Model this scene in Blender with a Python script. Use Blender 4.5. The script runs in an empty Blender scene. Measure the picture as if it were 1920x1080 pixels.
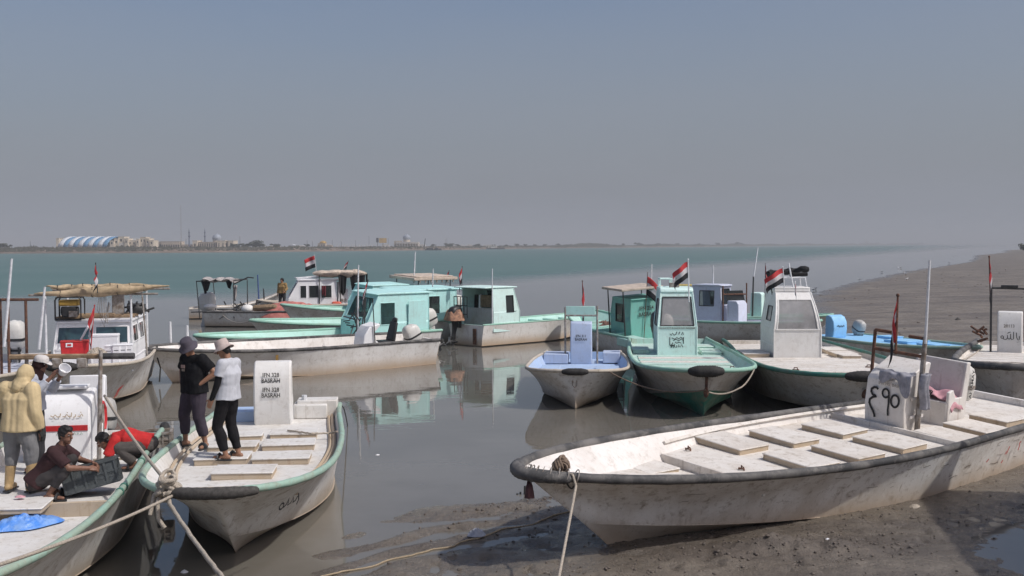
import bpy, bmesh, math, random
import numpy as np
from mathutils import Vector, Matrix, Quaternion, noise as mnoise

sc = bpy.context.scene
COL = sc.collection
R = math.radians
rnd = random.Random(7)

# ------------------------------------------------------------------ camera
FPX = 2050.0
PITCH, ROLL, CAMH = R(2.207), R(0.27), 4.0
_Fw = Vector((0, math.cos(PITCH), -math.sin(PITCH)))
_U0 = Vector((0, math.sin(PITCH), math.cos(PITCH)))
_R0 = Vector((1, 0, 0))
_Rt = math.cos(ROLL) * _R0 - math.sin(ROLL) * _U0
_Up = math.sin(ROLL) * _R0 + math.cos(ROLL) * _U0
cam_d = bpy.data.cameras.new('camera')
cam = bpy.data.objects.new('camera', cam_d)
COL.objects.link(cam)
m = Matrix.Identity(4)
for i in range(3):
    m[i][0], m[i][1], m[i][2] = _Rt[i], _Up[i], -_Fw[i]
m[0][3], m[1][3], m[2][3] = 0, 0, CAMH
cam.matrix_world = m
cam_d.sensor_width = 36
cam_d.lens = FPX / 1920 * 36
cam_d.clip_start = 0.1
cam_d.clip_end = 30000
sc.camera = cam


def ray(px, py):
    return _Fw + (px - 960) / FPX * _Rt + (540 - py) / FPX * _Up


def at(px, py, z=0.0):
    d = ray(px, py)
    t = (z - CAMH) / d.z
    return Vector((d.x * t, d.y * t, z))


def atY(px, py, Y):
    d = ray(px, py)
    t = Y / d.y
    return Vector((d.x * t, Y, CAMH + d.z * t))


# ------------------------------------------------------------------ world / sun
SUN_AZ = Vector((0.91, -0.41, 0)).normalized()
SUN_EL = R(50)
w = bpy.data.worlds.new('World')
sc.world = w
w.use_nodes = True
nt = w.node_tree
nt.nodes.clear()
out = nt.nodes.new('ShaderNodeOutputWorld')
bg = nt.nodes.new('ShaderNodeBackground')
sky = nt.nodes.new('ShaderNodeTexSky')
sky.sky_type = 'NISHITA'
sky.sun_disc = False
sky.sun_elevation = SUN_EL
sky.sun_rotation = math.atan2(SUN_AZ.x, SUN_AZ.y)
sky.altitude = 0
sky.air_density = 1.0
sky.dust_density = 4.0
sky.ozone_density = 2.0
hsv = nt.nodes.new('ShaderNodeHueSaturation')
hsv.inputs['Saturation'].default_value = 1.0
tint = nt.nodes.new('ShaderNodeMix')
tint.data_type = 'RGBA'
tint.blend_type = 'MULTIPLY'
tint.inputs[0].default_value = 1.0
tint.inputs[7].default_value = (0.98, 0.97, 1.02, 1)
nt.links.new(sky.outputs[0], hsv.inputs['Color'])
nt.links.new(hsv.outputs[0], tint.inputs[6])
tcw = nt.nodes.new('ShaderNodeTexCoord')
sepw = nt.nodes.new('ShaderNodeSeparateXYZ')
nt.links.new(tcw.outputs['Generated'], sepw.inputs[0])
mrw = nt.nodes.new('ShaderNodeMapRange')
mrw.inputs[1].default_value, mrw.inputs[2].default_value = 0.0, 0.26
mrw.inputs[3].default_value, mrw.inputs[4].default_value = 1.0, 0.06
nt.links.new(sepw.outputs[2], mrw.inputs[0])
dust = nt.nodes.new('ShaderNodeMix')
dust.data_type = 'RGBA'
wn = nt.nodes.new('ShaderNodeTexNoise')
wmap = nt.nodes.new('ShaderNodeMapping')
wmap.inputs['Scale'].default_value = (1.6, 1.6, 9.0)
nt.links.new(tcw.outputs['Generated'], wmap.inputs[0])
nt.links.new(wmap.outputs[0], wn.inputs['Vector'])
wn.inputs['Scale'].default_value = 1.5
wn.inputs['Detail'].default_value = 5
wadd = nt.nodes.new('ShaderNodeMath')
wadd.operation = 'MULTIPLY_ADD'
wadd.use_clamp = True
nt.links.new(wn.outputs[0], wadd.inputs[0])
wadd.inputs[1].default_value = .45
woff = nt.nodes.new('ShaderNodeMath')
woff.operation = 'SUBTRACT'
nt.links.new(mrw.outputs[0], woff.inputs[0])
woff.inputs[1].default_value = .225
nt.links.new(woff.outputs[0], wadd.inputs[2])
nt.links.new(wadd.outputs[0], dust.inputs[0])
nt.links.new(tint.outputs[2], dust.inputs[6])
dust.inputs[7].default_value = (2.62, 2.84, 3.32, 1)
nt.links.new(dust.outputs[2], bg.inputs[0])
bg.inputs[1].default_value = 0.106
nt.links.new(bg.outputs[0], out.inputs[0])

sun_d = bpy.data.lights.new('sun', 'SUN')
sun_d.energy = 2.85
sun_d.angle = R(1.2)
sun_d.color = (1.0, 0.965, 0.915)
sun = bpy.data.objects.new('sun', sun_d)
COL.objects.link(sun)
to_sun = SUN_AZ * math.cos(SUN_EL) + Vector((0, 0, math.sin(SUN_EL)))
sun.rotation_euler = to_sun.to_track_quat('Z', 'Y').to_euler()
sun.location = (0, 0, 50)

sc.view_settings.view_transform = 'Standard'
sc.view_settings.look = 'None'
sc.view_settings.exposure = 0
sc.view_settings.gamma = 1
sc.view_settings.use_curve_mapping = False
sc.cycles.max_bounces = 6
sc.cycles.transparent_max_bounces = 12
sc.cycles.volume_bounces = 0
sc.cycles.caustics_reflective = False
sc.cycles.caustics_refractive = False


# ------------------------------------------------------------------ materials
class NT:
    def __init__(s, name):
        s.mat = bpy.data.materials.new(name)
        s.mat.use_nodes = True
        s.t = s.mat.node_tree
        s.b = s.t.nodes['Principled BSDF']

    def n(s, typ, **kw):
        nd = s.t.nodes.new('ShaderNode' + typ)
        for k, v in kw.items():
            setattr(nd, k, v)
        return nd

    def l(s, a, b):
        s.t.links.new(a, b)

    def val(s, sock, v):
        if isinstance(v, (int, float, tuple, list)):
            sock.default_value = v
        else:
            s.l(v, sock)

    def coord(s, scale=(1, 1, 1), rand=True):
        tc = s.n('TexCoord')
        src = tc.outputs['Object']
        if rand:
            oi = s.n('ObjectInfo')
            sc_ = s.n('Math', operation='MULTIPLY')
            s.l(oi.outputs['Random'], sc_.inputs[0])
            sc_.inputs[1].default_value = 37.0
            ad = s.n('VectorMath', operation='ADD')
            s.l(src, ad.inputs[0])
            s.l(sc_.outputs[0], ad.inputs[1])
            src = ad.outputs[0]
        mp = s.n('Mapping')
        s.l(src, mp.inputs[0])
        mp.inputs['Scale'].default_value = scale
        return mp.outputs[0]

    def noise(s, vec, scale, detail=4, rough=.6, dist=0):
        nd = s.n('TexNoise')
        s.l(vec, nd.inputs['Vector'])
        nd.inputs['Scale'].default_value = scale
        nd.inputs['Detail'].default_value = detail
        nd.inputs['Roughness'].default_value = rough
        nd.inputs['Distortion'].default_value = dist
        return nd.outputs[0]

    def ramp(s, f, a, b, va=0., vb=1.):
        nd = s.n('MapRange', interpolation_type='SMOOTHSTEP')
        s.l(f, nd.inputs[0])
        nd.inputs[1].default_value = a
        nd.inputs[2].default_value = b
        nd.inputs[3].default_value = va
        nd.inputs[4].default_value = vb
        return nd.outputs[0]

    def math(s, op, a, b=0.):
        nd = s.n('Math', operation=op)
        s.val(nd.inputs[0], a)
        s.val(nd.inputs[1], b)
        return nd.outputs[0]

    def mix(s, f, a, b):
        nd = s.n('Mix', data_type='RGBA')
        s.val(nd.inputs[0], f)
        s.val(nd.inputs[6], (*a, 1) if isinstance(a, tuple) and len(a) == 3 else a)
        s.val(nd.inputs[7], (*b, 1) if isinstance(b, tuple) and len(b) == 3 else b)
        return nd.outputs[2]

    def bump(s, h, strength, dist=.02):
        nd = s.n('Bump')
        nd.inputs['Strength'].default_value = strength
        nd.inputs['Distance'].default_value = dist
        s.l(h, nd.inputs['Height'])
        s.l(nd.outputs[0], s.b.inputs['Normal'])
        return nd


def scl(c, k):
    return tuple(x * k for x in c)


_mats = {}


def plain(name, col, rough=.6, var=.25, scale=12, metal=0., bump=.15, spec=.4, col2=None, dist=.01):
    if name in _mats:
        return _mats[name]
    g = NT(name)
    v = g.coord()
    n1 = g.noise(v, scale, 5)
    c = g.mix(g.ramp(n1, .3, .7), scl(col, 1 - var) if col2 is None else col2, scl(col, 1 + var * .3))
    g.l(c, g.b.inputs['Base Color'])
    n2 = g.noise(v, scale * 3, 3)
    g.l(g.ramp(n2, .2, .8, rough * .8, min(1, rough * 1.2)), g.b.inputs['Roughness'])
    g.b.inputs['Metallic'].default_value = metal
    g.b.inputs['Specular IOR Level'].default_value = spec
    if bump:
        g.bump(n2, bump, dist)
    _mats[name] = g.mat
    return g.mat


def fiberglass(name, col, dirt=.6, grime=(.20, .155, .11), stain=0., rough=.42, low=None, lowz=.3, lowslope=0., lowx=0., stcol=(.30, .22, .14), rust=.25):
    """painted glass fibre with scuffs, vertical run marks and a silt line"""
    if name in _mats:
        return _mats[name]
    g = NT(name)
    v = g.coord()
    tc = g.n('TexCoord')
    sep = g.n('SeparateXYZ')
    g.l(tc.outputs['Object'], sep.inputs[0])
    big = g.noise(v, 1.3, 6, .65, .3)
    mid = g.noise(v, 5.5, 6, .75, .12)
    fine = g.noise(v, 38, 4, .7)
    vs = g.coord((5, 5, .45))
    run = g.noise(vs, 2.4, 5, .65, .1)
    base = col
    if low is not None:
        h = g.math('ADD', sep.outputs[2], g.math('MULTIPLY', g.math('SUBTRACT', sep.outputs[0], lowx), -lowslope))
        base = g.mix(g.ramp(g.math('ADD', h, g.math('MULTIPLY', g.math('SUBTRACT', mid, .5), .05)), lowz - .012, lowz + .012), low, col)
    c = g.mix(g.math('MULTIPLY', g.ramp(big, .38, .68), .45 * dirt), base, scl(grime, 1.75))
    c = g.mix(g.math('MULTIPLY', g.ramp(mid, .50, .72), .75 * dirt), c, scl(grime, 1.25))
    c = g.mix(g.math('MULTIPLY', g.ramp(run, .56, .72), .55 * dirt), c, grime)
    c = g.mix(g.math('MULTIPLY', g.ramp(fine, .60, .74), .5 * dirt), c, scl(grime, .6))
    if rust:
        rn = g.noise(vs, 1.1, 3, .6)
        c = g.mix(g.math('MULTIPLY', g.ramp(rn, .66, .74), rust), c, (.23, .105, .04))
    if stain:
        wl = g.ramp(g.math('ADD', sep.outputs[2], g.math('MULTIPLY', g.math('SUBTRACT', mid, .5), .25)), .02, stain, 1, 0)
        c = g.mix(g.math('MULTIPLY', wl, .85), c, stcol)
        wl2 = g.ramp(g.math('ADD', sep.outputs[2], g.math('MULTIPLY', g.math('SUBTRACT', mid, .5), .06)), .0, .07, 1, 0)
        c = g.mix(g.math('MULTIPLY', wl2, .85), c, (.075, .058, .042))
    g.l(c, g.b.inputs['Base Color'])
    g.l(g.ramp(mid, .3, .7, rough, min(.9, rough + .35)), g.b.inputs['Roughness'])
    g.b.inputs['Specular IOR Level'].default_value = .4
    hh = g.math('ADD', g.math('MULTIPLY', big, .9), g.math('MULTIPLY', fine, .06))
    g.bump(hh, .35, .03)
    _mats[name] = g.mat
    return g.mat


def glass_mat(name, col, alpha=.55, base=(.03, .035, .035), rough=.06):
    g = NT(name)
    t = g.t
    o = t.nodes['Material Output']
    tr = g.n('BsdfTransparent')
    tr.inputs[0].default_value = (*col, 1)
    g.b.inputs['Base Color'].default_value = (*base, 1)
    g.b.inputs['Roughness'].default_value = rough
    mx = g.n('MixShader')
    fr = g.n('Fresnel')
    fr.inputs[0].default_value = 1.5
    v = g.coord()
    dirt = g.noise(v, 3.5, 4)
    f = g.math('ADD', g.math('MULTIPLY', fr.outputs[0], .8), g.ramp(dirt, .3, .8, 1 - alpha - .1, 1 - alpha + .15))
    f = g.math('MINIMUM', f, 1.)
    g.l(f, mx.inputs[0])
    g.l(tr.outputs[0], mx.inputs[1])
    g.l(g.b.outputs[0], mx.inputs[2])
    g.l(mx.outputs[0], o.inputs[0])
    return g.mat


WHITE = fiberglass('white_gelcoat', (.74, .71, .68), .5, stain=.5)
WHITE_HULL = fiberglass('white_hull_paint', (.82, .80, .77), .95, stain=.6, stcol=(.40, .29, .19))
GREY_HULL = fiberglass('grey_hull_paint', (.74, .73, .71), .9, stain=.5, stcol=(.34, .26, .18))
PALE_HULL = fiberglass('chalky_hull_paint', (.82, .80, .78), .55, stain=.55, stcol=(.42, .30, .19))
GREEN_HULL = fiberglass('grey_hull_green_bottom', (.62, .60, .57), .85, stain=0, low=(.015, .17, .125), lowz=.30, lowslope=.16, lowx=3.2)
MINT_HULL = fiberglass('white_hull_mint_bow', (.76, .74, .71), .55, stain=.5, stcol=(.42, .30, .19))
DECK = fiberglass('white_deck_paint', (.67, .655, .63), .72, grime=(.25, .21, .165), rough=.6, rust=.12)
DECK_WORN = fiberglass('worn_deck_paint', (.69, .655, .61), .85, grime=(.25, .205, .16), rough=.65, rust=.25)
DECK_EDGE = fiberglass('worn_hatch_edge', (.46, .38, .29), .75, grime=(.27, .19, .11), rough=.7)  # worn tan, darkened so the colour carries the shade of hatch sides
DECK_GREY = fiberglass('grey_deck_paint', (.43, .42, .42), .8, rough=.6)
DECK_LAV = fiberglass('lavender_deck_paint', (.58, .60, .68), .5, rough=.5)
DECK_MINT = fiberglass('mint_deck_paint', (.48, .66, .60), .6, grime=(.30, .25, .19), rough=.5)
DECK_GREEN = fiberglass('green_deck_paint', (.25, .54, .45), .4, rough=.5)
DECK_PALEGREEN = fiberglass('pale_green_deck_paint', (.44, .68, .61), .3, rough=.5)
DECK_BLUE = fiberglass('light_blue_deck_paint', (.40, .53, .74), .4, rough=.5)
SKY_BLUE = fiberglass('bright_blue_deck_paint', (.28, .56, .84), .25, rough=.45)
BLUE_CONSOLE = fiberglass('lavender_blue_paint', (.45, .53, .69), .35, rough=.45)
AQUA = fiberglass('aqua_cabin_paint', (.48, .79, .77), .32, rough=.4, rust=.15)
MINT = fiberglass('pale_mint_cabin_paint', (.64, .84, .80), .34, rough=.4, rust=.18)
MINT2 = fiberglass('mint_cabin_paint', (.42, .66, .62), .3, rough=.4, rust=.08)
TEAL = fiberglass('sea_green_cabin_paint', (.20, .48, .42), .35, rough=.45)
CREAM = fiberglass('off_white_cabin_paint', (.76, .75, .73), .35, rough=.4, rust=.1)
CABWHITE = fiberglass('white_cabin_paint', (.80, .80, .81), .22, rough=.35, rust=.15)
LAVENDER = fiberglass('pale_lavender_paint', (.56, .60, .72), .3, rough=.4)
RAIL_BLACK = fiberglass('black_rubber_rail', (.045, .045, .047), 1.1, grime=(.17, .16, .15), rough=.6, rust=0)
RAIL_GREEN = fiberglass('green_rail_paint', (.29, .44, .365), .75, rough=.5, rust=.05)
RAIL_DKGREEN = fiberglass('dark_green_rail_paint', (.045, .19, .15), .6, rough=.5, rust=.05)
RAIL_MINT = fiberglass('mint_rail_paint', (.27, .49, .40), .5, rough=.5, rust=.05)
RAIL_TAN = fiberglass('pale_wood_rail', (.50, .45, .38), .8, rough=.6)
RUBBER = plain('fender_rubber', (.035, .033, .032), .75, .4, 20, bump=.4)
RUST = plain('rusty_pipe', (.16, .075, .045), .8, .5, 14, col2=(.06, .035, .028), bump=.4)
GREYPIPE = plain('weathered_pipe', (.33, .31, .29), .6, .4, 10, col2=(.17, .13, .10))
DARKPIPE = plain('dark_pipe', (.05, .05, .05), .5, .3)
WHITEPIPE = plain('white_pole_paint', (.68, .69, .71), .45, .15)
ENG_WHITE = fiberglass('engine_cowl_paint', (.62, .61, .58), .35, rough=.35, rust=.05)
ENG_GREY = fiberglass('engine_grey_paint', (.44, .43, .41), .35, rough=.35)
ENG_DARK = plain('engine_black', (.03, .03, .032), .45, .3)
STEEL = plain('scratched_steel', (.42, .42, .42), .4, .2, metal=.8)
BLACK = plain('black_paint', (.016, .016, .018), .55, .2, bump=.05)
SEATBLACK = plain('black_vinyl', (.028, .028, .03), .5, .3)
SEATGREY = plain('dark_grey_vinyl', (.05, .05, .052), .55, .3)
REDP = plain('red_plastic', (.55, .03, .035), .4, .2)
REDPAINT = plain('red_paint', (.50, .035, .03), .5, .2)
FOAM = plain('white_foam', (.78, .78, .80), .8, .06, bump=.05)
ORANGE = plain('orange_red_plastic', (.66, .12, .07), .5, .25)
ROPE = plain('pale_rope', (.46, .40, .33), .9, .35, 60, bump=.8)
ROPE_YELLOW = plain('straw_rope', (.42, .33, .22), .9, .3, 60, bump=.8)
BLACKCABLE = plain('black_cable', (.02, .02, .02), .6, .2)
CANVAS = plain('tan_canvas', (.47, .36, .23), .9, .35, 5, bump=.4, dist=.03)
CANVAS_GREY = plain('pale_grey_canvas', (.42, .39, .38), .9, .35, 5, bump=.4, dist=.03)
CANVAS_BEIGE = plain('beige_canvas', (.55, .46, .38), .9, .25, 5, bump=.4, dist=.03)
DARKCLOTH = plain('dark_cloth', (.018, .018, .02), .95, .3, 8, bump=.3)
PINKTARP = plain('faded_red_tarp', (.50, .19, .16), .8, .3, 5, bump=.4, col2=(.40, .13, .11), dist=.03)
BLUETARP = plain('blue_plastic_sheet', (.05, .20, .62), .35, .4, 7, bump=.4, col2=(.22, .38, .70), dist=.03)
PINKCLOTH = plain('pink_cloth', (.62, .33, .37), .9, .25, 9)
GREYCLOTH = plain('grey_blue_cloth', (.30, .30, .34), .95, .3, 9)
BROWNCLOTH = plain('orange_brown_cloth', (.44, .24, .15), .95, .4, 7, col2=(.20, .12, .09), bump=.5, dist=.03)
WOOD = plain('weathered_wood', (.30, .21, .13), .8, .4, 9, bump=.4)
CRATE = plain('grey_plastic_crate', (.075, .085, .088), .55, .25, 14)
SKIN = plain('skin', (.28, .145, .09), .5, .12, 20, bump=.1)
SKIN_D = plain('darker_skin', (.20, .10, .065), .5, .12, 20, bump=.1)
HAIR = plain('black_hair', (.012, .010, .010), .5, .4, 60, bump=.6)
EYEW = plain('eye_white', (.55, .53, .50), .3, .05, bump=0)
GLASS = glass_mat('cabin_glass', (.55, .66, .66), .62)
GLASS_D = glass_mat('smoked_glass', (.16, .17, .18), .40)
GLASS_P = glass_mat('dusty_glass', (.62, .60, .60), .40, (.34, .33, .33), .35)


def cloth(name, col, var=.18, scale=9, bump=.35):
    return plain(name, col, .92, var, scale, bump=bump, spec=.15, dist=.012)


# ------------------------------------------------------------------ mesh building
class MB:
    def __init__(s):
        s.v, s.f, s.m = [], [], []
        s.T = Matrix.Identity(4)

    def add(s, verts, faces, mi=0):
        o = len(s.v)
        T = s.T
        s.v.extend([tuple(T @ Vector(p)) for p in verts])
        s.f.extend([tuple(i + o for i in f) for f in faces])
        s.m.extend([mi] * len(faces))

    def box(s, c, d, M=None, mi=0, taper=1.0):
        hx, hy, hz = d[0] / 2, d[1] / 2, d[2] / 2
        vs = []
        for z, k in ((-hz, 1), (hz, taper)):
            for x, y in ((-hx, -hy), (hx, -hy), (hx, hy), (-hx, hy)):
                p = Vector((x * k, y * k, z))
                if M is not None:
                    p = M @ p
                vs.append(p + Vector(c))
        s.add(vs, [(3, 2, 1, 0), (4, 5, 6, 7), (0, 1, 5, 4), (1, 2, 6, 5), (2, 3, 7, 6), (3, 0, 4, 7)], mi)

    def rings(s, rings, cap0=True, cap1=True, mi=0, closed=False):
        n = len(rings[0])
        vs = [p for r in rings for p in r]
        fs = []
        k = len(rings)
        for i in range(k if closed else k - 1):
            for j in range(n):
                a, b = i * n + j, i * n + (j + 1) % n
                c, d = ((i + 1) % k) * n + (j + 1) % n, ((i + 1) % k) * n + j
                fs.append((a, b, c, d))
        if not closed:
            if cap0:
                fs.append(tuple(reversed(range(n))))
            if cap1:
                fs.append(tuple(range((k - 1) * n, k * n)))
        s.add(vs, fs, mi)

    def tube(s, pts, r, seg=8, mi=0, roundcap=False, sy=1.0, up=None):
        pts = [Vector(p) for p in pts]
        rr = list(r) if isinstance(r, (list, tuple)) else [r] * len(pts)
        if roundcap:
            d0 = (pts[0] - pts[1]).normalized()
            d1 = (pts[-1] - pts[-2]).normalized()
            P, Q = [], []
            for a in (80, 55, 28):
                P.append(pts[0] + d0 * rr[0] * math.sin(R(a)))
                Q.append(rr[0] * math.cos(R(a)))
            P += pts
            Q += rr
            for a in (28, 55, 80):
                P.append(pts[-1] + d1 * rr[-1] * math.sin(R(a)))
                Q.append(rr[-1] * math.cos(R(a)))
            pts, rr = P, Q
        n = len(pts)
        tan = []
        for i in range(n):
            t = pts[min(i + 1, n - 1)] - pts[max(i - 1, 0)]
            tan.append(t.normalized() if t.length > 1e-9 else Vector((0, 0, 1)))
        ref = Vector(up) if up is not None else (Vector((0, 0, 1)) if abs(tan[0].z) < .9 else Vector((0, 1, 0)))
        nrm = (ref - tan[0] * ref.dot(tan[0])).normalized()
        rings = []
        for i in range(n):
            if up is not None:
                ref = Vector(up)
                nn = ref - tan[i] * ref.dot(tan[i])
                if nn.length > 1e-4:
                    nrm = nn.normalized()
            else:
                nrm = (nrm - tan[i] * nrm.dot(tan[i])).normalized()
            bi = tan[i].cross(nrm)
            rings.append([pts[i] + (nrm * math.cos(2 * math.pi * j / seg) + bi * sy * math.sin(2 * math.pi * j / seg)) * rr[i] for j in range(seg)])
        s.rings(rings, mi=mi)

    def ell(s, c, rad, M=None, seg=12, rows=8, mi=0):
        rings = []
        c = Vector(c)
        for i in range(rows + 1):
            th = math.pi * (i + .001) / (rows + .002)
            ring = []
            for j in range(seg):
                ph = 2 * math.pi * j / seg
                p = Vector((rad[0] * math.sin(th) * math.cos(ph), rad[1] * math.sin(th) * math.sin(ph), -rad[2] * math.cos(th)))
                if M is not None:
                    p = M @ p
                ring.append(p + c)
            rings.append(ring)
        s.rings(rings, mi=mi)

    def prism(s, poly, axis, lo, hi, mi=0):
        """polygon in the plane across axis ('x','y','z'), extruded from lo to hi"""
        def mk(a, b, t):
            return {'y': (a, t, b), 'x': (t, a, b), 'z': (a, b, t)}[axis]
        n = len(poly)
        vs = [mk(a, b, lo) for a, b in poly] + [mk(a, b, hi) for a, b in poly]
        fs = [tuple(range(n)), tuple(reversed(range(n, 2 * n)))]
        for i in range(n):
            j = (i + 1) % n
            fs.append((j, i, n + i, n + j))
        s.add(vs, fs, mi)

    def panel(s, q, holes=(), th=.03, mi=0):
        """quad q (4 corners ccw from outside: bl, br, tr, tl) of thickness th with rectangular holes (s0,t0,s1,t1)"""
        q = [Vector(p) for p in q]
        nrm = (q[1] - q[0]).cross(q[3] - q[0]).normalized()
        xs = sorted({0., 1.} | {h[0] for h in holes} | {h[2] for h in holes})
        ys = sorted({0., 1.} | {h[1] for h in holes} | {h[3] for h in holes})

        def pt(a, b):
            return (q[0] * (1 - a) + q[1] * a) * (1 - b) + (q[3] * (1 - a) + q[2] * a) * b

        def solid(i, j):
            if i < 0 or j < 0 or i >= len(xs) - 1 or j >= len(ys) - 1:
                return False
            cx, cy = (xs[i] + xs[i + 1]) / 2, (ys[j] + ys[j + 1]) / 2
            return not any(h[0] < cx < h[2] and h[1] < cy < h[3] for h in holes)
        vs, fs = [], []
        W = len(xs)
        for b in ys:
            for a in xs:
                vs.append(pt(a, b))
        N = len(vs)
        vs += [p - nrm * th for p in vs]
        for j in range(len(ys) - 1):
            for i in range(W - 1):
                if not solid(i, j):
                    continue
                a, b, c, d = j * W + i, j * W + i + 1, (j + 1) * W + i + 1, (j + 1) * W + i
                fs.append((a, b, c, d))
                fs.append((N + d, N + c, N + b, N + a))
                if not solid(i, j - 1):
                    fs.append((b, a, N + a, N + b))
                if not solid(i, j + 1):
                    fs.append((d, c, N + c, N + d))
                if not solid(i - 1, j):
                    fs.append((a, d, N + d, N + a))
                if not solid(i + 1, j):
                    fs.append((c, b, N + b, N + c))
        s.add(vs, fs, mi)

    def ribbon(s, pts, w, o, u, v, nrm, mi=0):
        """flat painted stroke: 2-D points in the plane o + a*u + b*v, 3 mm proud"""
        o, u, v, nrm = Vector(o), Vector(u), Vector(v), Vector(nrm).normalized()
        P = [Vector((p[0], p[1])) for p in pts]
        Lr = []
        for i in range(len(P)):
            t = (P[min(i + 1, len(P) - 1)] - P[max(i - 1, 0)])
            t = t.normalized() if t.length else Vector((1, 0))
            nn = Vector((-t.y, t.x)) * w / 2
            Lr.append((P[i] + nn, P[i] - nn))
        vs = []
        for a, b in Lr:
            for p in (a, b):
                vs.append(o + u * p.x + v * p.y + nrm * .004)
        fs = [(2 * i, 2 * i + 1, 2 * i + 3, 2 * i + 2) for i in range(len(P) - 1)]
        s.add(vs, fs, mi)

    def mesh(s, name, mats, smooth=35):
        me = bpy.data.meshes.new(name)
        me.from_pydata(s.v, [], s.f)
        for mt in (mats if isinstance(mats, (list, tuple)) else [mats]):
            me.materials.append(mt)
        if any(s.m):
            me.polygons.foreach_set('material_index', s.m)
        me.validate()
        bm = bmesh.new()
        bm.from_mesh(me)
        bmesh.ops.recalc_face_normals(bm, faces=bm.faces)
        bm.to_mesh(me)
        bm.free()
        if smooth:
            me.polygons.foreach_set('use_smooth', [True] * len(me.polygons))
            me.set_sharp_from_angle(angle=R(smooth))
        me.update()
        return me

    def build(s, name, mats, parent=None, smooth=35, bevel=0., label=None):
        o = bpy.data.objects.new(name, s.mesh(name, mats, smooth))
        COL.objects.link(o)
        if parent is not None:
            o.parent = parent
        if bevel:
            b = o.modifiers.new('bevel', 'BEVEL')
            b.width = bevel
            b.segments = 2
            b.limit_method = 'ANGLE'
            b.angle_limit = R(40)
        if label:
            o['label'] = label
        return o


def link_mesh(name, me, parent=None, loc=None):
    o = bpy.data.objects.new(name, me)
    COL.objects.link(o)
    if parent is not None:
        o.parent = parent
    if loc is not None:
        o.location = loc
    return o


def empty(name, loc=(0, 0, 0), rz=0., rot=None):
    o = bpy.data.objects.new(name, None)
    o.empty_display_size = .2
    COL.objects.link(o)
    o.location = loc
    o.rotation_euler = rot if rot else (0, 0, rz)
    return o


def tag(o, label=None, cat=None, group=None, kind=None):
    if label:
        o['label'] = label
    if cat:
        o['category'] = cat
    if group:
        o['group'] = group
    if kind:
        o['kind'] = kind
    return o


def world_matrix(o):
    return Matrix.LocRotScale(o.location, o.rotation_euler, o.scale)


def text_obj(s, size, name, mat, parent, o, u, v, nrm, squash=1.0):
    """flat lettering in the plane through o (its centre) with axes u, v"""
    cu = bpy.data.curves.new('lettering', 'FONT')
    cu.body = s
    cu.size = size
    cu.align_x = 'CENTER'
    cu.align_y = 'CENTER'
    cu.resolution_u = 2
    cu.offset = size * .018
    ob = bpy.data.objects.new('lettering', cu)
    COL.objects.link(ob)
    bpy.context.view_layer.update()
    dg = bpy.context.evaluated_depsgraph_get()
    me = bpy.data.meshes.new_from_object(ob.evaluated_get(dg))
    COL.objects.unlink(ob)
    bpy.data.objects.remove(ob)
    u, v, nrm, o = Vector(u).normalized(), Vector(v).normalized(), Vector(nrm).normalized(), Vector(o)
    for vt in me.vertices:
        vt.co = o + u * vt.co.x * squash + v * vt.co.y + nrm * .005
    me.materials.clear()
    me.materials.append(mat)
    return link_mesh(name, me, parent)


# ------------------------------------------------------------------ boats
def sm(t):
    t = max(0., min(1., t))
    return t * t * (3 - 2 * t)


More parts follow.
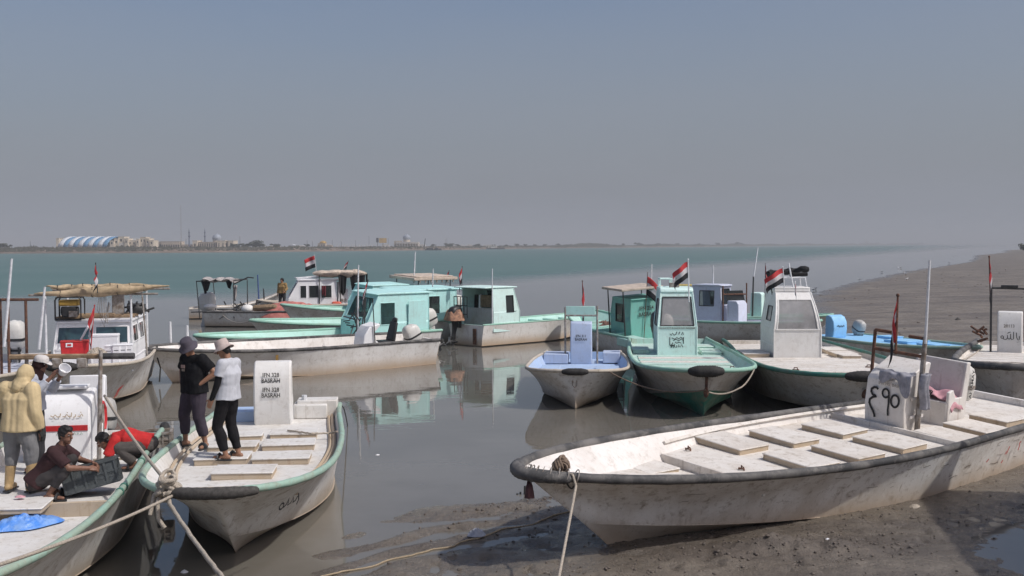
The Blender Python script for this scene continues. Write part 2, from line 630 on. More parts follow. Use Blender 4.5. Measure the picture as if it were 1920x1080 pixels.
class Boat:
    def __init__(s, name, label, bow, stern, beam, zs, hullmat, railmat, deckmat, deckz=.6, n=2.6, mexp=2.0, tw=.82, rake=1.2,
                 draft=.25, zc=(.05, .5), cw=.80, heel=0., lift=0., trim=0., rail_r=.055, well=None, deck_out=True, group=None, flare=.10, inner=None, cat='boat', rail_sy=1.0, stem_p=1.2, cn=1.55, bow_rise=0.):
        s.bow_rise = bow_rise
        s.stem_p, s.cn = stem_p, cn
        bow, stern = Vector(bow), Vector(stern)
        d = bow - stern
        s.L, s.B = d.length, beam
        s.a = math.atan2(d.y, d.x)
        c = (bow + stern) / 2
        s.root = empty(name, (c.x, c.y, lift), rot=(heel, trim, s.a))
        tag(s.root, label, cat, group or 'fishing boats moored along the mud bank')
        s.M = world_matrix(s.root)
        s.Mi = s.M.inverted()
        s.zs, s.n, s.mx, s.tw, s.rake, s.draft, s.zc, s.cw, s.flare = zs, n, mexp, tw, rake, draft, zc, cw, flare
        s.deckz, s.well = deckz, well
        s.us = [1 - (1 - i / 44) ** 2.2 for i in range(45)]
        s._hull(hullmat, inner or deckmat)
        s._deck(deckmat)
        s._rail(railmat, rail_r, rail_sy)

    def l(s, p):
        return s.Mi @ Vector(p)

    def ld(s, px, py, z):
        """local deck point seen at that pixel, on local height z (ignores heel)"""
        p = s.l(at(px, py, z + s.root.location.z))
        return Vector((p.x, p.y, z))

    def lY(s, px, py, Y):
        return s.l(atY(px, py, Y))

    def zg(s, u):
        a, b, c = s.zs
        return b + (c - b) * max(0, (u - .35) / .65) ** 2 + (a - b) * max(0, (.35 - u) / .35) ** 2

    def pw(s, u):
        if u < .5:
            return s.tw + (1 - s.tw) * sm(u / .5)
        t = (u - .5) / .5
        return max(0., 1 - t ** s.n) ** (1 / s.mx)

    def g(s, u, side=1, inset=0.):
        x = -s.L / 2 + s.L * u
        y = s.B / 2 * s.pw(u)
        if inset:
            e = 1e-3
            u0, u1 = max(0, u - e), min(1, u + e)
            dx, dy = s.L * (u1 - u0), s.B / 2 * (s.pw(u1) - s.pw(u0))
            q = math.hypot(dx, dy)
            nx, ny = -dy / q, dx / q
            x -= nx * inset
            y -= ny * inset
            y = max(y, 0.)
        return Vector((x, y * side, s.zg(u)))

    def topside(s, u, NJ=7):
        """hull side points from chine to gunwale at station u (port side)"""
        L, B = s.L, s.B
        xf = L / 2 - s.rake
        zk1 = -s.draft * .55
        zb = s.zs[2]
        SP = s.stem_p
        xc1 = xf + s.rake * max(0, (s.zc[1] - zk1) / (zb - zk1)) ** SP
        t = max(0, (u - .45) / .55)
        G = s.g(u)
        ycw = (s.tw * .97 + (1 - s.tw * .97) * sm(u / .45)) if u < .45 else max(0, 1 - t ** s.cn) ** .9
        C = Vector((-L / 2 + (xc1 + L / 2) * u, B / 2 * s.cw * ycw, s.zc[0] + (s.zc[1] - s.zc[0]) * t ** 2.2))
        out_ = []
        for j in range(NJ + 1):
            q = j / NJ
            p = C.lerp(G, q)
            p.y -= s.flare * math.sin(math.pi * q) * (t * 1.5 + .15) * min(1, p.y / .3)
            k = max(0., (u - .90) / .10) ** 2
            if k:
                xs_ = xf + s.rake * max(0, (p.z - zk1) / (zb - zk1)) ** SP
                p.x = p.x * (1 - k) + (xs_ - (L / 2 - G.x) * .9) * k
            out_.append(p)
        return out_

    def at_z(s, u, z, inset=.08):
        P = s.topside(u)
        q = P[0].copy()
        for a, c in zip(P[:-1], P[1:]):
            if a.z <= z <= c.z:
                q = a.lerp(c, (z - a.z) / max(1e-6, c.z - a.z))
                break
        else:
            if z > P[-1].z:
                q = P[-1].copy()
        e = 1e-3
        u0, u1 = max(0, u - e), min(1, u + e)
        dx, dy = s.L * (u1 - u0), s.B / 2 * (s.pw(u1) - s.pw(u0))
        h = math.hypot(dx, dy)
        q.x += dy / h * inset
        q.y = max(0., q.y - dx / h * inset)
        q.z = z
        return q

    def dk(s, u, inset=.10):
        return s.at_z(u, s.dz(u) + .02, inset)

    def _hull(s, mat, inner):
        mb = MB()
        L, B = s.L, s.B
        xf = L / 2 - s.rake
        zk1 = -s.draft * .55
        zb = s.zs[2]
        SP = s.stem_p
        rows = []
        for u in s.us:
            t = max(0, (u - .45) / .55)
            top = s.topside(min(u, 1.))
            C = top[0]
            K = Vector((-L / 2 + (xf + L / 2) * u, 0, -s.draft + (zk1 + s.draft) * t ** 3))
            row = [K]
            for q in (.5, .94):
                p = K.lerp(C, q)
                p.z -= .03 * math.sin(math.pi * q) * (1 - t)
                if u > .999:
                    p.x = xf + s.rake * max(0, (p.z - zk1) / (zb - zk1)) ** SP
                row.append(p)
            row.append(C + Vector((0, .022 * (1 - t * .5) if u < .99 else 0, 0)))
            row += top
            if u > .9995:
                for p in row:
                    p.y = 0
            rows.append(row)
        n = len(rows[0])
        for side in (1, -1):
            vs = [Vector((p.x, p.y * side, p.z)) for r_ in rows for p in r_]
            fs = [(i * n + j, (i + 1) * n + j, (i + 1) * n + j + 1, i * n + j + 1) for i in range(len(rows) - 1) for j in range(n - 1)]
            mb.add(vs, fs)
        r0 = rows[0]
        mb.add([Vector((p.x, p.y, p.z)) for p in r0] + [Vector((p.x, -p.y, p.z)) for p in r0[1:]],
               [tuple(list(range(n)) + list(range(2 * n - 2, n - 1, -1)))])
        for side in (1, -1):
            vs, fs = [], []
            k = 5
            for u in s.us:
                G = s.g(u)
                zd = s.dz(u) - .03
                for j in range(k):
                    p = G if j == 0 else s.at_z(u, G.z - .004 - (G.z - zd) * (j - 1) / (k - 2), .075)
                    vs.append(Vector((p.x, p.y * side, p.z)))
            fs = [(i * k + j, (i + 1) * k + j, (i + 1) * k + j + 1, i * k + j + 1) for i in range(len(s.us) - 1) for j in range(k - 1)]
            mb.add(vs, fs, 1)
        I = s.at_z(0, s.dz(0), .09)
        z0, z1 = s.dz(0) - .04, s.zg(0)
        mb.box((-L / 2 + .05, 0, (z0 + z1) / 2), (.09, 2 * I.y + .04, z1 - z0), mi=1)
        o = mb.build('hull', [mat, inner], s.root, smooth=28)
        bm = bmesh.new()
        bm.from_mesh(o.data)
        bmesh.ops.remove_doubles(bm, verts=bm.verts, dist=.002)
        bmesh.ops.recalc_face_normals(bm, faces=bm.faces)
        bm.to_mesh(o.data)
        bm.free()
        o.data.set_sharp_from_angle(angle=R(28))
        s.hull = o

    def dz(s, u):
        if s.well and u > s.well[0]:
            return s.deckz - s.well[1] + s.bow_rise * max(0, (u - s.well[0]) / (1 - s.well[0])) ** 1.05
        return s.deckz + .10 * max(0, (u - .6) / .4) ** 2 * (0 if s.well else 1)

    def _deck(s, mat):
        mb = MB()
        us = list(s.us)
        if s.well:
            us += [s.well[0], s.well[0] + 1e-4]
            us.sort()
        vs, fs = [], []
        for u in us:
            z = s.dz(u)
            I = s.at_z(min(u, .9995), z, .072)
            for k in (1, .5, 0, -.5, -1):
                vs.append(Vector((I.x, I.y * k, z + (1 - abs(k)) * .012)))
        fs = [(i * 5 + j, (i + 1) * 5 + j, (i + 1) * 5 + j + 1, i * 5 + j + 1) for i in range(len(us) - 1) for j in range(4)]
        mb.add(vs, fs)
        s.deck = mb.build('deck', mat, s.root)

    def _rail(s, mat, r, sy=1.0):
        mb = MB()
        pts = [s.g(u, 1, .03) + Vector((0, 0, .015)) for u in s.us[:-1]] + [s.g(1) + Vector((-.03, 0, .015))]
        pts += [Vector((p.x, -p.y, p.z)) for p in reversed(pts[:-1])]
        jr = random.Random(len(s.root.name))
        rr = [r * (1 + .10 * math.sin(i * 1.7) * jr.random()) for i in range(len(pts))]
        mb.tube(pts, rr, 9, roundcap=True, sy=sy, up=(0, 0, 1))
        s.rail = mb.build('gunwale_rail', mat, s.root, smooth=60)

    def fender(s, u0=.985, r=.1, mat=None, off=0., wrap=True):
        mb = MB()
        N = 22
        pts = []
        for i in range(N + 1):
            q = -1 + 2 * i / N
            uu = 1 - abs(q + off) ** 2 * (1 - u0)
            p = s.g(min(uu, .99999), 1 if q + off >= 0 else -1, -.01) + Vector((0, 0, .0))
            pts.append(p)
        rr = [r * (.72 + .28 * min(1, 4 * min(i, N - i) / N)) * (1 + .06 * (i % 2)) for i in range(N + 1)]
        mb.tube(pts, rr, 10, roundcap=True, up=(0, 0, 1))
        return mb.build('bow_fender', mat or RUBBER, s.root, smooth=50)

    def part(s, name, mb, mat, parent=None, **k):
        return mb.build(name, mat, parent or s.root, **k)

    def hatch(s, x, y, lx, ly, h=.07, z=None, mat=None, edge=None, rz=0.):
        z = s.deckz if z is None else z
        key = (round(lx, 2), round(ly, 2), round(h, 2), (mat or DECK).name)
        if not hasattr(Boat, '_hm'):
            Boat._hm = {}
        if key not in Boat._hm:
            mb = MB()
            mb.box((0, 0, h * .45), (lx, ly, h * .9 + .02), mi=1)
            mb.box((0, 0, h), (lx + .03, ly + .03, .022), mi=0)
            Boat._hm[key] = mb.mesh('hatch_cover', [mat or DECK, edge or DECK_EDGE], 30)
        o = link_mesh('hatch_cover', Boat._hm[key], s.root, (x, y, z + .012))
        o.rotation_euler = (rnd.uniform(-.012, .012), rnd.uniform(-.012, .012), rz + rnd.uniform(-.03, .03))
        b = o.modifiers.new('bevel', 'BEVEL')
        b.width, b.segments, b.limit_method = .012, 2, 'ANGLE'
        return o

    def plank(s, x0, x1, y0, y1, z0, z1, name='deck_beam', mat=None):
        mb = MB()
        mb.box(((x0 + x1) / 2, (y0 + y1) / 2, (z0 + z1) / 2), (abs(x1 - x0), abs(y1 - y0), abs(z1 - z0)))
        return mb.build(name, mat or DECK_WORN, s.root, bevel=.01)

    def crossbeams(s, us, h=.09, wd=.10, mat=None):
        for u in us:
            p = s.dk(u)
            s.plank(p.x - wd / 2, p.x + wd / 2, -p.y, p.y, s.dz(u) + .01, s.dz(u) + h, 'deck_beam', mat)

    def pole(s, a, b, r=.02, mat=None, name='antenna_pole', r2=None):
        mb = MB()
        mb.tube([a, Vector(a).lerp(Vector(b), .5), b], [r, r, r2 or r * .8], 8)
        return mb.build(name, mat or WHITEPIPE, s.root)

    def pipe(s, pts, r=.022, mat=None, name='pipe_frame'):
        mb = MB()
        for pl in pts:
            mb.tube(pl, r, 8)
        return mb.build(name, mat or RUST, s.root)


def console(b, x, y, wd, prof, mat, name='helm_console', z=None, front=1, bevel=.03):
    """side profile [(dx, dz)] extruded across the boat"""
    z = b.deckz if z is None else z
    mb = MB()
    mb.prism([(x + front * p[0], z + p[1]) for p in prof], 'y', y - wd / 2, y + wd / 2)
    return mb.build(name, mat, b.root, bevel=bevel)


CON_ROUND = [(.22, -.02), (.27, .2), (.29, .45), (.28, .7), (.22, .92), (.10, 1.08), (-.06, 1.12), (-.10, 1.06), (-.10, .85), (-.16, .6), (-.26, .5), (-.28, -.02)]


def helm_seat(b, x, y, z, face=1, mat=None, h=1.0):
    mat = mat or SEATBLACK
    mb = MB()
    mb.box((x, y, z + .22), (.34, .40, .40))
    root = mb.build('seat_base', ENG_GREY, b.root, bevel=.02)
    m2 = MB()
    m2.box((x, y, z + .48), (.48, .48, .13))
    m2.build('seat_cushion', mat, root, bevel=.04)
    m3 = MB()
    bx = x - face * .24
    M = Matrix.Rotation(-face * R(12), 3, 'Y')
    m3.box((bx - face * .04, y, z + .84), (.13, .46, .66), M, taper=.82)
    m3.box((bx - face * .13, y, z + 1.22), (.11, .26, .16), M, taper=.85)
    m3.build('seat_back', mat, root, bevel=.045)
    return root


def outboard(b, x, y, z, tilt=0., mats=None, s=1.0, yaw=0., face=-1, covered=None):
    """outboard motor clamped on the transom at local (x, y, z); the leg hangs aft (face=-1 : towards -x)"""
    cw, dk = mats or (ENG_WHITE, ENG_DARK)
    T = Matrix.Translation((x, y, z)) @ Matrix.Rotation(yaw, 4, 'Z') @ Matrix.Rotation(tilt * -face, 4, 'Y') @ Matrix.Diagonal((-face * s, s, s, 1))
    root = empty('outboard_motor')
    root.parent = b.root
    root.matrix_local = Matrix.Identity(4)
    # cowl : x aft is -, sections along z
    mb = MB()
    mb.T = T
    secs = [(.10, .19, .15, -.24), (.16, .25, .19, -.25), (.36, .28, .205, -.26), (.52, .27, .20, -.27), (.64, .23, .17, -.27), (.70, .15, .11, -.27), (.715, .05, .04, -.27)]
    rings = []
    for zz, hx, hy, cx in secs:
        ring = []
        for j in range(20):
            ph = 2 * math.pi * j / 20
            c_, s_ = math.cos(ph), math.sin(ph)
            ring.append((cx + hx * math.copysign(abs(c_) ** .6, c_) * (1.08 if c_ < 0 else 1), hy * math.copysign(abs(s_) ** .6, s_), zz + .03 * c_))
        rings.append(ring)
    mb.rings(rings)
    cowl = mb.build('cowling', cw, root, smooth=45)
    m1 = MB()
    m1.T = T
    rg = []
    for zz, k in ((.30, 1.012), (.335, 1.02), (.36, 1.012)):
        rg.append([(-.26 + .28 * k * math.copysign(abs(math.cos(a)) ** .6, math.cos(a)) * (1.08 if math.cos(a) < 0 else 1), .205 * k * math.copysign(abs(math.sin(a)) ** .6, math.sin(a)), zz + .03 * math.cos(a)) for a in [2 * math.pi * j / 20 for j in range(20)]])
    m1.rings(rg, False, False)
    m1.build('cowling_seam', dk, root)
    m2 = MB()
    m2.T = T
    m2.rings([[(cx + hx * math.cos(a), hy * math.sin(a), zz) for a in [2 * math.pi * j / 14 for j in range(14)]]
              for zz, hx, hy, cx in ((.10, .18, .13, -.24), (-.05, .13, .09, -.24), (-.35, .10, .055, -.25), (-.52, .11, .05, -.26), (-.66, .12, .04, -.26))])
    m2.build('leg', cw if covered is None else dk, root, smooth=50)
    m3 = MB()
    m3.T = T
    m3.box((-.30, 0, -.53), (.42, .16, .015))
    m3.tube([(-.02, 0, -.72), (-.14, 0, -.72), (-.36, 0, -.72), (-.46, 0, -.72)], [.015, .055, .06, .035], 10)
    m3.prism([(-.18, -.76), (-.34, -.76), (-.32, -.90), (-.24, -.92)], 'y', -.012, .012)
    m3.prism([(-.16, -.66), (-.38, -.66), (-.36, -.74), (-.12, -.74)], 'y', -.03, .03)
    m3.build('gearcase', dk if covered is None else dk, root)
    m4 = MB()
    m4.T = T
    for k in range(3):
        M = Matrix.Rotation(k * 2 * math.pi / 3, 3, 'X') @ Matrix.Rotation(R(28), 3, 'Z')
        m4.box(M @ Vector((0, 0, .09)) + Vector((-.48, 0, -.72)), (.014, .10, .16), M, taper=.8)
    m4.build('propeller', STEEL, root)
    m5 = MB()
    m5.T = T
    for sy_ in (-.09, .09):
        m5.box((-.04, sy_, .02), (.12, .035, .34))
    m5.tube([(-.06, -.13, .1), (-.06, .13, .1)], .025, 8)
    m5.build('mounting_bracket', dk, root)
    return root


def cabin(b, x0, x1, y0, wd, zt, mat, z=None, rake=.35, fwin=None, swin=(), split=.52, back=False, roofover=(.1, .25, .06), rooft=.06, glass=None, roofmat=None, front=1, door=False, swin_far=None, topin=.06, mull=(), curve=0.):
    """pilothouse from x0 (aft) to x1 (front) ; zt = height. fwin=(s0,t0,s1,t1) on the raked windscreen, swin holes on the side walls"""
    z = b.deckz if z is None else z
    glass = glass or GLASS
    root = empty('pilothouse')
    root.parent = b.root
    h1 = zt * split
    yl, yr = y0 + wd / 2, y0 - wd / 2
    ti = topin
    xt = x1 - rake
    nseg = 5 if curve else 1
    prof = []
    for i in range(nseg + 1):
        q = i / nseg
        prof.append((x1 - rake * (q ** (1.9 if curve else 1)), z + h1 + (zt - h1) * q, ti * q))
    wall = MB()
    # lower front
    wall.panel([(x1, yr, z), (x1, yl, z), (x1, yl, z + h1), (x1, yr, z + h1)], th=.03)
    # windscreen
    f = fwin
    fr, gl = MB(), MB()
    if nseg == 1:
        q = [Vector((prof[0][0], yr + .0, prof[0][1])), Vector((prof[0][0], yl, prof[0][1])), Vector((prof[1][0], yl - ti, prof[1][1])), Vector((prof[1][0], yr + ti, prof[1][1]))]
        wall.panel(q, [f] if f else [], .03)
        wins = [(q, f)] if f else []
    else:
        wins = []
        cur = []
        for i in range(nseg):
            a, c = prof[i], prof[i + 1]
            q = [Vector((a[0], yr + a[2], a[1])), Vector((a[0], yl - a[2], a[1])), Vector((c[0], yl - c[2], c[1])), Vector((c[0], yr + c[2], c[1]))]
            t0, t1 = i / nseg, (i + 1) / nseg
            if f and t0 >= f[1] - .01 and t1 <= f[3] + .01:
                wall.panel(q, [(f[0], 0, f[2], 1)], .03)
                if not cur:
                    cur.append((q[0].lerp(q[1], f[0]), q[0].lerp(q[1], f[2])))
                cur.append((q[3].lerp(q[2], f[0]), q[3].lerp(q[2], f[2])))
            else:
                wall.panel(q, [], .03)
    # sides
    ws = []
    for side in (1, -1):
        yb, yt = (yl, yl - ti) if side > 0 else (yr, yr + ti)
        lo = [Vector((x0, yb, z)), Vector((x1, yb, z)), Vector((x1, yb, z + h1)), Vector((x0, yb, z + h1))]
        q2 = [Vector((x0, yb, z + h1)), Vector((x1, yb, z + h1)), Vector((xt, yt, z + zt)), Vector((x0, yt, z + zt))]
        if side > 0:
            lo = [lo[1], lo[0], lo[3], lo[2]]
            q2 = [q2[1], q2[0], q2[3], q2[2]]
        hs = []
        for (s0, t0, s1, t1) in (swin if (side > 0 or swin_far is None) else swin_far):
            hs.append((s0, t0, s1, t1) if side < 0 else (1 - s1, t0, 1 - s0, t1))
        lo_h = [(h[0], (h[1] * zt) / h1, h[2], 1.0001) for h in hs if h[1] * zt < h1]
        wall.panel(lo, [(max(.001, h[0]), max(0.001, h[1]), min(.999, h[2]), h[3]) for h in lo_h], .03)
        kx = (x1 - x0) / (xt - x0)
        flip = side > 0

        def sx_(a_, b_):
            a_, b_ = min(a_ * kx, .97), min(b_ * kx, .975)
            return (1 - b_, 1 - a_) if flip else (a_, b_)
        raw = swin if (side > 0 or swin_far is None) else swin_far
        if nseg == 1:
            qr = [Vector((x0, yb, z + h1)), Vector((xt, yb, z + h1)), Vector((xt, yt, z + zt)), Vector((x0, yt, z + zt))]
            qt = [Vector((xt, yb, z + h1)), Vector((x1, yb, z + h1)), Vector((xt + .002, yt, z + zt)), Vector((xt, yt, z + zt))]
            if flip:
                qr, qt = [qr[1], qr[0], qr[3], qr[2]], [qt[1], qt[0], qt[3], qt[2]]
            uh = []
            for h in raw:
                a, c = sx_(h[0], h[2])
                uh.append((a, max(0, (h[1] * zt - h1) / (zt - h1)), c, (h[3] * zt - h1) / (zt - h1)))
            wall.panel(qr, uh, .03)
            wall.panel(qt, [], .03)
        else:
            # curved-front side wall : rectangular aft block, then a fan
            for i in range(nseg):
                a, c = prof[i], prof[i + 1]
                ya, yc = (yl - a[2], yl - c[2]) if side > 0 else (yr + a[2], yr + c[2])
                q = [Vector((x0, ya, a[1])), Vector((xt, ya, a[1])), Vector((xt, yc, c[1])), Vector((x0, yc, c[1]))]
                qt = [Vector((xt, ya, a[1])), Vector((a[0], ya, a[1])), Vector((max(c[0], xt + .002), yc, c[1])), Vector((xt, yc, c[1]))]
                if side > 0:
                    q, qt = [q[1], q[0], q[3], q[2]], [qt[1], qt[0], qt[3], qt[2]]
                hh = []
                for h in raw:
                    if a[1] - z >= h[1] * zt - .02 and c[1] - z <= h[3] * zt + .02:
                        e_ = sx_(h[0], h[2])
                        hh.append((e_[0], 0, e_[1], 1))
                wall.panel(q, hh, .03)
                wall.panel(qt, [], .03)
        # panes
        for h in raw:
            xa_, xb_ = [x0 + (xt - x0) * min(q_ * kx, lim) for q_, lim in ((h[0], .97), (h[2], .975))]
            z0_, z1_ = h[1] * zt, h[3] * zt
            if nseg > 1:
                st_ = (zt - h1) / nseg
                z0_ = h1 + st_ * math.ceil((z0_ - h1 - .02) / st_) if z0_ > h1 else z0_
                z1_ = h1 + st_ * math.floor((z1_ - h1 + .02) / st_)

            def P(xx, zz):
                k = max(0, (zz - h1) / (zt - h1))
                return Vector((xx, yb + (yt - yb) * k, z + zz))
            c4 = [P(xa_, z0_), P(xb_, z0_), P(xb_, z1_), P(xa_, z1_)]
            if flip:
                c4 = [c4[1], c4[0], c4[3], c4[2]]
            ws.append(c4)
    if back:
        wall.panel([(x0, yl, z), (x0, yr, z), (x0, yr + ti, z + zt), (x0, yl - ti, z + zt)], [(.3, .02, .75, .9)] if door else [], .03)
    if roofmat is None:
        roofmat = mat
    wall.build('wall', mat, root, bevel=.006)
    for yy, sg in ((yl, -1), (yr, 1)):
        tr = MB()
        tr.tube([(x1, yy, z + .01), (x1, yy, z + h1)] + [(p_[0], yy + sg * p_[2], p_[1]) for p_ in prof[1:]], .020, 6)
        tr.build('corner_moulding', mat, root)
        tr = MB()
        tr.tube([(x0, yy, z + .01), (x0, yy, z + h1), (x0, yy + sg * ti, z + zt)], .020, 6)
        tr.build('corner_moulding', mat, root)
        tr = MB()
        tr.box(((x0 + x1) / 2, yy - sg * .006, z + h1 * .42), (x1 - x0 - .06, .02, .035))
        tr.build('rub_strip', mat, root)
    tr = MB()
    tr.box((x1 + .008, y0, z + h1), (.03, wd - .06, .03))
    tr.build('sill_strip', mat, root)
    for q, h in wins:
        def Q(a, c):
            return q[0].lerp(q[1], a).lerp(q[3].lerp(q[2], a), c)
        ws.append([Q(h[0], h[1]), Q(h[2], h[1]), Q(h[2], h[3]), Q(h[0], h[3])])
    if nseg > 1 and f:
        fr = MB()
        fr.tube([a for a, c in cur], .018, 6)
        fr.tube([c for a, c in cur], .018, 6)
        fr.tube([cur[0][0], cur[0][1]], .018, 6)
        fr.tube([cur[-1][0], cur[-1][1]], .018, 6)
        w_ = fr.build('window', mat, root)
        g2 = MB()
        g2.add([p + Vector((-.012, 0, 0)) for ac in cur for p in ac], [(2 * i, 2 * i + 1, 2 * i + 3, 2 * i + 2) for i in range(len(cur) - 1)])
        g2.build('pane', glass, w_, smooth=60)
    for c4 in ws:
        nn = (c4[1] - c4[0]).cross(c4[3] - c4[0]).normalized()
        fr = MB()
        cs = [p + nn * .004 for p in c4]
        loop = cs + [cs[0], cs[1]]
        for i in range(4):
            fr.tube([loop[i], loop[i + 1]], .016, 6)
        w_ = fr.build('window', ENG_DARK if mat not in (AQUA, CABWHITE) else mat, root)
        g2 = MB()
        g2.add([p - nn * .014 for p in c4], [(0, 1, 2, 3)])
        g2.build('pane', glass, w_, smooth=0)
    rf = MB()
    fo, bo, so = roofover
    rf.prism([(x0 - bo, z + zt), (xt + fo, z + zt), (xt + fo - .03, z + zt + rooft * .7), (xt - .12, z + zt + rooft * 1.15), (x0 + .1, z + zt + rooft * 1.15), (x0 - bo, z + zt + rooft * .7)], 'y', yr + ti - so, yl - ti + so)
    rf.build('roof', roofmat, root, bevel=.025)
    if front < 0:
        root.rotation_euler = (0, 0, math.pi)
    return root


FLAG_R = plain('flag_red', (.42, .035, .04), .85, .2)
FLAG_W = plain('flag_white', (.50, .48, .50), .85, .12)
FLAG_K = plain('flag_black', (.016, .016, .02), .85, .2)
FLAG_G = plain('flag_green_script', (.02, .18, .07), .85, .2)


def flag(base, top, wd, ht, lab, dirx=-1, droop=.3, wind=(1, 0), polem=None, amp=.12, pr=.014, furl=0., script=False, name='flag', group='red white and black flags on the boats'):
    base, top = Vector(base), Vector(top)
    root = empty(name, base)
    tag(root, lab, 'flag', group)
    h = top - base
    mb = MB()
    mb.tube([Vector((0, 0, -.02)), h * .5, h * 1.02], [pr, pr, pr * .8], 7)
    mb.ell(h * 1.03, (pr * 1.5,) * 3, seg=8, rows=4)
    mb.build('pole', polem or RUST, root)
    ax = Vector((wind[0], wind[1], 0)).normalized()
    dn = h.normalized()
    sd = Vector((-ax.y, ax.x, 0))
    rr = random.Random(hash(lab) % 1000 if False else len(lab) * 7 + int(abs(base.x * 31)))
    ph = rr.random() * 6
    nx, nz = 16, 12
    pts = {}
    for i in range(nx + 1):
        s_ = i / nx
        for j in range(nz + 1):
            t = j / nz
            wv = amp * s_ ** .7 * math.sin(s_ * 7 + ph + t * 1.6) * wd
            fall = droop * (s_ ** 1.25) * wd + furl * s_ * t * ht * .3
            x = wd * s_ * (1 - .35 * droop * s_)
            x *= (1 - furl * (.55 + .25 * math.sin(3 * t + ph)))
            p = h * .985 - dn * (t * ht * (1 - .25 * furl * s_)) + ax * x + sd * (wv + .03 * math.sin(t * 9 + ph) * s_) + Vector((0, 0, -fall))
            pts[i, j] = p
    mb = MB()
    vs = [pts[i, j] for i in range(nx + 1) for j in range(nz + 1)]
    fs, ms = [], []
    for i in range(nx):
        for j in range(nz):
            a = i * (nz + 1) + j
            fs.append((a, a + 1, a + nz + 2, a + nz + 1))
            ms.append(j * 3 // nz)
    mb.v = [tuple(p) for p in vs]
    mb.f = fs
    mb.m = ms
    o = mb.build('cloth', [FLAG_R, FLAG_W, FLAG_K], root, smooth=80)
    so = o.modifiers.new('thick', 'SOLIDIFY')
    so.thickness = .004
    if script:
        g = MB()
        for k, (a, c, wv) in enumerate([(.30, .5, .05), (.42, .47, .09), (.5, .52, .06), (.62, .49, .1), (.70, .53, .05)]):
            i0, i1 = int(a * nx), min(nx, int(a * nx) + 2)
            j0 = int(.42 * nz)
            for sgn in (1, -1):
                p = [pts[i0, j0], pts[i1, j0], pts[i1, j0 + 2], pts[i0, j0 + 2]]
                nn = (p[1] - p[0]).cross(p[3] - p[0]).normalized() * .006 * sgn
                c_ = sum(p, Vector()) / 4
                q = [c_ + (x - c_) * (.55 if k % 2 else .35) + nn for x in p]
                g.add(q, [(0, 1, 2, 3)])
        g.build('script', FLAG_G, root, smooth=0)
    return root


def rope(name, label, pts, r, sag=0., mat=None, n=24, group=None, cat='rope', wob=.0):
    P = [Vector(p) for p in pts]
    out_ = []
    rr = random.Random(int(P[0].x * 97) + 5)
    for k in range(len(P) - 1):
        for i in range(n):
            t = i / n
            p = P[k].lerp(P[k + 1], t)
            p.z -= sag * 4 * t * (1 - t)
            if wob:
                p += Vector((rr.uniform(-1, 1), rr.uniform(-1, 1), rr.uniform(-.3, .6))) * wob
            out_.append(p)
    out_.append(P[-1])
    mb = MB()
    mb.tube([p - P[0] for p in out_], r, 7)
    o = mb.build(name, mat or ROPE, None, smooth=60)
    o.location = P[0]
    tag(o, label, cat, group)
    return o


def coil(mb, c, rad, r, turns=3, seg=60, flat=.6, seed=1, M=None):
    rr = random.Random(seed)
    pts = []
    for i in range(seg * turns):
        a = 2 * math.pi * i / seg
        q = rad * (1 + .18 * math.sin(a * .37 + seed)) * (1 - .1 * (i / (seg * turns)))
        p = Vector((q * math.cos(a), q * math.sin(a) * flat, r * (1 + 1.6 * (i // seg)) + .02 * math.sin(a * 2.3)))
        if M is not None:
            p = M @ p
        pts.append(Vector(c) + p)
    mb.tube(pts, r, 6)


def lump(name, label, loc, size, mat, rz=0., seed=0, cat='cloth', group=None, fold=.25, n=34, parent=None, power=2.2, wrink=6.):
    """a heap of cloth or sheet : closed low mound with folds"""
    sx, sy, sz = size
    mb = MB()
    rings = []
    for i in range(n + 1):
        rho = i / n
        ring = []
        for j in range(n * 2):
            a = 2 * math.pi * j / (n * 2)
            e = 1 + .22 * mnoise.noise(Vector((math.cos(a) * 1.3, math.sin(a) * 1.3, seed * 3.1)))
            x, y = sx * rho * math.cos(a) * e, sy * rho * math.sin(a) * e
            h = sz * (1 - rho ** power)
            fq = wrink * .42 / max(sx, sy)
            wx, wy = x * fq + .8 * mnoise.noise(Vector((x * fq * .6, y * fq * .6, seed + 9))), y * fq + .8 * mnoise.noise(Vector((y * fq * .6, x * fq * .6, seed + 4)))
            rg = (1 - 2.2 * abs(mnoise.noise(Vector((wx, wy, seed))))) + .45 * (1 - 2.2 * abs(mnoise.noise(Vector((wx * 2.3, wy * 2.3, seed + 2)))))
            h *= max(.12, min(1.5, .62 + .5 * min(1, fold * 2) * (rg - .25)))
            ring.append((x, y, max(h, .006) if i < n else .0))
        rings.append(ring)
    mb.rings(rings, cap0=False, cap1=True)
    o = mb.build(name, mat, parent, smooth=70)
    o.location = loc
    o.rotation_euler = (0, 0, rz)
    if parent is None:
        tag(o, label, cat, group)
    return o


# ================================================================== SETTING
# ------------------------------------------------------------------ mud flat
SHORE = [(-7, 4), (-3.4, 9.5), (-2.45, 12.6), (-1.95, 14.6), (-1.35, 16.3), (0.1, 17.2), (1.2, 17.5), (2.6, 18.6), (5.2, 20.6), (8.2, 22.9), (10.0, 25.2), (11.4, 29.5), (12.2, 35), (12.6, 42),
         (14.2, 52), (18.0, 68), (23.6, 87), (32.4, 107), (47, 138), (60, 166), (78, 201), (93, 228), (103, 243), (99, 258), (112, 277), (160, 380), (235, 541), (420, 900), (900, 1800), (3000, 5200), (8800, 8800)]


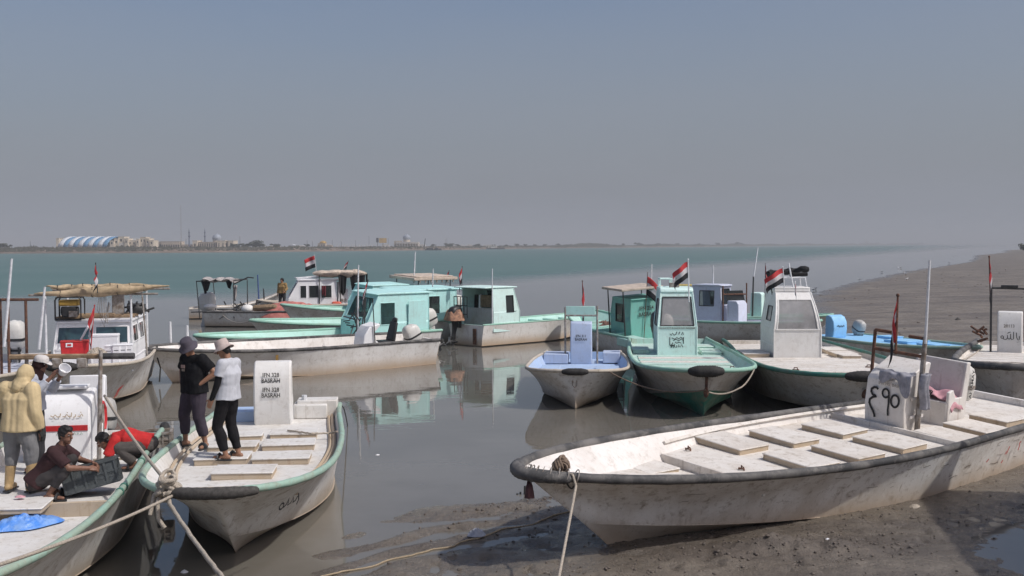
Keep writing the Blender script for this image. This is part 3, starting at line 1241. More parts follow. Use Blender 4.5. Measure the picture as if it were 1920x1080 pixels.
def vnoise(x, y, seed):
    xi, yi = np.floor(x).astype(np.int64), np.floor(y).astype(np.int64)
    xf, yf = x - xi, y - yi

    def h(a, b):
        n = (a * 374761393 + b * 668265263 + seed * 144269) & 0x7fffffff
        n = ((n ^ (n >> 13)) * 1274126177) & 0x7fffffff
        return ((n ^ (n >> 16)) & 0xffff) / 65535.0
    u, v = xf * xf * (3 - 2 * xf), yf * yf * (3 - 2 * yf)
    return (h(xi, yi) * (1 - u) + h(xi + 1, yi) * u) * (1 - v) + (h(xi, yi + 1) * (1 - u) + h(xi + 1, yi + 1) * u) * v


def fbm(x, y, seed, oct=5, gain=.55):
    a, s_, t = 1., 0., 0.
    for i in range(oct):
        s_ = s_ + a * (vnoise(x, y, seed + i * 17) - .5)
        t += a
        x, y, a = x * 2.03 + 11.3, y * 2.03 + 5.7, a * gain
    return s_ / t


def shore_dist(x, y):
    """signed distance to the waterline : positive on the mud"""
    best = np.full(x.shape, 1e9)
    sgn = np.ones(x.shape)
    for (ax, ay), (bx, by) in zip(SHORE[:-1], SHORE[1:]):
        dx, dy = bx - ax, by - ay
        t = np.clip(((x - ax) * dx + (y - ay) * dy) / (dx * dx + dy * dy), 0, 1)
        d = np.hypot(x - ax - t * dx, y - ay - t * dy)
        cr = dx * (y - ay) - dy * (x - ax)
        upd = d < best - 1e-9
        best = np.where(upd, d, best)
        sgn = np.where(upd, np.where(cr < 0, 1., -1.), sgn)
    return best * sgn


def mud_height(x, y):
    d = shore_dist(x, y)
    near = np.exp(-((np.hypot(x, y - 15) / 16.) ** 2))
    far = np.clip((np.hypot(x, y) - 25) / 40, 0, 1)
    h = np.where(d > 0, .030 * np.minimum(d, 3) / 3 + (.006 + .012 * far) * np.minimum(d, 30) + far * (.010 * np.clip(d, 0, 130)), np.maximum(.075 * d, -2.2))
    h = h * np.where(d > 0, 1, 1)
    edge = np.exp(-(d / 3.) ** 2)
    h = h + .045 * fbm(x * 1.1, y * 1.1, 3, 5) * (.4 + edge)
    land = np.clip((d + .6) / 1.2, 0, 1)
    # lumpy churned mud, foot holes and drag furrows towards the water
    lump_ = fbm(x * 3.3, y * 3.3, 9, 5, .62)
    h = h + land * near * .065 * lump_
    h = h + land * near * .05 * np.clip(fbm(x * 9, y * 9, 21, 3) - .08, 0, 1) * np.clip(fbm(x * .7, y * .7, 5, 2) * 6 + .5, 0, 1)
    holes = np.clip(vnoise(x * 5.1, y * 5.1, 77) - .80, 0, 1) * np.clip(fbm(x * .5 + 3, y * .5, 31, 2) * 5 + .4, 0, 1)
    h = h - land * near * .35 * holes
    u, v = x * .80 + y * .60, -x * .60 + y * .80
    fur = np.sin(v * 7.5 + 2.2 * fbm(u * .4, v * .6, 51, 3) * 6)
    zone = np.exp(-(((x + 1.3) / 1.7) ** 2 + ((y - 14.6) / 2.4) ** 2))
    h = h + zone * .045 * fur
    # heaped mud beside the big hull's forefoot
    for cx, cy, a, sx, sy in ((3.6, 14.0, .15, .75, .26), (2.6, 13.6, .05, .5, .3), (5.2, 15.2, .04, .7, .25), (0.3, 16.4, .05, 1.0, .3)):
        h = h + a * np.exp(-(((x - cx) / sx) ** 2 + ((y - cy) / sy) ** 2)) * (1 + 2.6 * lump_)
    # wet hollow near the bottom right
    h = h - .10 * np.exp(-(((x - 7.0) / 1.4) ** 2 + ((y - 13.6) / 2.6) ** 2))
    h = h + far * land * (.10 * fbm(x * .12, y * .35, 61, 4) + .05 * fbm(x * .6, y * 1.4, 63, 4))
    return h


def axis(segs):
    r_ = []
    for a, b, st in segs:
        r_ += list(np.arange(a, b, st))
    r_.append(segs[-1][1])
    return np.array(r_)


def grow(a, b, n):
    return [a + (b - a) * (i / n) ** 3 for i in range(1, n + 1)]


gx = np.array([-8800, -2000, -400, -80, -30, -15] + list(axis([(-7, 9.0, .05), (9.0, 16, .14), (16, 62, .55)])) + grow(62, 8800, 40))
gy = np.array([-600, -100, -20, 0] + list(axis([(5, 11.5, .2), (11.5, 21, .05), (21, 34, .16), (34, 130, .5)])) + grow(130, 8800, 46))
X, Y = np.meshgrid(gx, gy)
Z = mud_height(X, Y)
nxv, nyv = len(gx), len(gy)
co = np.stack([X.ravel(), Y.ravel(), Z.ravel()], 1).astype(np.float32)
ii = np.arange(nxv * nyv).reshape(nyv, nxv)
quads = np.stack([ii[:-1, :-1].ravel(), ii[:-1, 1:].ravel(), ii[1:, 1:].ravel(), ii[1:, :-1].ravel()], 1).astype(np.int32)
me = bpy.data.meshes.new('mud_flat')
me.vertices.add(len(co))
me.vertices.foreach_set('co', co.ravel())
me.loops.add(quads.size)
me.loops.foreach_set('vertex_index', quads.ravel())
me.polygons.add(len(quads))
me.polygons.foreach_set('loop_start', np.arange(0, quads.size, 4, dtype=np.int32))
me.polygons.foreach_set('use_smooth', np.ones(len(quads), dtype=bool))
me.update()
g = NT('wet_mud')
v = g.coord(rand=False)
tc = g.n('TexCoord')
sep = g.n('SeparateXYZ')
g.l(tc.outputs['Object'], sep.inputs[0])
n1 = g.noise(v, .55, 6, .65)
n2 = g.noise(v, 4.5, 6, .7)
n3 = g.noise(v, 17, 6, .75)
n4 = g.noise(g.coord((.10, .55, 1), rand=False), 1.0, 7, .75)
c = g.mix(g.ramp(n1, .35, .65), (.156, .130, .103), (.220, .188, .152))
c = g.mix(g.math('MULTIPLY', g.ramp(n2, .5, .75), .55), c, (.095, .078, .066))
c = g.mix(g.math('MULTIPLY', g.ramp(n3, .60, .72), .6), c, (.05, .041, .036))
c = g.mix(g.math('MULTIPLY', g.ramp(n4, .46, .62), .75), c, (.095, .078, .066))
wet = g.ramp(g.math('ADD', sep.outputs[2], g.math('MULTIPLY', g.math('SUBTRACT', n2, .5), .05)), .00, .11, 1, 0)
c = g.mix(g.math('MULTIPLY', wet, .35), c, (.085, .074, .064))
g.l(c, g.b.inputs['Base Color'])
ro = g.math('ADD', g.math('MULTIPLY', wet, -.36), g.ramp(n2, .3, .7, .42, .72))
g.l(ro, g.b.inputs['Roughness'])
g.b.inputs['Specular IOR Level'].default_value = .5
g.bump(g.math('ADD', n3, g.math('MULTIPLY', n2, 1.5)), .9, .035)
me.materials.append(g.mat)
mud = link_mesh('mud_flat', me)
tag(mud, kind='structure')

# crumbs and clods of mud lying on the flat : uncountable
mb = MB()
rr = random.Random(11)
cl = []
while len(cl) < 1500:
    if rr.random() < .55:
        cx_, cy_ = rr.choice(((3.5, 14.0), (3.8, 13.9), (3.0, 14.0), (.6, 16.4), (-.8, 15.2), (4.6, 14.4), (1.6, 13.2), (6.0, 15.6), (-.2, 16.9), (2.2, 12.2)))
        x, y = rr.gauss(cx_, .75), rr.gauss(cy_, .40)
    else:
        x, y = rr.uniform(-2.2, 8.5), rr.uniform(11.5, 20.5)
    cl.append((x, y, abs(rr.gauss(.005, .008)) + .004))
ca = np.array(cl)
ch = mud_height(ca[:, 0], ca[:, 1])
cd = shore_dist(ca[:, 0], ca[:, 1])
for (x, y, r_), h_, d_ in zip(cl, ch, cd):
    if d_ < .05 or h_ < .004:
        continue
    mb.ell((x, y, h_ + r_ * .3), (r_ * rr.uniform(.8, 1.7), r_ * rr.uniform(.8, 1.4), r_ * rr.uniform(.5, .9)), Matrix.Rotation(rr.uniform(0, 6), 3, 'Z'), 6, 4)
far_c = [(rr.uniform(14, 75), rr.uniform(32, 150), rr.uniform(.02, .07)) for _ in range(420)]
fa_ = np.array(far_c)
fh_ = mud_height(fa_[:, 0], fa_[:, 1])
fd_ = shore_dist(fa_[:, 0], fa_[:, 1])
for (x, y, r_), h_, d_ in zip(far_c, fh_, fd_):
    if d_ > .4:
        mb.ell((x, y, h_ + r_ * .1), (r_ * rr.uniform(1, 2.5), r_ * rr.uniform(.8, 1.4), r_ * rr.uniform(.4, .8)), None, 6, 4)
tag(mb.build('mud_clods', plain('dark_mud_clod', (.13, .107, .09), .7, .4, 8, col2=(.07, .058, .05)), None, smooth=60), kind='stuff')

# ------------------------------------------------------------------ water
g = NT('river_water')
tc = g.n('TexCoord')
sep = g.n('SeparateXYZ')
g.l(tc.outputs['Object'], sep.inputs[0])
x_, y_ = sep.outputs[0], sep.outputs[1]
wav = g.noise(g.coord((.010, .02, 1), rand=False), 1., 4, .6)
line = g.math('MAXIMUM', g.math('ADD', g.math('MULTIPLY', x_, 2.35), 128.), g.math('ADD', g.math('MULTIPLY', x_, .55), 104.))
dd = g.math('SUBTRACT', y_, line)
dd = g.math('ADD', dd, g.math('MULTIPLY', g.math('SUBTRACT', wav, .5), 55.))
dn_ = g.math('DIVIDE', dd, g.math('ADD', g.math('MULTIPLY', y_, .14), 8.))
far_m = g.ramp(dn_, -1.0, 1.0)
mid_m = g.ramp(y_, 22., 70.)
silt = g.noise(g.coord((.35, .35, 1), rand=False), 1., 4, .6)
cn = g.mix(g.ramp(silt, .35, .65), (.140, .128, .108), (.165, .152, .131))
c = g.mix(mid_m, cn, (.120, .126, .124))
wind = g.noise(g.coord((.006, .035, 1), rand=False), 1., 5, .65)
c = g.mix(far_m, c, g.mix(g.ramp(wind, .35, .65), (.060, .128, .105), (.082, .150, .126)))
g.l(c, g.b.inputs['Base Color'])
g.l(g.math('ADD', g.math('MULTIPLY', far_m, .30), .025), g.b.inputs['Roughness'])
g.b.inputs['IOR'].default_value = 1.333
b1 = g.noise(g.coord((1.1, 2.1, 1), rand=False), 1.0, 3, .5, .3)
b2 = g.noise(g.coord((6, 9, 1), rand=False), 1.0, 2, .5)
patch = g.ramp(g.noise(g.coord((.10, .16, 1), rand=False), 1., 3, .5), .40, .62, .15, 1.)
bb = g.math('ADD', g.math('MULTIPLY', b1, 1.0), g.math('MULTIPLY', g.math('MULTIPLY', b2, patch), .14))
bp = g.n('Bump')
g.l(bb, bp.inputs['Height'])
bp.inputs['Distance'].default_value = .05
g.l(g.math('ADD', g.math('MULTIPLY', far_m, .7), .055), bp.inputs['Strength'])
g.l(bp.outputs[0], g.b.inputs['Normal'])
mb = MB()
mb.add([(-8800, -600, 0), (8800, -600, 0), (8800, 8800, 0), (-8800, 8800, 0)], [(0, 1, 2, 3)])
tag(mb.build('river_water', g.mat, None, smooth=0), kind='structure')

# ------------------------------------------------------------------ far shore
FAR = [(-8800, 760), (-1500, 770), (-700, 790), (-385, 822), (-268, 805), (-208, 885), (-126, 990), (-60, 1180), (0, 1490), (110, 1720), (235, 1990), (440, 2420), (700, 2970), (1150, 3900), (1890, 5200), (3000, 6900), (4200, 8790)]


def far_y(x):
    for (a, b), (c_, d) in zip(FAR[:-1], FAR[1:]):
        if a <= x <= c_:
            return b + (d - b) * (x - a) / (c_ - a)
    return FAR[-1][1]


mb = MB()
xs = []
for (a, b), (c_, d) in zip(FAR[:-1], FAR[1:]):
    k = max(1, min(40, int(math.hypot(c_ - a, d - b) / 12))) if a > -800 and a < 800 else 3
    xs += [a + (c_ - a) * i / k for i in range(k)]
xs.append(FAR[-1][0])
vs, fs = [], []
prof = [(-6, -.6), (1, .5), (6, 2.0), (14, 3.2), (60, 3.7), (9000, 3.8)]
for x in xs:
    y = far_y(x)
    j = 3 * mnoise.noise(Vector((x * .03, 0, 0)))
    for dy, z in prof:
        yy = min(y + dy + (j if dy < 100 else 0), 8790)
        vs.append((x, yy, z * (1 + .25 * mnoise.noise(Vector((x * .02, dy * .1, 3)))) if 0 < z < 3.75 else z))
k = len(prof)
for i in range(len(xs) - 1):
    for j in range(k - 1):
        fs.append((i * k + j, (i + 1) * k + j, (i + 1) * k + j + 1, i * k + j + 1))
mb.add(vs, fs)
tag(mb.build('far_bank_terrain', plain('far_bank_earth', (.19, .145, .115), .95, .35, .08, bump=0), None), kind='structure')


def scatter_tris(mb, c, rad, n, sz, rr, mi=0, flat=.0):
    for _ in range(n):
        while True:
            p = Vector((rr.uniform(-1, 1), rr.uniform(-1, 1), rr.uniform(-1, 1)))
            if .25 < p.length < 1:
                break
        p = Vector((p.x * rad[0], p.y * rad[1], p.z * rad[2])) + Vector(c)
        a = Vector((rr.gauss(0, 1), rr.gauss(0, 1), rr.gauss(0, 1))).normalized()
        b_ = a.cross(Vector((rr.gauss(0, 1), rr.gauss(0, 1), rr.gauss(0, 1)))).normalized()
        s_ = sz * rr.uniform(.6, 1.4)
        mb.add([p + a * s_, p - a * s_ * .5 + b_ * s_ * .6, p - a * s_ * .4 - b_ * s_ * .7], [(0, 1, 2)], mi)


LEAF = plain('dusty_green_foliage', (.080, .088, .060), .9, .4, .4, col2=(.050, .058, .040), bump=0)
LEAF2 = plain('reed_scrub', (.155, .142, .100), .95, .4, .3, col2=(.095, .094, .066), bump=0)
BARK = plain('bark', (.10, .075, .055), .9, .3, 2, bump=0)
# bank scrub : one mass
mb = MB()
rr = random.Random(3)
for i in range(5200):
    x = -480 + 680 * rr.random() ** .9
    y = far_y(x) + rr.uniform(3, 26)
    h = rr.uniform(.5, 1.6) * (1.5 if x < -180 else .9) * (.5 + 1.0 * max(0, mnoise.noise(Vector((x * .05, y * .05, 1))) + .35))
    z0 = .6 + min(2.6, (y - far_y(x)) * .22)
    wv = rr.uniform(.8, 2.2)
    mb.add([(x - wv, y, z0), (x + wv, y + rr.uniform(-1, 1), z0), (x + rr.uniform(-.6, .6), y, z0 + h)], [(0, 1, 2)])
for i in range(4200):
    x = 60 + 2000 * rr.random() ** 1.2
    y = far_y(x) + rr.uniform(3, 40)
    h = rr.uniform(1.5, 4.2) * (.5 + max(0, mnoise.noise(Vector((x * .012, 4, 1))) + .4))
    wv = rr.uniform(3, 9)
    mb.add([(x - wv, y, 2), (x + wv, y, 2), (x + rr.uniform(-2, 2), y, 2.4 + h)], [(0, 1, 2)])
tag(mb.build('bank_scrub', LEAF2, None, smooth=0), 'low grey green scrub along the far river bank', 'scrub', kind='stuff')


def tree_mesh(seed):
    rr = random.Random(seed)
    c_ = MB()
    for _ in range(9):
        cc = (rr.uniform(-1.6, 1.6), rr.uniform(-1.6, 1.6), rr.uniform(2.0, 4.6))
        scatter_tris(c_, cc, (rr.uniform(.9, 1.5),) * 2 + (rr.uniform(.6, 1.1),), 70, .34, rr)
    t_ = MB()
    t_.tube([(0, 0, 0), (.1, 0, 1.2), (0, .1, 2.6)], [.22, .17, .1], 7)
    for k in range(4):
        a = k * 1.6 + rr.random()
        t_.tube([(0, .05, 1.6), (.8 * math.cos(a), .8 * math.sin(a), 2.7), (1.3 * math.cos(a), 1.3 * math.sin(a), 3.6)], [.1, .07, .03], 5)
    return c_.mesh('crown', LEAF, 0), t_.mesh('trunk', BARK)


TREES = [tree_mesh(s_) for s_ in (1, 2, 3)]
TREE_SPOTS = [(438, 1.1), (447, .9), (455, 1.0), (464, 1.25), (475, 1.0), (480, 1.7), (486, 1.5), (493, .9), (513, .9), (520, 1.0), (8, 1.2), (16, .9), (-4, 1.3),
              (575, .8), (812, 1.0), (841, 1.5), (846, 1.2), (858, .9), (890, 1.0), (898, 1.0), (925, 1.1), (950, 1.2), (968, 1.4), (985, 1.2), (1003, 1.3), (1022, 1.1), (1047, 1.4),
              (1068, 1.3), (1092, 1.5), (1118, 1.2), (1140, 1.4), (1168, 1.3), (1195, 1.8), (1202, 1.5), (1235, 1.4), (1270, 1.5), (1310, 1.5), (1345, 1.8), (1382, 2.4), (1392, 2.0)]
for i, (px, k) in enumerate(TREE_SPOTS):
    x0 = atY(px, 465, 900).x / 900
    y = 820
    for _ in range(12):
        y = far_y(x0 * y) + 30
    o = empty('bank_tree', (x0 * y, y, 1.9), rz=i * 1.3)
    kk = k * (.85 if y < 1100 else .8 * min(1.7, y / 1100))
    if px > 900:
        kk *= .66
    o.scale = (kk * 1.5, kk * 1.5, kk * .9)
    o.location.z = 3.4 - kk * (.4 if y < 1100 else 1.3)
    lab = ('dusty green tree on the bank left of the striped hall' if px < 30 else 'dusty green tree in the clump right of the cream mosque' if px < 530 else 'low tree left of the golden dome' if px < 600 else
           'dark tree near the leaning post of the dark barge' if px < 870 else 'small hazy tree in the distant line right of the low dark boat')
    tag(o, lab, 'tree', 'trees along the far bank, ' + lab)
    cm, tm = TREES[i % 3]
    link_mesh('crown', cm, o)
    link_mesh('trunk', tm, o)

xs0 = atY(1918, 455, 420)
o = empty('bank_tree', (xs0.x + 1, 420, float(mud_height(np.array([xs0.x]), np.array([420.]))[0]) - .3))
o.scale = (1.0, 1.0, .8)
tag(o, 'lone dark tree on the mud bank at the far right edge', 'tree', 'trees along the far bank')
link_mesh('crown', TREES[0][0], o)
link_mesh('trunk', TREES[0][1], o)

STONE = plain('cream_stone', (.64, .56, .45), .85, .15, .3, bump=0)
STONE2 = plain('buff_stone', (.50, .43, .35), .85, .15, .3, bump=0)
STONE3 = plain('pale_plaster', (.70, .67, .62), .85, .12, .3, bump=0)
ROOFW = plain('white_roof_sheet', (.66, .69, .73), .6, .08, .3, bump=0)
ROOFB = plain('blue_roof_sheet', (.12, .29, .50), .6, .12, .3, bump=0)
DARKWIN = plain('dark_window', (.05, .05, .055), .3, .2, bump=0)
GREYTILE = plain('grey_dome_tile', (.30, .33, .38), .6, .15, .6, bump=0)
BLUETILE = plain('blue_grey_minaret', (.12, .14, .20), .6, .15, .6, bump=0)
GOLD = plain('gold_dome', (.48, .30, .07), .5, .15, .6, metal=.2, bump=0)
DARKSTEEL = plain('dark_steel', (.05, .05, .055), .6, .2, bump=0)


def fx(px, Y):
    return atY(px, 465, Y).x


def fz(px, py, Y):
    return atY(px, py, Y).z


def block(o, px0, px1, pytop, Y, dep, mat, base=1.8, wins=0, rows=1, name='wall', whs=(.5, .5)):
    x0, x1, zt = fx(px0, Y) - o.location.x, fx(px1, Y) - o.location.x, fz((px0 + px1) / 2, pytop, Y)
    yy = Y - o.location.y
    mb = MB()
    mb.box(((x0 + x1) / 2, yy + dep / 2, (zt + base) / 2 - o.location.z), (x1 - x0, dep, zt - base))
    mb.box(((x0 + x1) / 2, yy + dep / 2, zt - o.location.z + .12), (x1 - x0 + .3, dep + .3, .3))
    w_ = mb.build(name, mat, o, smooth=0)
    H_ = zt - base
    for r_ in range(rows):
        for k in range(wins):
            ww = (x1 - x0) / wins
            cx = x0 + ww * (k + .5)
            cz = base - o.location.z + H_ * (r_ + .5) / rows
            m2 = MB()
            m2.box((cx, yy - .02, cz), (ww * whs[0], .25, H_ / rows * whs[1]))
            m2.build('window', DARKWIN, w_, smooth=0)
    return w_


# sports hall with striped vault
Y0 = 860
hall = empty('vaulted_hall', (fx(160, Y0), Y0, 1.8))
tag(hall, 'long hall with a blue and white striped vaulted roof across the river', 'building')
xa, xb = fx(108, Y0) - hall.location.x, fx(213, Y0) - hall.location.x
zt = fz(160, 443, Y0) - 1.8
zb_ = fz(160, 463, Y0) - 1.8
NB = 10
for i in range(NB):
    mb = MB()
    rings = []
    for e in (0, .5, 1):
        ring = []
        for j in range(13):
            a = math.pi * j / 12
            sk = 5.5 * (j / 6 if j <= 6 else 1)
            ring.append((xa + (xb - xa - 5.5) * (i + e) / NB + sk * 1., 12 - 12 * math.cos(a), zb_ + (zt - zb_) * math.sin(a) ** .8 - (.25 if i % 2 else 0)))
        rings.append(ring)
    vs = [p for r_ in rings for p in r_]
    fs = [(r_ * 13 + j, (r_ + 1) * 13 + j, (r_ + 1) * 13 + j + 1, r_ * 13 + j + 1) for r_ in range(2) for j in range(12)]
    mb.add(vs, fs)
    o = mb.build('roof_band', ROOFB if i % 2 else ROOFW, hall)
    so = o.modifiers.new('thick', 'SOLIDIFY')
    so.thickness = .3
block(hall, 106, 216, 463, Y0 + 1, 22, STONE2, wins=0, name='wall')
block(hall, 105.5, 111, 447, Y0 + .5, 20, STONE, name='gable_wall')
# hall front : stepped cream towers
tw = empty('entrance_building', (fx(245, Y0 - 6), Y0 - 6, 1.8))
tag(tw, 'cream stone building with stepped square towers beside the striped hall', 'building')
for (a, b_, t, dy, wn) in ((206, 214, 451, 0, 1), (214.5, 222, 448, 1.5, 1), (222, 233, 444, 3, 1), (233.5, 240, 447.5, 1.5, 1), (240.5, 255, 451, 5, 2), (255.5, 261, 448, 1, 1), (263, 273, 445, 3, 2), (273.5, 280, 447.5, 1.5, 1), (280.5, 288, 451, 0, 1)):
    block(tw, a, b_, t, Y0 - 6 + dy, 12, STONE, wins=wn, rows=2, name='tower', whs=(.3, .35))
block(tw, 223.5, 232, 456, Y0 - 4, 2, STONE3, name='porch')
block(tw, 241, 256, 447.5, Y0 + 6, 8, ROOFW, name='roof')
lb = empty('low_building', (fx(310, Y0 + 40), Y0 + 40, 1.8))
tag(lb, 'low buff building between the stepped towers and the minarets', 'building')
block(lb, 286, 303, 453.5, Y0 + 40, 14, STONE2, wins=4, whs=(.5, .4))
block(lb, 302, 337, 453, Y0 + 38, 14, STONE2, wins=8, whs=(.55, .3))
block(lb, 337.5, 360, 459, Y0 + 42, 10, STONE2, wins=4, whs=(.4, .4), name='annexe')
mq = empty('mosque', (fx(400, Y0 + 40), Y0 + 40, 1.8))
tag(mq, 'cream mosque with a grey dome and two dark minarets on the far bank', 'mosque')
block(mq, 361, 370, 451.5, Y0 + 40, 14, STONE, wins=1, whs=(.3, .4))
block(mq, 370, 408, 454, Y0 + 42, 16, STONE2, wins=9, whs=(.45, .7))
block(mq, 407, 422, 451.5, Y0 + 40, 14, STONE, wins=2, whs=(.2, .5))
block(mq, 422, 428, 452.5, Y0 + 41, 14, STONE2, wins=1, whs=(.4, .6))
block(mq, 428, 438, 451.5, Y0 + 40, 14, STONE, wins=1, whs=(.2, .5))


def dome(o, px, pybase, pytop, wpx, Y, mat, drum=True):
    x = fx(px, Y) - o.location.x
    z0, z1 = fz(px, pybase, Y) - o.location.z, fz(px, pytop, Y) - o.location.z
    r_ = (fx(px + wpx / 2, Y) - fx(px - wpx / 2, Y)) / 2
    mb = MB()
    hh = z1 - z0
    pr = [(.86, 0), (.92, .12), (1.0, .24), (1.02, .36), (.96, .52), (.80, .68), (.55, .81), (.26, .90), (.05, .95), (.02, 1.1)]
    mb.rings([[(x + r_ * a * math.cos(q), Y + 8 - o.location.y + r_ * a * math.sin(q), z0 + hh * b_) for q in [2 * math.pi * j / 20 for j in range(20)]] for a, b_ in pr])
    mb.build('dome', mat, o, smooth=60)
    if drum:
        m2 = MB()
        m2.rings([[(x + r_ * .9 * math.cos(q), Y + 8 - o.location.y + r_ * .9 * math.sin(q), z) for q in [2 * math.pi * j / 20 for j in range(20)]] for z in (z0 - hh * .5, z0 + .05)])
        m2.build('drum', STONE2, o)


def minaret(o, px, pybase, pytop, Y):
    x, yy = fx(px, Y) - o.location.x, Y - o.location.y
    z0, z1 = fz(px, pybase, Y) - o.location.z, fz(px, pytop, Y) - o.location.z
    H_ = z1 - z0
    mb = MB()
    pr = [(.62, 0), (.58, .10), (.50, .12), (.46, .52), (.8, .56), (.8, .60), (.42, .605), (.40, .72), (.62, .75), (.62, .78), (.34, .79), (.30, .86), (.12, .93), (.05, 1.)]
    mb.rings([[(x + a * 1.15 * math.cos(q), yy + a * 1.15 * math.sin(q), z0 + H_ * b_) for q in [2 * math.pi * j / 12 for j in range(12)]] for a, b_ in pr])
    mb.build('minaret', BLUETILE, o, smooth=30)


minaret(mq, 355, 464, 427, Y0 + 36)
minaret(mq, 384.5, 464, 427, Y0 + 50)
dome(mq, 402, 451, 437.5, 17, Y0 + 42, GREYTILE)
# second mosque with arcade
Y1 = 1130
m2q = empty('domed_shrine', (fx(763, Y1), Y1, 1.9))
tag(m2q, 'domed shrine with a white columned arcade near the middle of the far bank', 'mosque')
block(m2q, 739, 752, 452, Y1 + 6, 10, STONE2, base=1.9)
block(m2q, 744, 785, 454.5, Y1 + 8, 12, STONE2, base=1.9, name='wall')
ar = block(m2q, 743, 785, 454, Y1, 7, STONE3, base=fz(760, 456.5, Y1), name='arcade_roof')
for i in range(9):
    px = 744 + i * 5
    mb = MB()
    x = fx(px, Y1) - m2q.location.x
    zt_ = fz(px, 456, Y1) - 1.9
    mb.tube([(x, .6, -.2), (x, .6, zt_)], .42, 8)
    mb.build('column', STONE3, m2q)
block(m2q, 751, 786, 467, Y1 - 4, 3, STONE3, base=.4, name='terrace')
dome(m2q, 761.5, 449.5, 438.5, 14.5, Y1 + 1, GREYTILE)
# gold dome
Y2 = 1010
gd = empty('gold_domed_shrine', (fx(603, Y2), Y2, 1.9))
tag(gd, 'small shrine with a golden dome left of the middle of the far bank', 'shrine')
block(gd, 596, 610, 456.5, Y2, 10, STONE2, base=1.9, wins=3, whs=(.4, .6))
dome(gd, 603, 457, 451, 13, Y2 - 2, GOLD, False)
# small houses, huts
for i, (a, b_, t, Yq, mt, lab) in enumerate(((487, 495, 460, 920, ROOFW, 'white low hut beside the tallest bank tree'), (502, 512, 463, 930, STONE, 'cream shed half hidden in scrub left of a white shed'), (513, 523, 462, 940, STONE3, 'white shed right of a cream shed on the far bank'),
                                             (543, 552, 460, 960, ROOFW, 'pale hut left of the gold dome'), (554, 575, 462, 990, STONE3, 'long pale wall of a low house left of the gold dome'), (612, 622, 460.5, 1010, STONE2, 'buff house just right of the gold dome'),
                                             (716, 728, 459, 1100, STONE3, 'small pale house behind the yellow billboard'), (786, 797, 459.5, 1200, STONE3, 'white house right of the grey domed shrine'), (876, 886, 459.5, 1330, STONE3, 'distant white house among palms'),
                                             (908, 925, 460, 1400, STONE3, 'distant pale shed above the moored barge'))):
    o = empty('bank_house', (fx((a + b_) / 2, Yq), Yq, 1.8))
    tag(o, lab, 'house', 'small houses on the far bank')
    block(o, a, b_, t, Yq, 8, mt, wins=2, whs=(.3, .35))
    rf = MB()
    xw = (fx(b_, Yq) - fx(a, Yq)) / 2
    zr = fz(a, t, Yq) - 1.8
    rf.prism([(-xw - .3, zr + .3), (xw + .3, zr + .3), (0, zr + 1.0)], 'y', -.2, 8.4)
    rf.build('roof', mt, o, smooth=0)
# bollard like posts / column rows on the quay
for i in range(16):
    px = 632 + i * 4.6
    Yq = 1060
    zt_ = fz(px, 458.5 + (i % 3) * .8, Yq)
    mb = MB()
    mb.tube([(0, 0, 0), (0, 0, zt_ - 1.8)], .28, 6)
    mb.ell((0, 0, zt_ - 1.8), (.5, .5, .35), seg=8, rows=5)
    o = mb.build('quay_post', STONE3, None)
    o.location = (fx(px, Yq), Yq, 1.8)
    tag(o, 'pale post in a long row on the far quay', 'post', 'posts on the far quay')
for i in range(18):
    px = 852 + i * 4.6
    Yq = 1340
    zt_ = fz(px, 458.5 + (i * 7 % 3) * .7, Yq)
    mb = MB()
    mb.box((0, 0, (zt_ - 1.8) / 2), (1.3, .6, zt_ - 1.8), taper=.8)
    mb.ell((0, 0, zt_ - 1.8), (.65, .4, .4), seg=8, rows=5)
    o = mb.build('quay_bollard', STONE3, None)
    o.location = (fx(px, Yq), Yq, 1.8)
    tag(o, 'squat pale block in a row on the distant quay wall', 'block', 'blocks on the distant quay')
# lamp posts and masts
for i, (px, t, Yq) in enumerate(((450, 443, 900), (576, 450, 1000), (586, 452, 1000), (623, 450, 1040), (640, 452, 1060), (667, 450, 1060), (692, 443, 1080), (728, 446, 1100), (835, 448, 1280), (1478 - 640, 447, 1290), (57, 452, 850), (339, 452, 880), (349, 448, 880))):
    o = empty('lamp_post', (fx(px, Yq), Yq, 1.8))
    lab = 'thin dark lamp post behind the mosque and hall' if px < 460 else 'thin dark lamp post near the golden dome' if px < 660 else 'thin dark lamp post near the billboard and domed shrine'
    tag(o, lab, 'lamp post', 'lamp posts on the far bank, ' + lab)
    H_ = fz(px, t, Yq) - 1.8
    mb = MB()
    mb.tube([(0, 0, 0), (0, 0, H_)], [.22, .12], 6)
    mb.build('pole', DARKPIPE, o)
    mb = MB()
    for a in (0, math.pi):
        mb.box((math.cos(a) * .55, 0, H_), (.9, .35, .2))
    mb.build('lamp_head', STONE3, o)
ms = empty('lattice_mast', (fx(340, 900), 900, 1.8))
tag(ms, 'tall thin lattice radio mast behind the low building across the river', 'mast')
H_ = fz(340, 385, 900) - 1.8
mb = MB()
for a in range(3):
    q = a * 2.094
    mb.tube([(.35 * math.cos(q), .35 * math.sin(q), 0), (.12 * math.cos(q), .12 * math.sin(q), H_)], .05, 4)
mb.build('mast_leg', GREYPIPE, ms)
mb = MB()
for k in range(30):
    z0, z1 = H_ * k / 30, H_ * (k + 1) / 30
    r0 = .35 - .23 * k / 30
    q = (k % 3) * 2.094
    mb.tube([(r0 * math.cos(q), r0 * math.sin(q), z0), (r0 * math.cos(q + 2.094), r0 * math.sin(q + 2.094), z1)], .035, 4)
mb.build('bracing', GREYPIPE, ms)
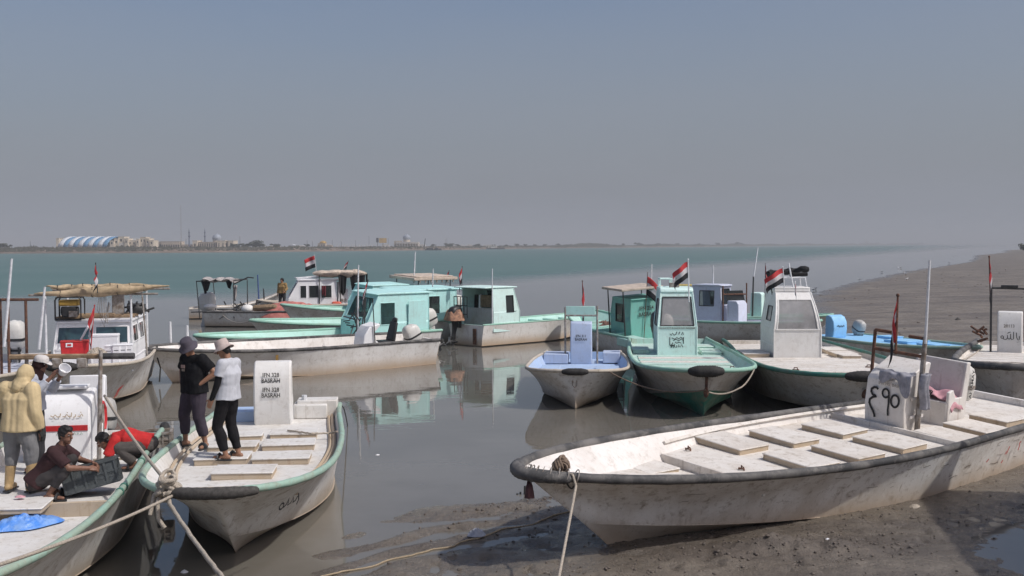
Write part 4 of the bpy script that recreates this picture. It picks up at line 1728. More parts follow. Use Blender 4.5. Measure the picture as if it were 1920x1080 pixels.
# billboards
bb_ = empty('billboard', (fx(713, 1080), 1080, 1.8))
tag(bb_, 'billboard with a dark panel and a yellow panel on the far bank', 'billboard')
for a, b_, t0, t1, mt in ((705.5, 710, 446, 454.5, DARKSTEEL), (711, 725, 446.5, 455.5, plain('yellow_panel', (.55, .36, .12), .7, .2, .3, bump=0))):
    x0, x1 = fx(a, 1080) - bb_.location.x, fx(b_, 1080) - bb_.location.x
    z0, z1 = fz(a, t1, 1080) - 1.8, fz(a, t0, 1080) - 1.8
    mb = MB()
    mb.box(((x0 + x1) / 2, 0, (z0 + z1) / 2), (x1 - x0, .3, z1 - z0))
    mb.build('panel', mt, bb_, smooth=0)
    mb = MB()
    mb.tube([((x0 + x1) / 2, .2, 0), ((x0 + x1) / 2, .2, z0)], .25, 6)
    mb.build('post', DARKPIPE, bb_)


# far vessels
def ship(name, lab, px0, px1, Yq, pytop, mat, house, mast=None, cat='boat', zw=None, hb=None):
    x0, x1 = fx(px0, Yq), fx(px1, Yq)
    L_ = x1 - x0
    o = empty(name, ((x0 + x1) / 2, Yq, 0))
    tag(o, lab, cat)
    hz = hb or L_ * .06
    mb = MB()
    rings = []
    for q in (0, .06, .3, .7, .9, 1):
        bw = L_ * .09 * (.75 if q < .05 else (1 if q < .8 else (.6 if q < .95 else .06)))
        zz = hz * (1.15 if q in (0,) else (1 if q < .8 else 1.35))
        xx = -L_ / 2 + L_ * q
        rings.append([(xx, -bw * .8, -.3), (xx, bw * .8, -.3), (xx, bw, zz), (xx, -bw, zz)])
    mb.rings(rings)
    mb.build('hull', mat, o, smooth=0)
    for (a, b_, t) in house:
        xa_, xb_ = fx(a, Yq) - o.location.x, fx(b_, Yq) - o.location.x
        zt_ = fz(a, t, Yq)
        mb = MB()
        mb.box(((xa_ + xb_) / 2, 0, (hz + zt_) / 2), (xb_ - xa_, L_ * .10, zt_ - hz))
        mb.box(((xa_ + xb_) / 2, -L_ * .05, (hz + zt_) / 2 + (zt_ - hz) * .2), ((xb_ - xa_) * .8, .2, (zt_ - hz) * .2), mi=1)
        mb.build('deckhouse', [mat if house[0][2] > 461 else STONE3, DARKWIN], o, smooth=0)
    if mast:
        mb = MB()
        a = atY(*mast[0], Yq) - o.location
        b_ = atY(*mast[1], Yq) - o.location
        mb.tube([a, b_], [mast[2], mast[2] * .7], 6)
        mb.build('mast', mat, o)
    return o


ship('barge', 'dark barge with a tall leaning post moored off the far bank', 797, 828, 1090, 461, DARKSTEEL, [(800, 812, 464.2), (815, 822, 464.8)], ((795, 468), (797.5, 447), .55), hb=1.1)
ship('work_boat', 'dark low boat under the far bank right of the leaning post', 912, 947, 1330, 463, DARKSTEEL, [(920, 928, 461)], hb=1.5)
SHIPG = plain('hazy_ship_grey', (.16, .16, .18), .8, .1, .1, bump=0)
ship('cargo_ship', 'long flat grey ship far off in the haze', 1474, 1518, 4300, 456, SHIPG, [(1475, 1516, 456)], cat='ship', hb=8)
ship('supply_ship', 'distant ship with a stepped superstructure in the haze', 1612, 1648, 4800, 455, SHIPG, [(1618, 1630, 454), (1622, 1627, 451.5)], ((1625, 453), (1625, 449), 1.2), cat='ship', hb=8)
ship('tanker', 'faint long ship nearest the river mouth', 1672, 1730, 5000, 456, SHIPG, [(1676, 1686, 455), (1702, 1708, 456), (1718, 1722, 455.5)], cat='ship', hb=7)
ship('coaster', 'faint low ship between the two longer ships in the haze', 1535, 1600, 4600, 457, SHIPG, [(1540, 1552, 456.5), (1575, 1583, 457)], cat='ship', hb=6)

# ------------------------------------------------------------------ haze
mb = MB()
mb.box((0, 0, 28), (17800, 17800, 64))
hz = mb.build('haze', [], None, smooth=0)
tag(hz, kind='stuff')
hm = bpy.data.materials.new('dusty_haze')
hm.use_nodes = True
t = hm.node_tree
t.nodes.clear()
o_ = t.nodes.new('ShaderNodeOutputMaterial')
pv = t.nodes.new('ShaderNodeVolumePrincipled')
pv.inputs['Color'].default_value = (.71, .73, .76, 1)
pv.inputs['Density'].default_value = .00042
pv.inputs['Anisotropy'].default_value = .0
t.links.new(pv.outputs[0], o_.inputs['Volume'])
hz.data.materials.append(hm)
# ================================================================== BOATS
GRP = 'fishing boats moored along the mud bank'

# ---- T : big white open boat on the mud, foreground right
T = Boat('open_fishing_boat', 'big dirty white open boat lying on the mud, black numerals on its console', (.04, 13.36), (10.1, 21.6), 2.95, (.92, .93, 1.25), WHITE_HULL, RAIL_BLACK, DECK_WORN,
         deckz=.78, bow_rise=.36, n=2.1, mexp=1.75, tw=.80, rake=1.78, draft=.26, zc=(.10, .42), cw=.84, cn=1.7, stem_p=1.05, heel=R(-5.0), lift=-.01, rail_r=.062, well=(.745, .13), flare=.13, inner=WHITE)
T.fender(.972, .085, RAIL_BLACK)
zt = .78


def TL(px, py, z):
    """local deck point under a pixel, with the heel taken into account"""
    d = ray(px, py)
    Mi3 = T.Mi.to_3x3()
    o_ = T.Mi @ Vector((0, 0, CAMH))
    dl = Mi3 @ d
    t = (z - o_.z) / dl.z
    return o_ + dl * t


for (px, py, lx, ly, dz) in ((1208, 874, .62, .80, -.13), (1371, 829, .70, .92, 0), (1470, 818, .66, .9, 0), (1502, 862, .70, .86, 0), (1590, 846, .70, .86, 0), (1565, 803, .75, .80, 0), (1668, 828, .75, .9, 0), (1778, 817, .7, .86, 0)):
    p = TL(px, py, zt + dz + .07)
    T.hatch(p.x, p.y, lx, ly, .085, zt + dz, DECK_WORN)
# bulkhead boards at the deck steps
p = T.dk(.745)
T.plank(p.x - .02, p.x + .03, -p.y, p.y, zt - .13, zt + .03, 'bulkhead_board', DECK_WORN)
p2 = T.dk(.36)
T.plank(p2.x - .02, p2.x + .04, -p2.y, p2.y, zt, zt + .10, 'bulkhead_board', DECK_WORN)
for sd in (1, -1):
    mb = MB()
    mb.tube([(lambda q: Vector((q.x, q.y * sd, zt + .13)))(T.at_z(u, zt + .13, .10)) for u in [.02 + .70 * i / 20 for i in range(21)]], .035, 4, up=(0, 0, 1))
    mb.build('side_ledge', DECK_WORN, T.root)
for (px, py) in ((1290, 843), (1390, 880)):
    p = TL(px, py, zt + .02)
    mb = MB()
    coil(mb, p, .05, .010, 1, 20, 1, 3)
    mb.tube([p, p + Vector((0, 0, .06))], .012, 6)
    mb.build('deck_ring', RUST, T.root)
# ---- helm console with painted numerals
pc = TL(1690, 812, zt)
cx, cy = pc.x - .30, pc.y - .34
TCON = [(.30, -.05), (.36, .45), (.33, .86), (.20, .98), (-.30, 1.20), (-.40, 1.18), (-.34, .92), (-.16, .62), (-.20, .40), (-.10, .12), (-.14, -.05)]
con = console(T, cx, cy, .76, TCON, WHITE, z=zt, front=1, bevel=.02)
fo = Vector((cx + .352, cy, zt + .42))
fu, fv, fn = Vector((0, 1, 0)), Vector((-.02, 0, 1)).normalized(), Vector((1, 0, 0))


def on_face(pts, s_):
    return [(-(a) * s_, b_ * s_) for a, b_ in pts]


def arc(cx_, cy_, r0, r1, a0, a1, n=14):
    return [(cx_ + r0 * math.cos(R(a0 + (a1 - a0) * i / n)), cy_ + r1 * math.sin(R(a0 + (a1 - a0) * i / n))) for i in range(n + 1)]


# strokes drawn in face coordinates (a : to the viewer's right, b : up), metres
st3 = [(-.13, .26), (-.16, .29), (-.21, .285), (-.255, .25), (-.26, .20), (-.23, .155), (-.17, .14), (-.15, .135), (-.22, .11), (-.275, .06), (-.28, .0), (-.25, -.06), (-.20, -.12), (-.165, -.19), (-.155, -.235)]
st9 = arc(.02, .22, .062, .075, -10, 350) + [(.085, .14), (.09, .04), (.085, -.06), (.095, -.16)]
st5 = arc(.205, .115, .075, .105, 0, 360, 18)
mb = MB()
for stt, wd in ((st3, .042), (st9, .036), (st5, .038)):
    mb.ribbon(stt, wd, fo, (0, 1, 0), (0, 0, 1), (1, 0, 0))
o = mb.build('painted_numerals', BLACK, con, smooth=0)
o.location.x += .012
text_obj('IFN 395  BASRAH', .075, 'painted_lettering', GREYPIPE, con, (cx + .362, cy + .12, zt + .80), (0, 1, 0), (0, 0, 1), (1, 0, 0), .9)
mb = MB()
for (y_, z_) in ((.415, .60), (.415, .28)):
    mb.box((cx + .02, cy + y_ + .016, zt + z_), (.40, .02, .05))
mb.build('trim', WHITE, con)
# rusty frame and pole
A_, B_ = TL(1708, 742, 1.5), TL(1655, 735, 1.5)
fa = Vector((cx + .05, cy + .48, zt + .0))
fb = Vector((cx + .05, cy - .48, zt + .0))
HF = 1.66
T.pipe([[fb, fb + Vector((0, 0, HF))], [fb + Vector((0, 0, HF)), fb + Vector((0, .32, HF))], [fa + Vector((0, 0, HF - .02)), fa + Vector((0, -.30, HF - .02))], [fb + Vector((0, 0, HF - .33)), fa + Vector((0, 0, HF - .33))]], .03, RUST)
T.pole(fa, fa + Vector((0, 0, HF + .02)), .05, GREYPIPE, 'frame_post')
T.pole(fa + Vector((.02, .02, HF - .1)), fa + Vector((.0, -.05, 2.98)), .024, WHITEPIPE)
# bench seat behind the console
sx = cx - 1.15
mb = MB()
mb.box((sx, cy, zt + .22), (.55, .95, .44))
seat = mb.build('bench_seat', WHITE, T.root, bevel=.02)
mb = MB()
mb.panel([(sx - .30, cy + .48, zt + .1), (sx - .30, cy - .48, zt + .1), (sx - .36, cy - .48, zt + 1.12), (sx - .36, cy + .48, zt + 1.12)], th=.06)
mb.build('seat_back', WHITE, seat, bevel=.02)
for sd in (.47, -.47):
    mb = MB()
    mb.prism([(sx - .34, zt), (sx + .26, zt), (sx + .26, zt + .62), (sx + .12, zt + .66), (sx + .02, zt + .50), (sx - .20, zt + .50), (sx - .28, zt + 1.12), (sx - .40, zt + 1.12)], 'y', cy + sd - .03, cy + sd + .03)
    mb.build('seat_side', WHITE, seat, bevel=.015)
ex_ = sx - .48
eng = outboard(T, ex_, cy + .10, zt + .22, 0, (ENG_WHITE, GREYPIPE), 1.12)
T.hatch(sx + .15, cy + .98, .8, .78, .11, zt, DECK_WORN)
T.hatch(sx - 1.1, cy + .8, 1.0, .7, .12, zt, DECK_WORN)
text_obj('YAMAHA', .13, 'maker_lettering', BLACK, eng, (ex_ - .30, cy + .355, zt + .66), Vector((.10, 0, -1)), Vector((1, 0, .1)), (0, 1, 0), 1.0)
# steering wheel
mb = MB()
M = Matrix.Rotation(R(60), 3, 'Y')
mb.tube([Vector((cx - .38, cy, zt + .86)) + M @ Vector((.2 * math.cos(a), .2 * math.sin(a), 0)) for a in [2 * math.pi * i / 24 for i in range(25)]], .018, 6)
for k in range(3):
    a = k * 2.094
    mb.tube([Vector((cx - .38, cy, zt + .86)), Vector((cx - .38, cy, zt + .86)) + M @ Vector((.2 * math.cos(a), .2 * math.sin(a), 0))], .012, 5)
mb.tube([(cx - .38, cy, zt + .86), (cx - .22, cy, zt + .80)], .03, 6)
mb.build('steering_wheel', SEATBLACK, T.root)
# red scrawl and repair marks on the hull side
mb = MB()
for (u, q, pts) in ((.26, .55, [(0, .0), (.03, .06), (.05, .0), (.09, .10), (.10, .14)]), (.265, .5, [(.0, -.1), (.05, -.06)]), (.222, .62, [(0, -.05), (.02, .02), (0, .08), (.05, .11)]), (.31, .5, [(0, 0), (.06, .05)])):
    G, K = T.g(u, 1), T.g(u, 1)
    C = Vector((G.x, T.B / 2 * T.cw * .97, T.zc[0]))
    p = C.lerp(G, q)
    nn = Vector((0, G.z - C.z, -(G.y - C.y))).normalized()
    mb.ribbon(pts, .03, p + nn * .03, (-1, 0, 0), (G - C).normalized(), nn)
o = mb.build('red_paint_marks', REDPAINT, T.root, smooth=0)
mb = MB()
rr = random.Random(31)
for k in range(34):
    u = rr.uniform(.12, .90)
    P_ = T.topside(u)
    q_ = rr.uniform(1.5, 6.3)
    i_ = int(q_)
    p = P_[i_].lerp(P_[min(7, i_ + 1)], q_ - i_)
    P2 = T.topside(u + .01)
    p2_ = P2[i_].lerp(P2[min(7, i_ + 1)], q_ - i_)
    d_ = (p2_ - p).normalized()
    up_ = (P_[min(7, i_ + 1)] - P_[i_]).normalized()
    nn = up_.cross(d_) if up_.cross(d_).y > 0 else d_.cross(up_)
    ln = rr.uniform(.05, .32)
    mb.ribbon([(0, 0), (ln * .4, rr.uniform(-.012, .012)), (ln, rr.uniform(-.03, .03))], rr.uniform(.004, .013), p + nn.normalized() * .004, d_, up_, nn)
mb.build('scrape_marks', plain('scrape_grime', (.20, .155, .12), .8, .4, 30), T.root, smooth=0)
# things lying in the boat
pw = T.root.matrix_basis


def TW(p):
    return T.M @ Vector(p)


def draped(name, lab, pts_fn, mat, cat='cloth'):
    mb = MB()
    n_, m_ = 22, 18
    vs = [pts_fn(i / n_, j / m_) for i in range(n_ + 1) for j in range(m_ + 1)]
    c0 = sum(vs, Vector()) / len(vs)
    mb.add([p - c0 for p in vs], [(i * (m_ + 1) + j, (i + 1) * (m_ + 1) + j, (i + 1) * (m_ + 1) + j + 1, i * (m_ + 1) + j + 1) for i in range(n_) for j in range(m_)])
    o = mb.build(name, mat, None, smooth=80)
    o.location = c0
    so = o.modifiers.new('thick', 'SOLIDIFY')
    so.thickness = .012
    tag(o, lab, cat)
    return o


def rag(s_, t_):
    y = cy + .50 - .62 * s_
    d = t_ * (.42 + .12 * math.sin(s_ * 9) - .24 * s_)
    x0_ = cx + .22 + .16 * min(1, t_ * 4) + .02 * math.sin(s_ * 21 + t_ * 3)
    z_ = zt + 1.02 - max(0, d - .10) * .95 - .02 * math.sin(s_ * 14)
    x0_ = cx + .26 + min(.14, d * 1.2) + .018 * math.sin(s_ * 23 + t_ * 2)
    return TW((x0_, y, z_))


draped('rag', 'grey rag hanging over the console with black numerals', rag, GREYCLOTH)


def rag2(s_, t_):
    y = cy + .50 + .05 * math.cos(s_ * 6.28 * 1.0)
    x0_ = cx + .06 + .10 * math.sin(s_ * 6.28)
    return TW((x0_ + .05 * math.sin(t_ * 5), y + .06 + .03 * math.sin(s_ * 17), zt + 1.05 - t_ * .62))


draped('knotted_cloth', 'pale twisted cloth tied round the rusty frame post', rag2, GREYCLOTH)


def pinkf(s_, t_):
    y = cy - .40 + .94 * s_
    x0_ = sx + .22 - .40 * t_ + .03 * math.sin(s_ * 11)
    z_ = zt + .50 + .10 * (math.sin(t_ * 3.1)) + .035 * math.sin(s_ * 13 + t_ * 7)
    if s_ > .82:
        z_ -= (s_ - .82) * 1.9
        z_ += .09
    return TW((x0_, y, z_))


draped('pink_cloth', 'pink cloth draped over the bench seat behind the console', pinkf, PINKCLOTH)
mb = MB()
coil(mb, (0, 0, 0), .11, .012, 4, 40, .75, 4, Matrix.Rotation(R(70), 3, 'X'))
o = mb.build('cable_coil', ENG_WHITE, None)
p = TW((cx - .12, cy + .50, zt + .62))
o.location = p
o.rotation_euler = (0, 0, T.a)
tag(o, 'coil of black and white cable hung beside the console with black numerals', 'cable')
mb = MB()
coil(mb, (0, 0, 0), .10, .010, 3, 40, .8, 8, Matrix.Rotation(R(70), 3, 'X'))
o2 = mb.build('cable_coil', BLACKCABLE, None)
o2.location = p + Vector((.02, -.05, .04))
o2.rotation_euler = (0, 0, T.a)
tag(o2, 'black cable coil over the white one beside the numeral console', 'cable')

# ---- D : white decked boat with two men
D = Boat('decked_fishing_boat', 'white decked boat with pale green rail and two standing men, lettered console aft', (-3.42, 12.35), (-4.42, 20.85), 2.62, (.95, .96, 1.20), GREY_HULL, RAIL_GREEN, DECK,
         deckz=.80, n=2.9, mexp=2.2, tw=.86, rake=2.0, draft=.2, zc=(.08, .34), cw=.84, cn=1.7, stem_p=1.0, rail_r=.047, well=(.80, .10), flare=.13, inner=DECK)
D.fender(.978, .072, plain('tyre_tread', (.07, .065, .06), .8, .4, 25, bump=.5), off=-.12)
zd = .80
for (x_, y_, lx, ly, dz) in ((2.32, -.16, .46, .70, -.1), (1.42, .0, .60, .82, 0), (.36, -.44, .56, .76, 0), (.44, .43, .60, .82, 0), (-.60, -.42, .50, .74, 0), (-.66, .44, .56, .80, 0), (-1.52, -.42, .46, .70, 0), (-1.62, .44, .50, .76, 0)):
    D.hatch(x_, y_, lx, ly, .085, zd + dz)
p = D.dk(.80)
D.plank(p.x - .03, p.x + .03, -p.y, p.y, zd - .1, zd + .035, 'bulkhead_board', DECK_EDGE)
for sd in (1, -1):
    for ins, hh in ((.13, .07), (.19, .045)):
        mb = MB()
        mb.tube([(lambda q: Vector((q.x, q.y * sd, zd + hh - .02)))(D.at_z(u, zd + hh, ins)) for u in [.02 + .70 * i / 24 for i in range(25)]], .030, 4, up=(0, 0, 1))
        mb.build('side_ledge', DECK_EDGE, D.root)
pcn = D.ld(512, 797, zd)
DCON = [(.20, -.03), (.28, .2), (.31, .5), (.29, .8), (.22, 1.02), (.12, 1.13), (-.02, 1.15), (-.06, 1.1), (-.06, .9), (-.10, .55), (-.22, .45), (-.24, -.03)]
dx_, dy_ = pcn.x - .2, pcn.y
dc = console(D, dx_, dy_, .66, DCON, CREAM, z=zd)
for zz, xo in ((.86, .275), (.60, .308)):
    text_obj('IFN 328', .105, 'painted_lettering', BLACK, dc, (dx_ + xo + .012, dy_ - .02, zd + zz + .05), (0, 1, 0), (0, 0, 1), (1, 0, .1), .86)
    text_obj('BASRAH', .105, 'painted_lettering', BLACK, dc, (dx_ + xo + .018, dy_ - .02, zd + zz - .05), (0, 1, 0), (0, 0, 1), (1, 0, .1), .86)
mb = MB()
mb.box((dx_ - .62, dy_ + .62, zd + .14), (.5, .62, .26))
o = mb.build('engine_well', DECK, D.root, bevel=.02)
mb = MB()
mb.box((-D.L / 2 + .35, -.55 + 1.25, zd + .17), (.5, .75, .32))
mb.build('stern_locker', DECK, D.root, bevel=.02)
mb = MB()
mb.tube([(dx_ - .62, dy_ + .5, zd + .26), (dx_ - .62, dy_ + .5, zd + .42)], .05, 8)
mb.build('filler_cap', WHITEPIPE, D.root)
mb = MB()
mb.box((dx_ - .5, dy_ - .62, zd + .10), (.62, .5, .2))
mb.build('stern_box', DECK_BLUE, D.root, bevel=.02)
outboard(D, -D.L / 2 - .02, 0, .78, R(8), (ENG_GREY, ENG_DARK), .8)
# bow writing
mb = MB()
u0 = .955
G = D.g(u0, 1)
G2 = D.g(.90, 1)
uu = (G2 - G)
uu.z = 0
uu.normalize()
nn = Vector((-uu.y, uu.x, 0)) * 1
if nn.x < 0 and nn.y < 0:
    nn = -nn
nn = Vector((abs(uu.y), abs(uu.x), -.35)).normalized()
wv = Vector((uu.y * 0, 0, 1)) - nn * nn.z
wv.normalize()
oo = D.g(.93, 1) + Vector((0, 0, -.22)) + nn * .005
for stt in (arc(-.20, 0, .045, .04, 0, 360), [(-.15, -.03), (-.10, .0), (-.08, .08), (-.06, -.02), (.0, .0), (.02, .07), (.05, -.01), (.10, .01), (.12, .06)], [(.12, .1), (.17, .0), (.15, -.06)]):
    mb.ribbon(stt, .024, oo, uu, wv, nn)
mb.build('painted_script', BLACK, D.root, smooth=0)

# ---- C : white boat with the crew, foreground left
Cb = Boat('decked_fishing_boat', 'crew boat carrying four people, red stripe on its white console', (-5.30, 8.3), (-7.12, 18.55), 2.62, (.88, .90, 1.15), GREY_HULL, RAIL_GREEN, DECK,
          deckz=.64, n=2.6, mexp=2.0, tw=.88, rake=1.8, draft=.2, zc=(.08, .38), cw=.84, rail_r=.045, well=(.445, .17), flare=.12, inner=WHITE)
zc_ = .64
for (px, py, lx, ly, dz) in ((30, 945, .7, .8, 0), (120, 905, .6, .7, -.03), (215, 850, .6, .55, -.03)):
    p = Cb.ld(px, py, zc_ + .06)
    Cb.hatch(p.x, p.y, lx, ly, .06 + dz, zc_)
p = Cb.dk(.445)
Cb.plank(p.x - .02, p.x + .03, -p.y, p.y, zc_ - .17, zc_ + .03, 'bulkhead_board', DECK_EDGE)
pcn = Cb.ld(140, 868, zc_)
ccx, ccy = pcn.x - .35, pcn.y - .14
CCON = [(.42, -.03), (.42, .62), (.36, .86), (.20, 1.02), (-.05, 1.12), (-.18, 1.12), (-.18, .7), (-.30, .55), (-.32, -.03)]
cc = console(Cb, ccx, ccy, .80, CCON, CABWHITE, z=zc_, bevel=.04)
mb = MB()
mb.box((ccx + .425, ccy + .05, zc_ + .56), (.012, .62, .085))
mb.build('red_stripe', REDP, cc)
mb = MB()
oo = Vector((ccx + .415, ccy + .05, zc_ + .74))
for stt in ([(-.24, .02), (-.20, .0), (-.17, .03), (-.14, .0), (-.10, .0), (-.09, .05)], [(-.06, .0), (-.02, .0), (.0, .035), (.03, .0), (.07, .0), (.07, .06)], [(.10, -.015), (.13, .0), (.13, .03)], [(.16, .0), (.20, .0), (.22, .035), (.24, .0)], [(-.19, -.03), (-.175, -.03)], [(.0, .06), (.015, .06)], [(.20, .06), (.215, .06)]):
    mb.ribbon(stt, .016, oo, (0, 1, 0), (-.25, 0, 1), (1, 0, .25))
mb.build('painted_script', DECK_EDGE, cc, smooth=0)
mb = MB()
oo = Vector((ccx + .425, ccy + .08, zc_ + .47))
for k in range(8):
    a_ = -.18 + .05 * k
    mb.ribbon([(a_, -.015), (a_ + .012, .02), (a_ + .03, -.012)], .010, oo, (0, 1, 0), (0, 0, 1), (1, 0, 0))
mb.build('small_print', RAIL_GREEN, cc, smooth=0)
mb = MB()
mb.box((ccx + .02, ccy, zc_ + 1.16), (.30, .6, .05))
mb.build('chart_tray', CABWHITE, cc, bevel=.015)
# white bench back beside console with red handled frame
mb = MB()
mb.panel([(ccx - .95, ccy + .38, zc_), (ccx - .95, ccy - .2, zc_), (ccx - 1.05, ccy - .2, zc_ + 1.22), (ccx - 1.05, ccy + .38, zc_ + 1.22)], th=.07)
sb = mb.build('seat_back', CABWHITE, Cb.root, bevel=.02)
mb = MB()
mb.box((ccx - .62, ccy + .05, zc_ + .26), (.62, .6, .5))
mb.build('bench_seat', CABWHITE, Cb.root, bevel=.03)
mb = MB()
mb.panel([(ccx - .45, ccy + .39, zc_), (ccx - 1.0, ccy + .39, zc_), (ccx - 1.04, ccy + .39, zc_ + 1.2), (ccx - .9, ccy + .39, zc_ + 1.2)], th=.05)
mb.build('seat_side', CABWHITE, Cb.root, bevel=.01)
mb = MB()
mb.tube([(ccx - .25, ccy + .38, zc_ + .04), (ccx - .25, ccy + .38, zc_ + .78), (ccx - .65, ccy + .38, zc_ + .78), (ccx - .65, ccy + .38, zc_ + .04)], .028, 8)
mb.build('hand_rail', GREYPIPE, Cb.root)
mb = MB()
mb.tube([(ccx - .22, ccy + .38, zc_ + .80), (ccx - .68, ccy + .38, zc_ + .80)], .034, 8)
mb.tube([(ccx - .66, ccy + .39, zc_ + .80), (ccx - .78, ccy + .40, zc_ + .70), (ccx - .8, ccy + .40, zc_ + .5), (ccx - .72, ccy + .40, zc_ + .35)], .03, 8)
mb.build('red_hose', REDP, Cb.root)
# canopy goal-post over the console with timber cross bar
pp = Cb.ld(142, 868, zc_)
pa = Vector((ccx + .45, ccy + .52, zc_))
ptop = Cb.lY(158, 675, 16.5)
pbar = ptop
pl_ = [pa, Vector((pa.x - .05, pa.y + .05, pbar.z + .10))]
Cb.pole(pl_[0], pl_[1], .036, GREYPIPE, 'canopy_post')
Cb.pole(Vector((pa.x - .3, pa.y - 1.15, zc_)), Vector((pa.x - .3, pa.y - 1.10, pbar.z + .05)), .036, GREYPIPE, 'canopy_post')
q0, q1 = Vector((pa.x - .05, pa.y + .55, pbar.z)), Vector((pa.x - .3, pa.y - 1.35, pbar.z))
mb = MB()
mb.tube([q0.lerp(q1, .22), q1], .042, 6)
mb.build('cross_bar', WOOD, Cb.root)
mb = MB()
mb.tube([q0, q0.lerp(q1, .26)], .05, 8)
mb.build('bar_sleeve', RAIL_BLACK, Cb.root)
for k in (.42, .62):
    mb = MB()
    c0 = q0.lerp(q1, k)
    mb.box(c0 + Vector((0, 0, -.10)), (.10, .16, .16))
    mb.build('pulley_block', GREYPIPE, Cb.root, bevel=.02)
outboard(Cb, -Cb.L / 2 - .02, .1, .74, R(0), (ENG_GREY, ENG_DARK), .95)
mb = MB()
mb.tube([Cb.g(.005, 1, -.01) + Vector((.12, 0, .02)), Cb.g(0, 1, 0) + Vector((-.10, -.03, .02))], .085, 9, roundcap=True)
mb.build('corner_fender', RUBBER, Cb.root)
mb = MB()
for u in (.12, .30, .47, .50):
    mb = MB()
    mb.tube([Cb.g(u, 1, .03) + Vector((dx, 0, .015)) for dx in (-.03, .03)], .056, 9)
    mb.build('rail_clamp', RAIL_DKGREEN, Cb.root)

# ---- B : white cabin boat with rolled canvas canopy
B_b = Boat('cabin_fishing_boat', 'white cabin boat, rolled tan canvas on its canopy, foam boxes forward', (-10.30, 24.9), (-11.95, 33.2), 2.75, (1.0, 1.02, 1.28), GREY_HULL, RAIL_TAN, DECK_LAV,
           deckz=.84, n=3.0, mexp=2.2, tw=.88, rake=1.0, draft=.2, zc=(.10, .42), cw=.78, rail_r=.045, flare=.10, inner=WHITE)
B_b.fender(.995, .11, RUBBER)
zb0 = .86
cb = cabin(B_b, -2.6, .35, .02, 1.95, 1.16, CABWHITE, z=zb0, rake=.22, fwin=None, swin=((.15, .52, .45, .9), (.55, .52, .85, .9)), split=.42, back=False, roofover=(.08, .1, .04), glass=GLASS)
# two framed windscreens on the raked front
for y0_, y1_ in ((-.90, -.06), (.06, .90)):
    c4 = []
    for (yy, tt) in ((y0_, .06), (y1_, .06), (y1_ * .97, .86), (y0_ * .97, .86)):
        c4.append(Vector((.35 - .22 * tt + .012, yy, zb0 + 1.16 * (.36 + .64 * tt))))
    fr = MB()
    for i in range(4):
        fr.tube([c4[i], c4[(i + 1) % 4]], .022, 6)
    w_ = fr.build('window', CABWHITE, cb)
    g2 = MB()
    g2.add([p + Vector((.004, 0, 0)) for p in c4], [(0, 1, 2, 3)])
    g2.build('pane', plain('reflecting_glass', (.035, .075, .085), .08, .5, 1.5, bump=0, spec=.9), w_, smooth=0)
zr = zb0 + 1.16 + .07
# canopy posts + rolled canvas
zc2 = 2.78
posts = [(.55, 1.02), (.45, -1.12), (-2.3, 1.05), (-2.3, -1.10), (-.9, 1.3)]
for x_, y_ in posts[:4]:
    B_b.pole((x_, y_, zb0 - .02), (x_, y_, zc2), .032, WHITEPIPE, 'canopy_post')
B_b.pole((-.4, 1.30, zb0), (-.5, 1.16, zc2), .025, GREYPIPE, 'canopy_post')
B_b.pipe([[(.55, -1.5, zc2), (.55, 1.7, zc2)], [(-2.3, -1.5, zc2 + .03), (-2.3, 1.7, zc2 + .03)], [(.55, 1.02, zc2 - .02), (-2.3, 1.05, zc2)], [(.45, -1.12, zc2 - .02), (-2.3, -1.1, zc2)]], .028, GREYPIPE, 'canopy_frame')
for (x_, y0_, y1_, z0_, z1_, r_) in ((.6, -1.35, 2.0, zc2 + .04, zc2 + .22, .13), (.15, -1.15, .35, zc2 + .22, zc2 + .20, .10), (-.6, -1.2, 1.3, zc2 + .13, zc2 + .22, .12)):
    mb = MB()
    N = 26
    pts = [Vector((x_ + .05 * math.sin(i * .5), y0_ + (y1_ - y0_) * i / N, z0_ + (z1_ - z0_) * i / N + .012 * math.sin(i * .9) - .05 * math.sin(math.pi * i / N))) for i in range(N + 1)]
    rr_ = [max(.012, r_ * min(1, 2.4 * min(i, N - i) / N + .05) ** .8 * (1 + .16 * mnoise.noise(Vector((i * .55, x_ * 9, 0))))) for i in range(N + 1)]
    mb.tube(pts, rr_, 10, sy=1.2)
    rc_ = mb.build('rolled_canvas', CANVAS, B_b.root, smooth=60)
    for i in (5, 11, 16, 21):
        tm = MB()
        tm.tube([pts[i] + Vector((rr_[i] * 1.08 * math.cos(a), .01 * math.sin(3 * a), rr_[i] * 1.08 * math.sin(a))) for a in [2 * math.pi * j / 12 for j in range(13)]], .010, 5)
        tm.build('lashing', BLACKCABLE, rc_)
mb = MB()
for k in range(6):
    pts = [(.62, .25 + .03 * k, zc2 + .05), (.66 + .02 * k, .2 + .05 * k, zc2 - .4 - .07 * k), (.6, .35 + .03 * k, zc2 - .85 + .12 * k), (.5, .45, zc2 - .2)]
    mb.tube(pts, .007, 4)
mb.build('hanging_cords', GREYPIPE, B_b.root)
B_b.pole(B_b.lY(73, 655, 27.3), B_b.lY(84, 538, 27.3), .035, WHITEPIPE, 'antenna_pole')
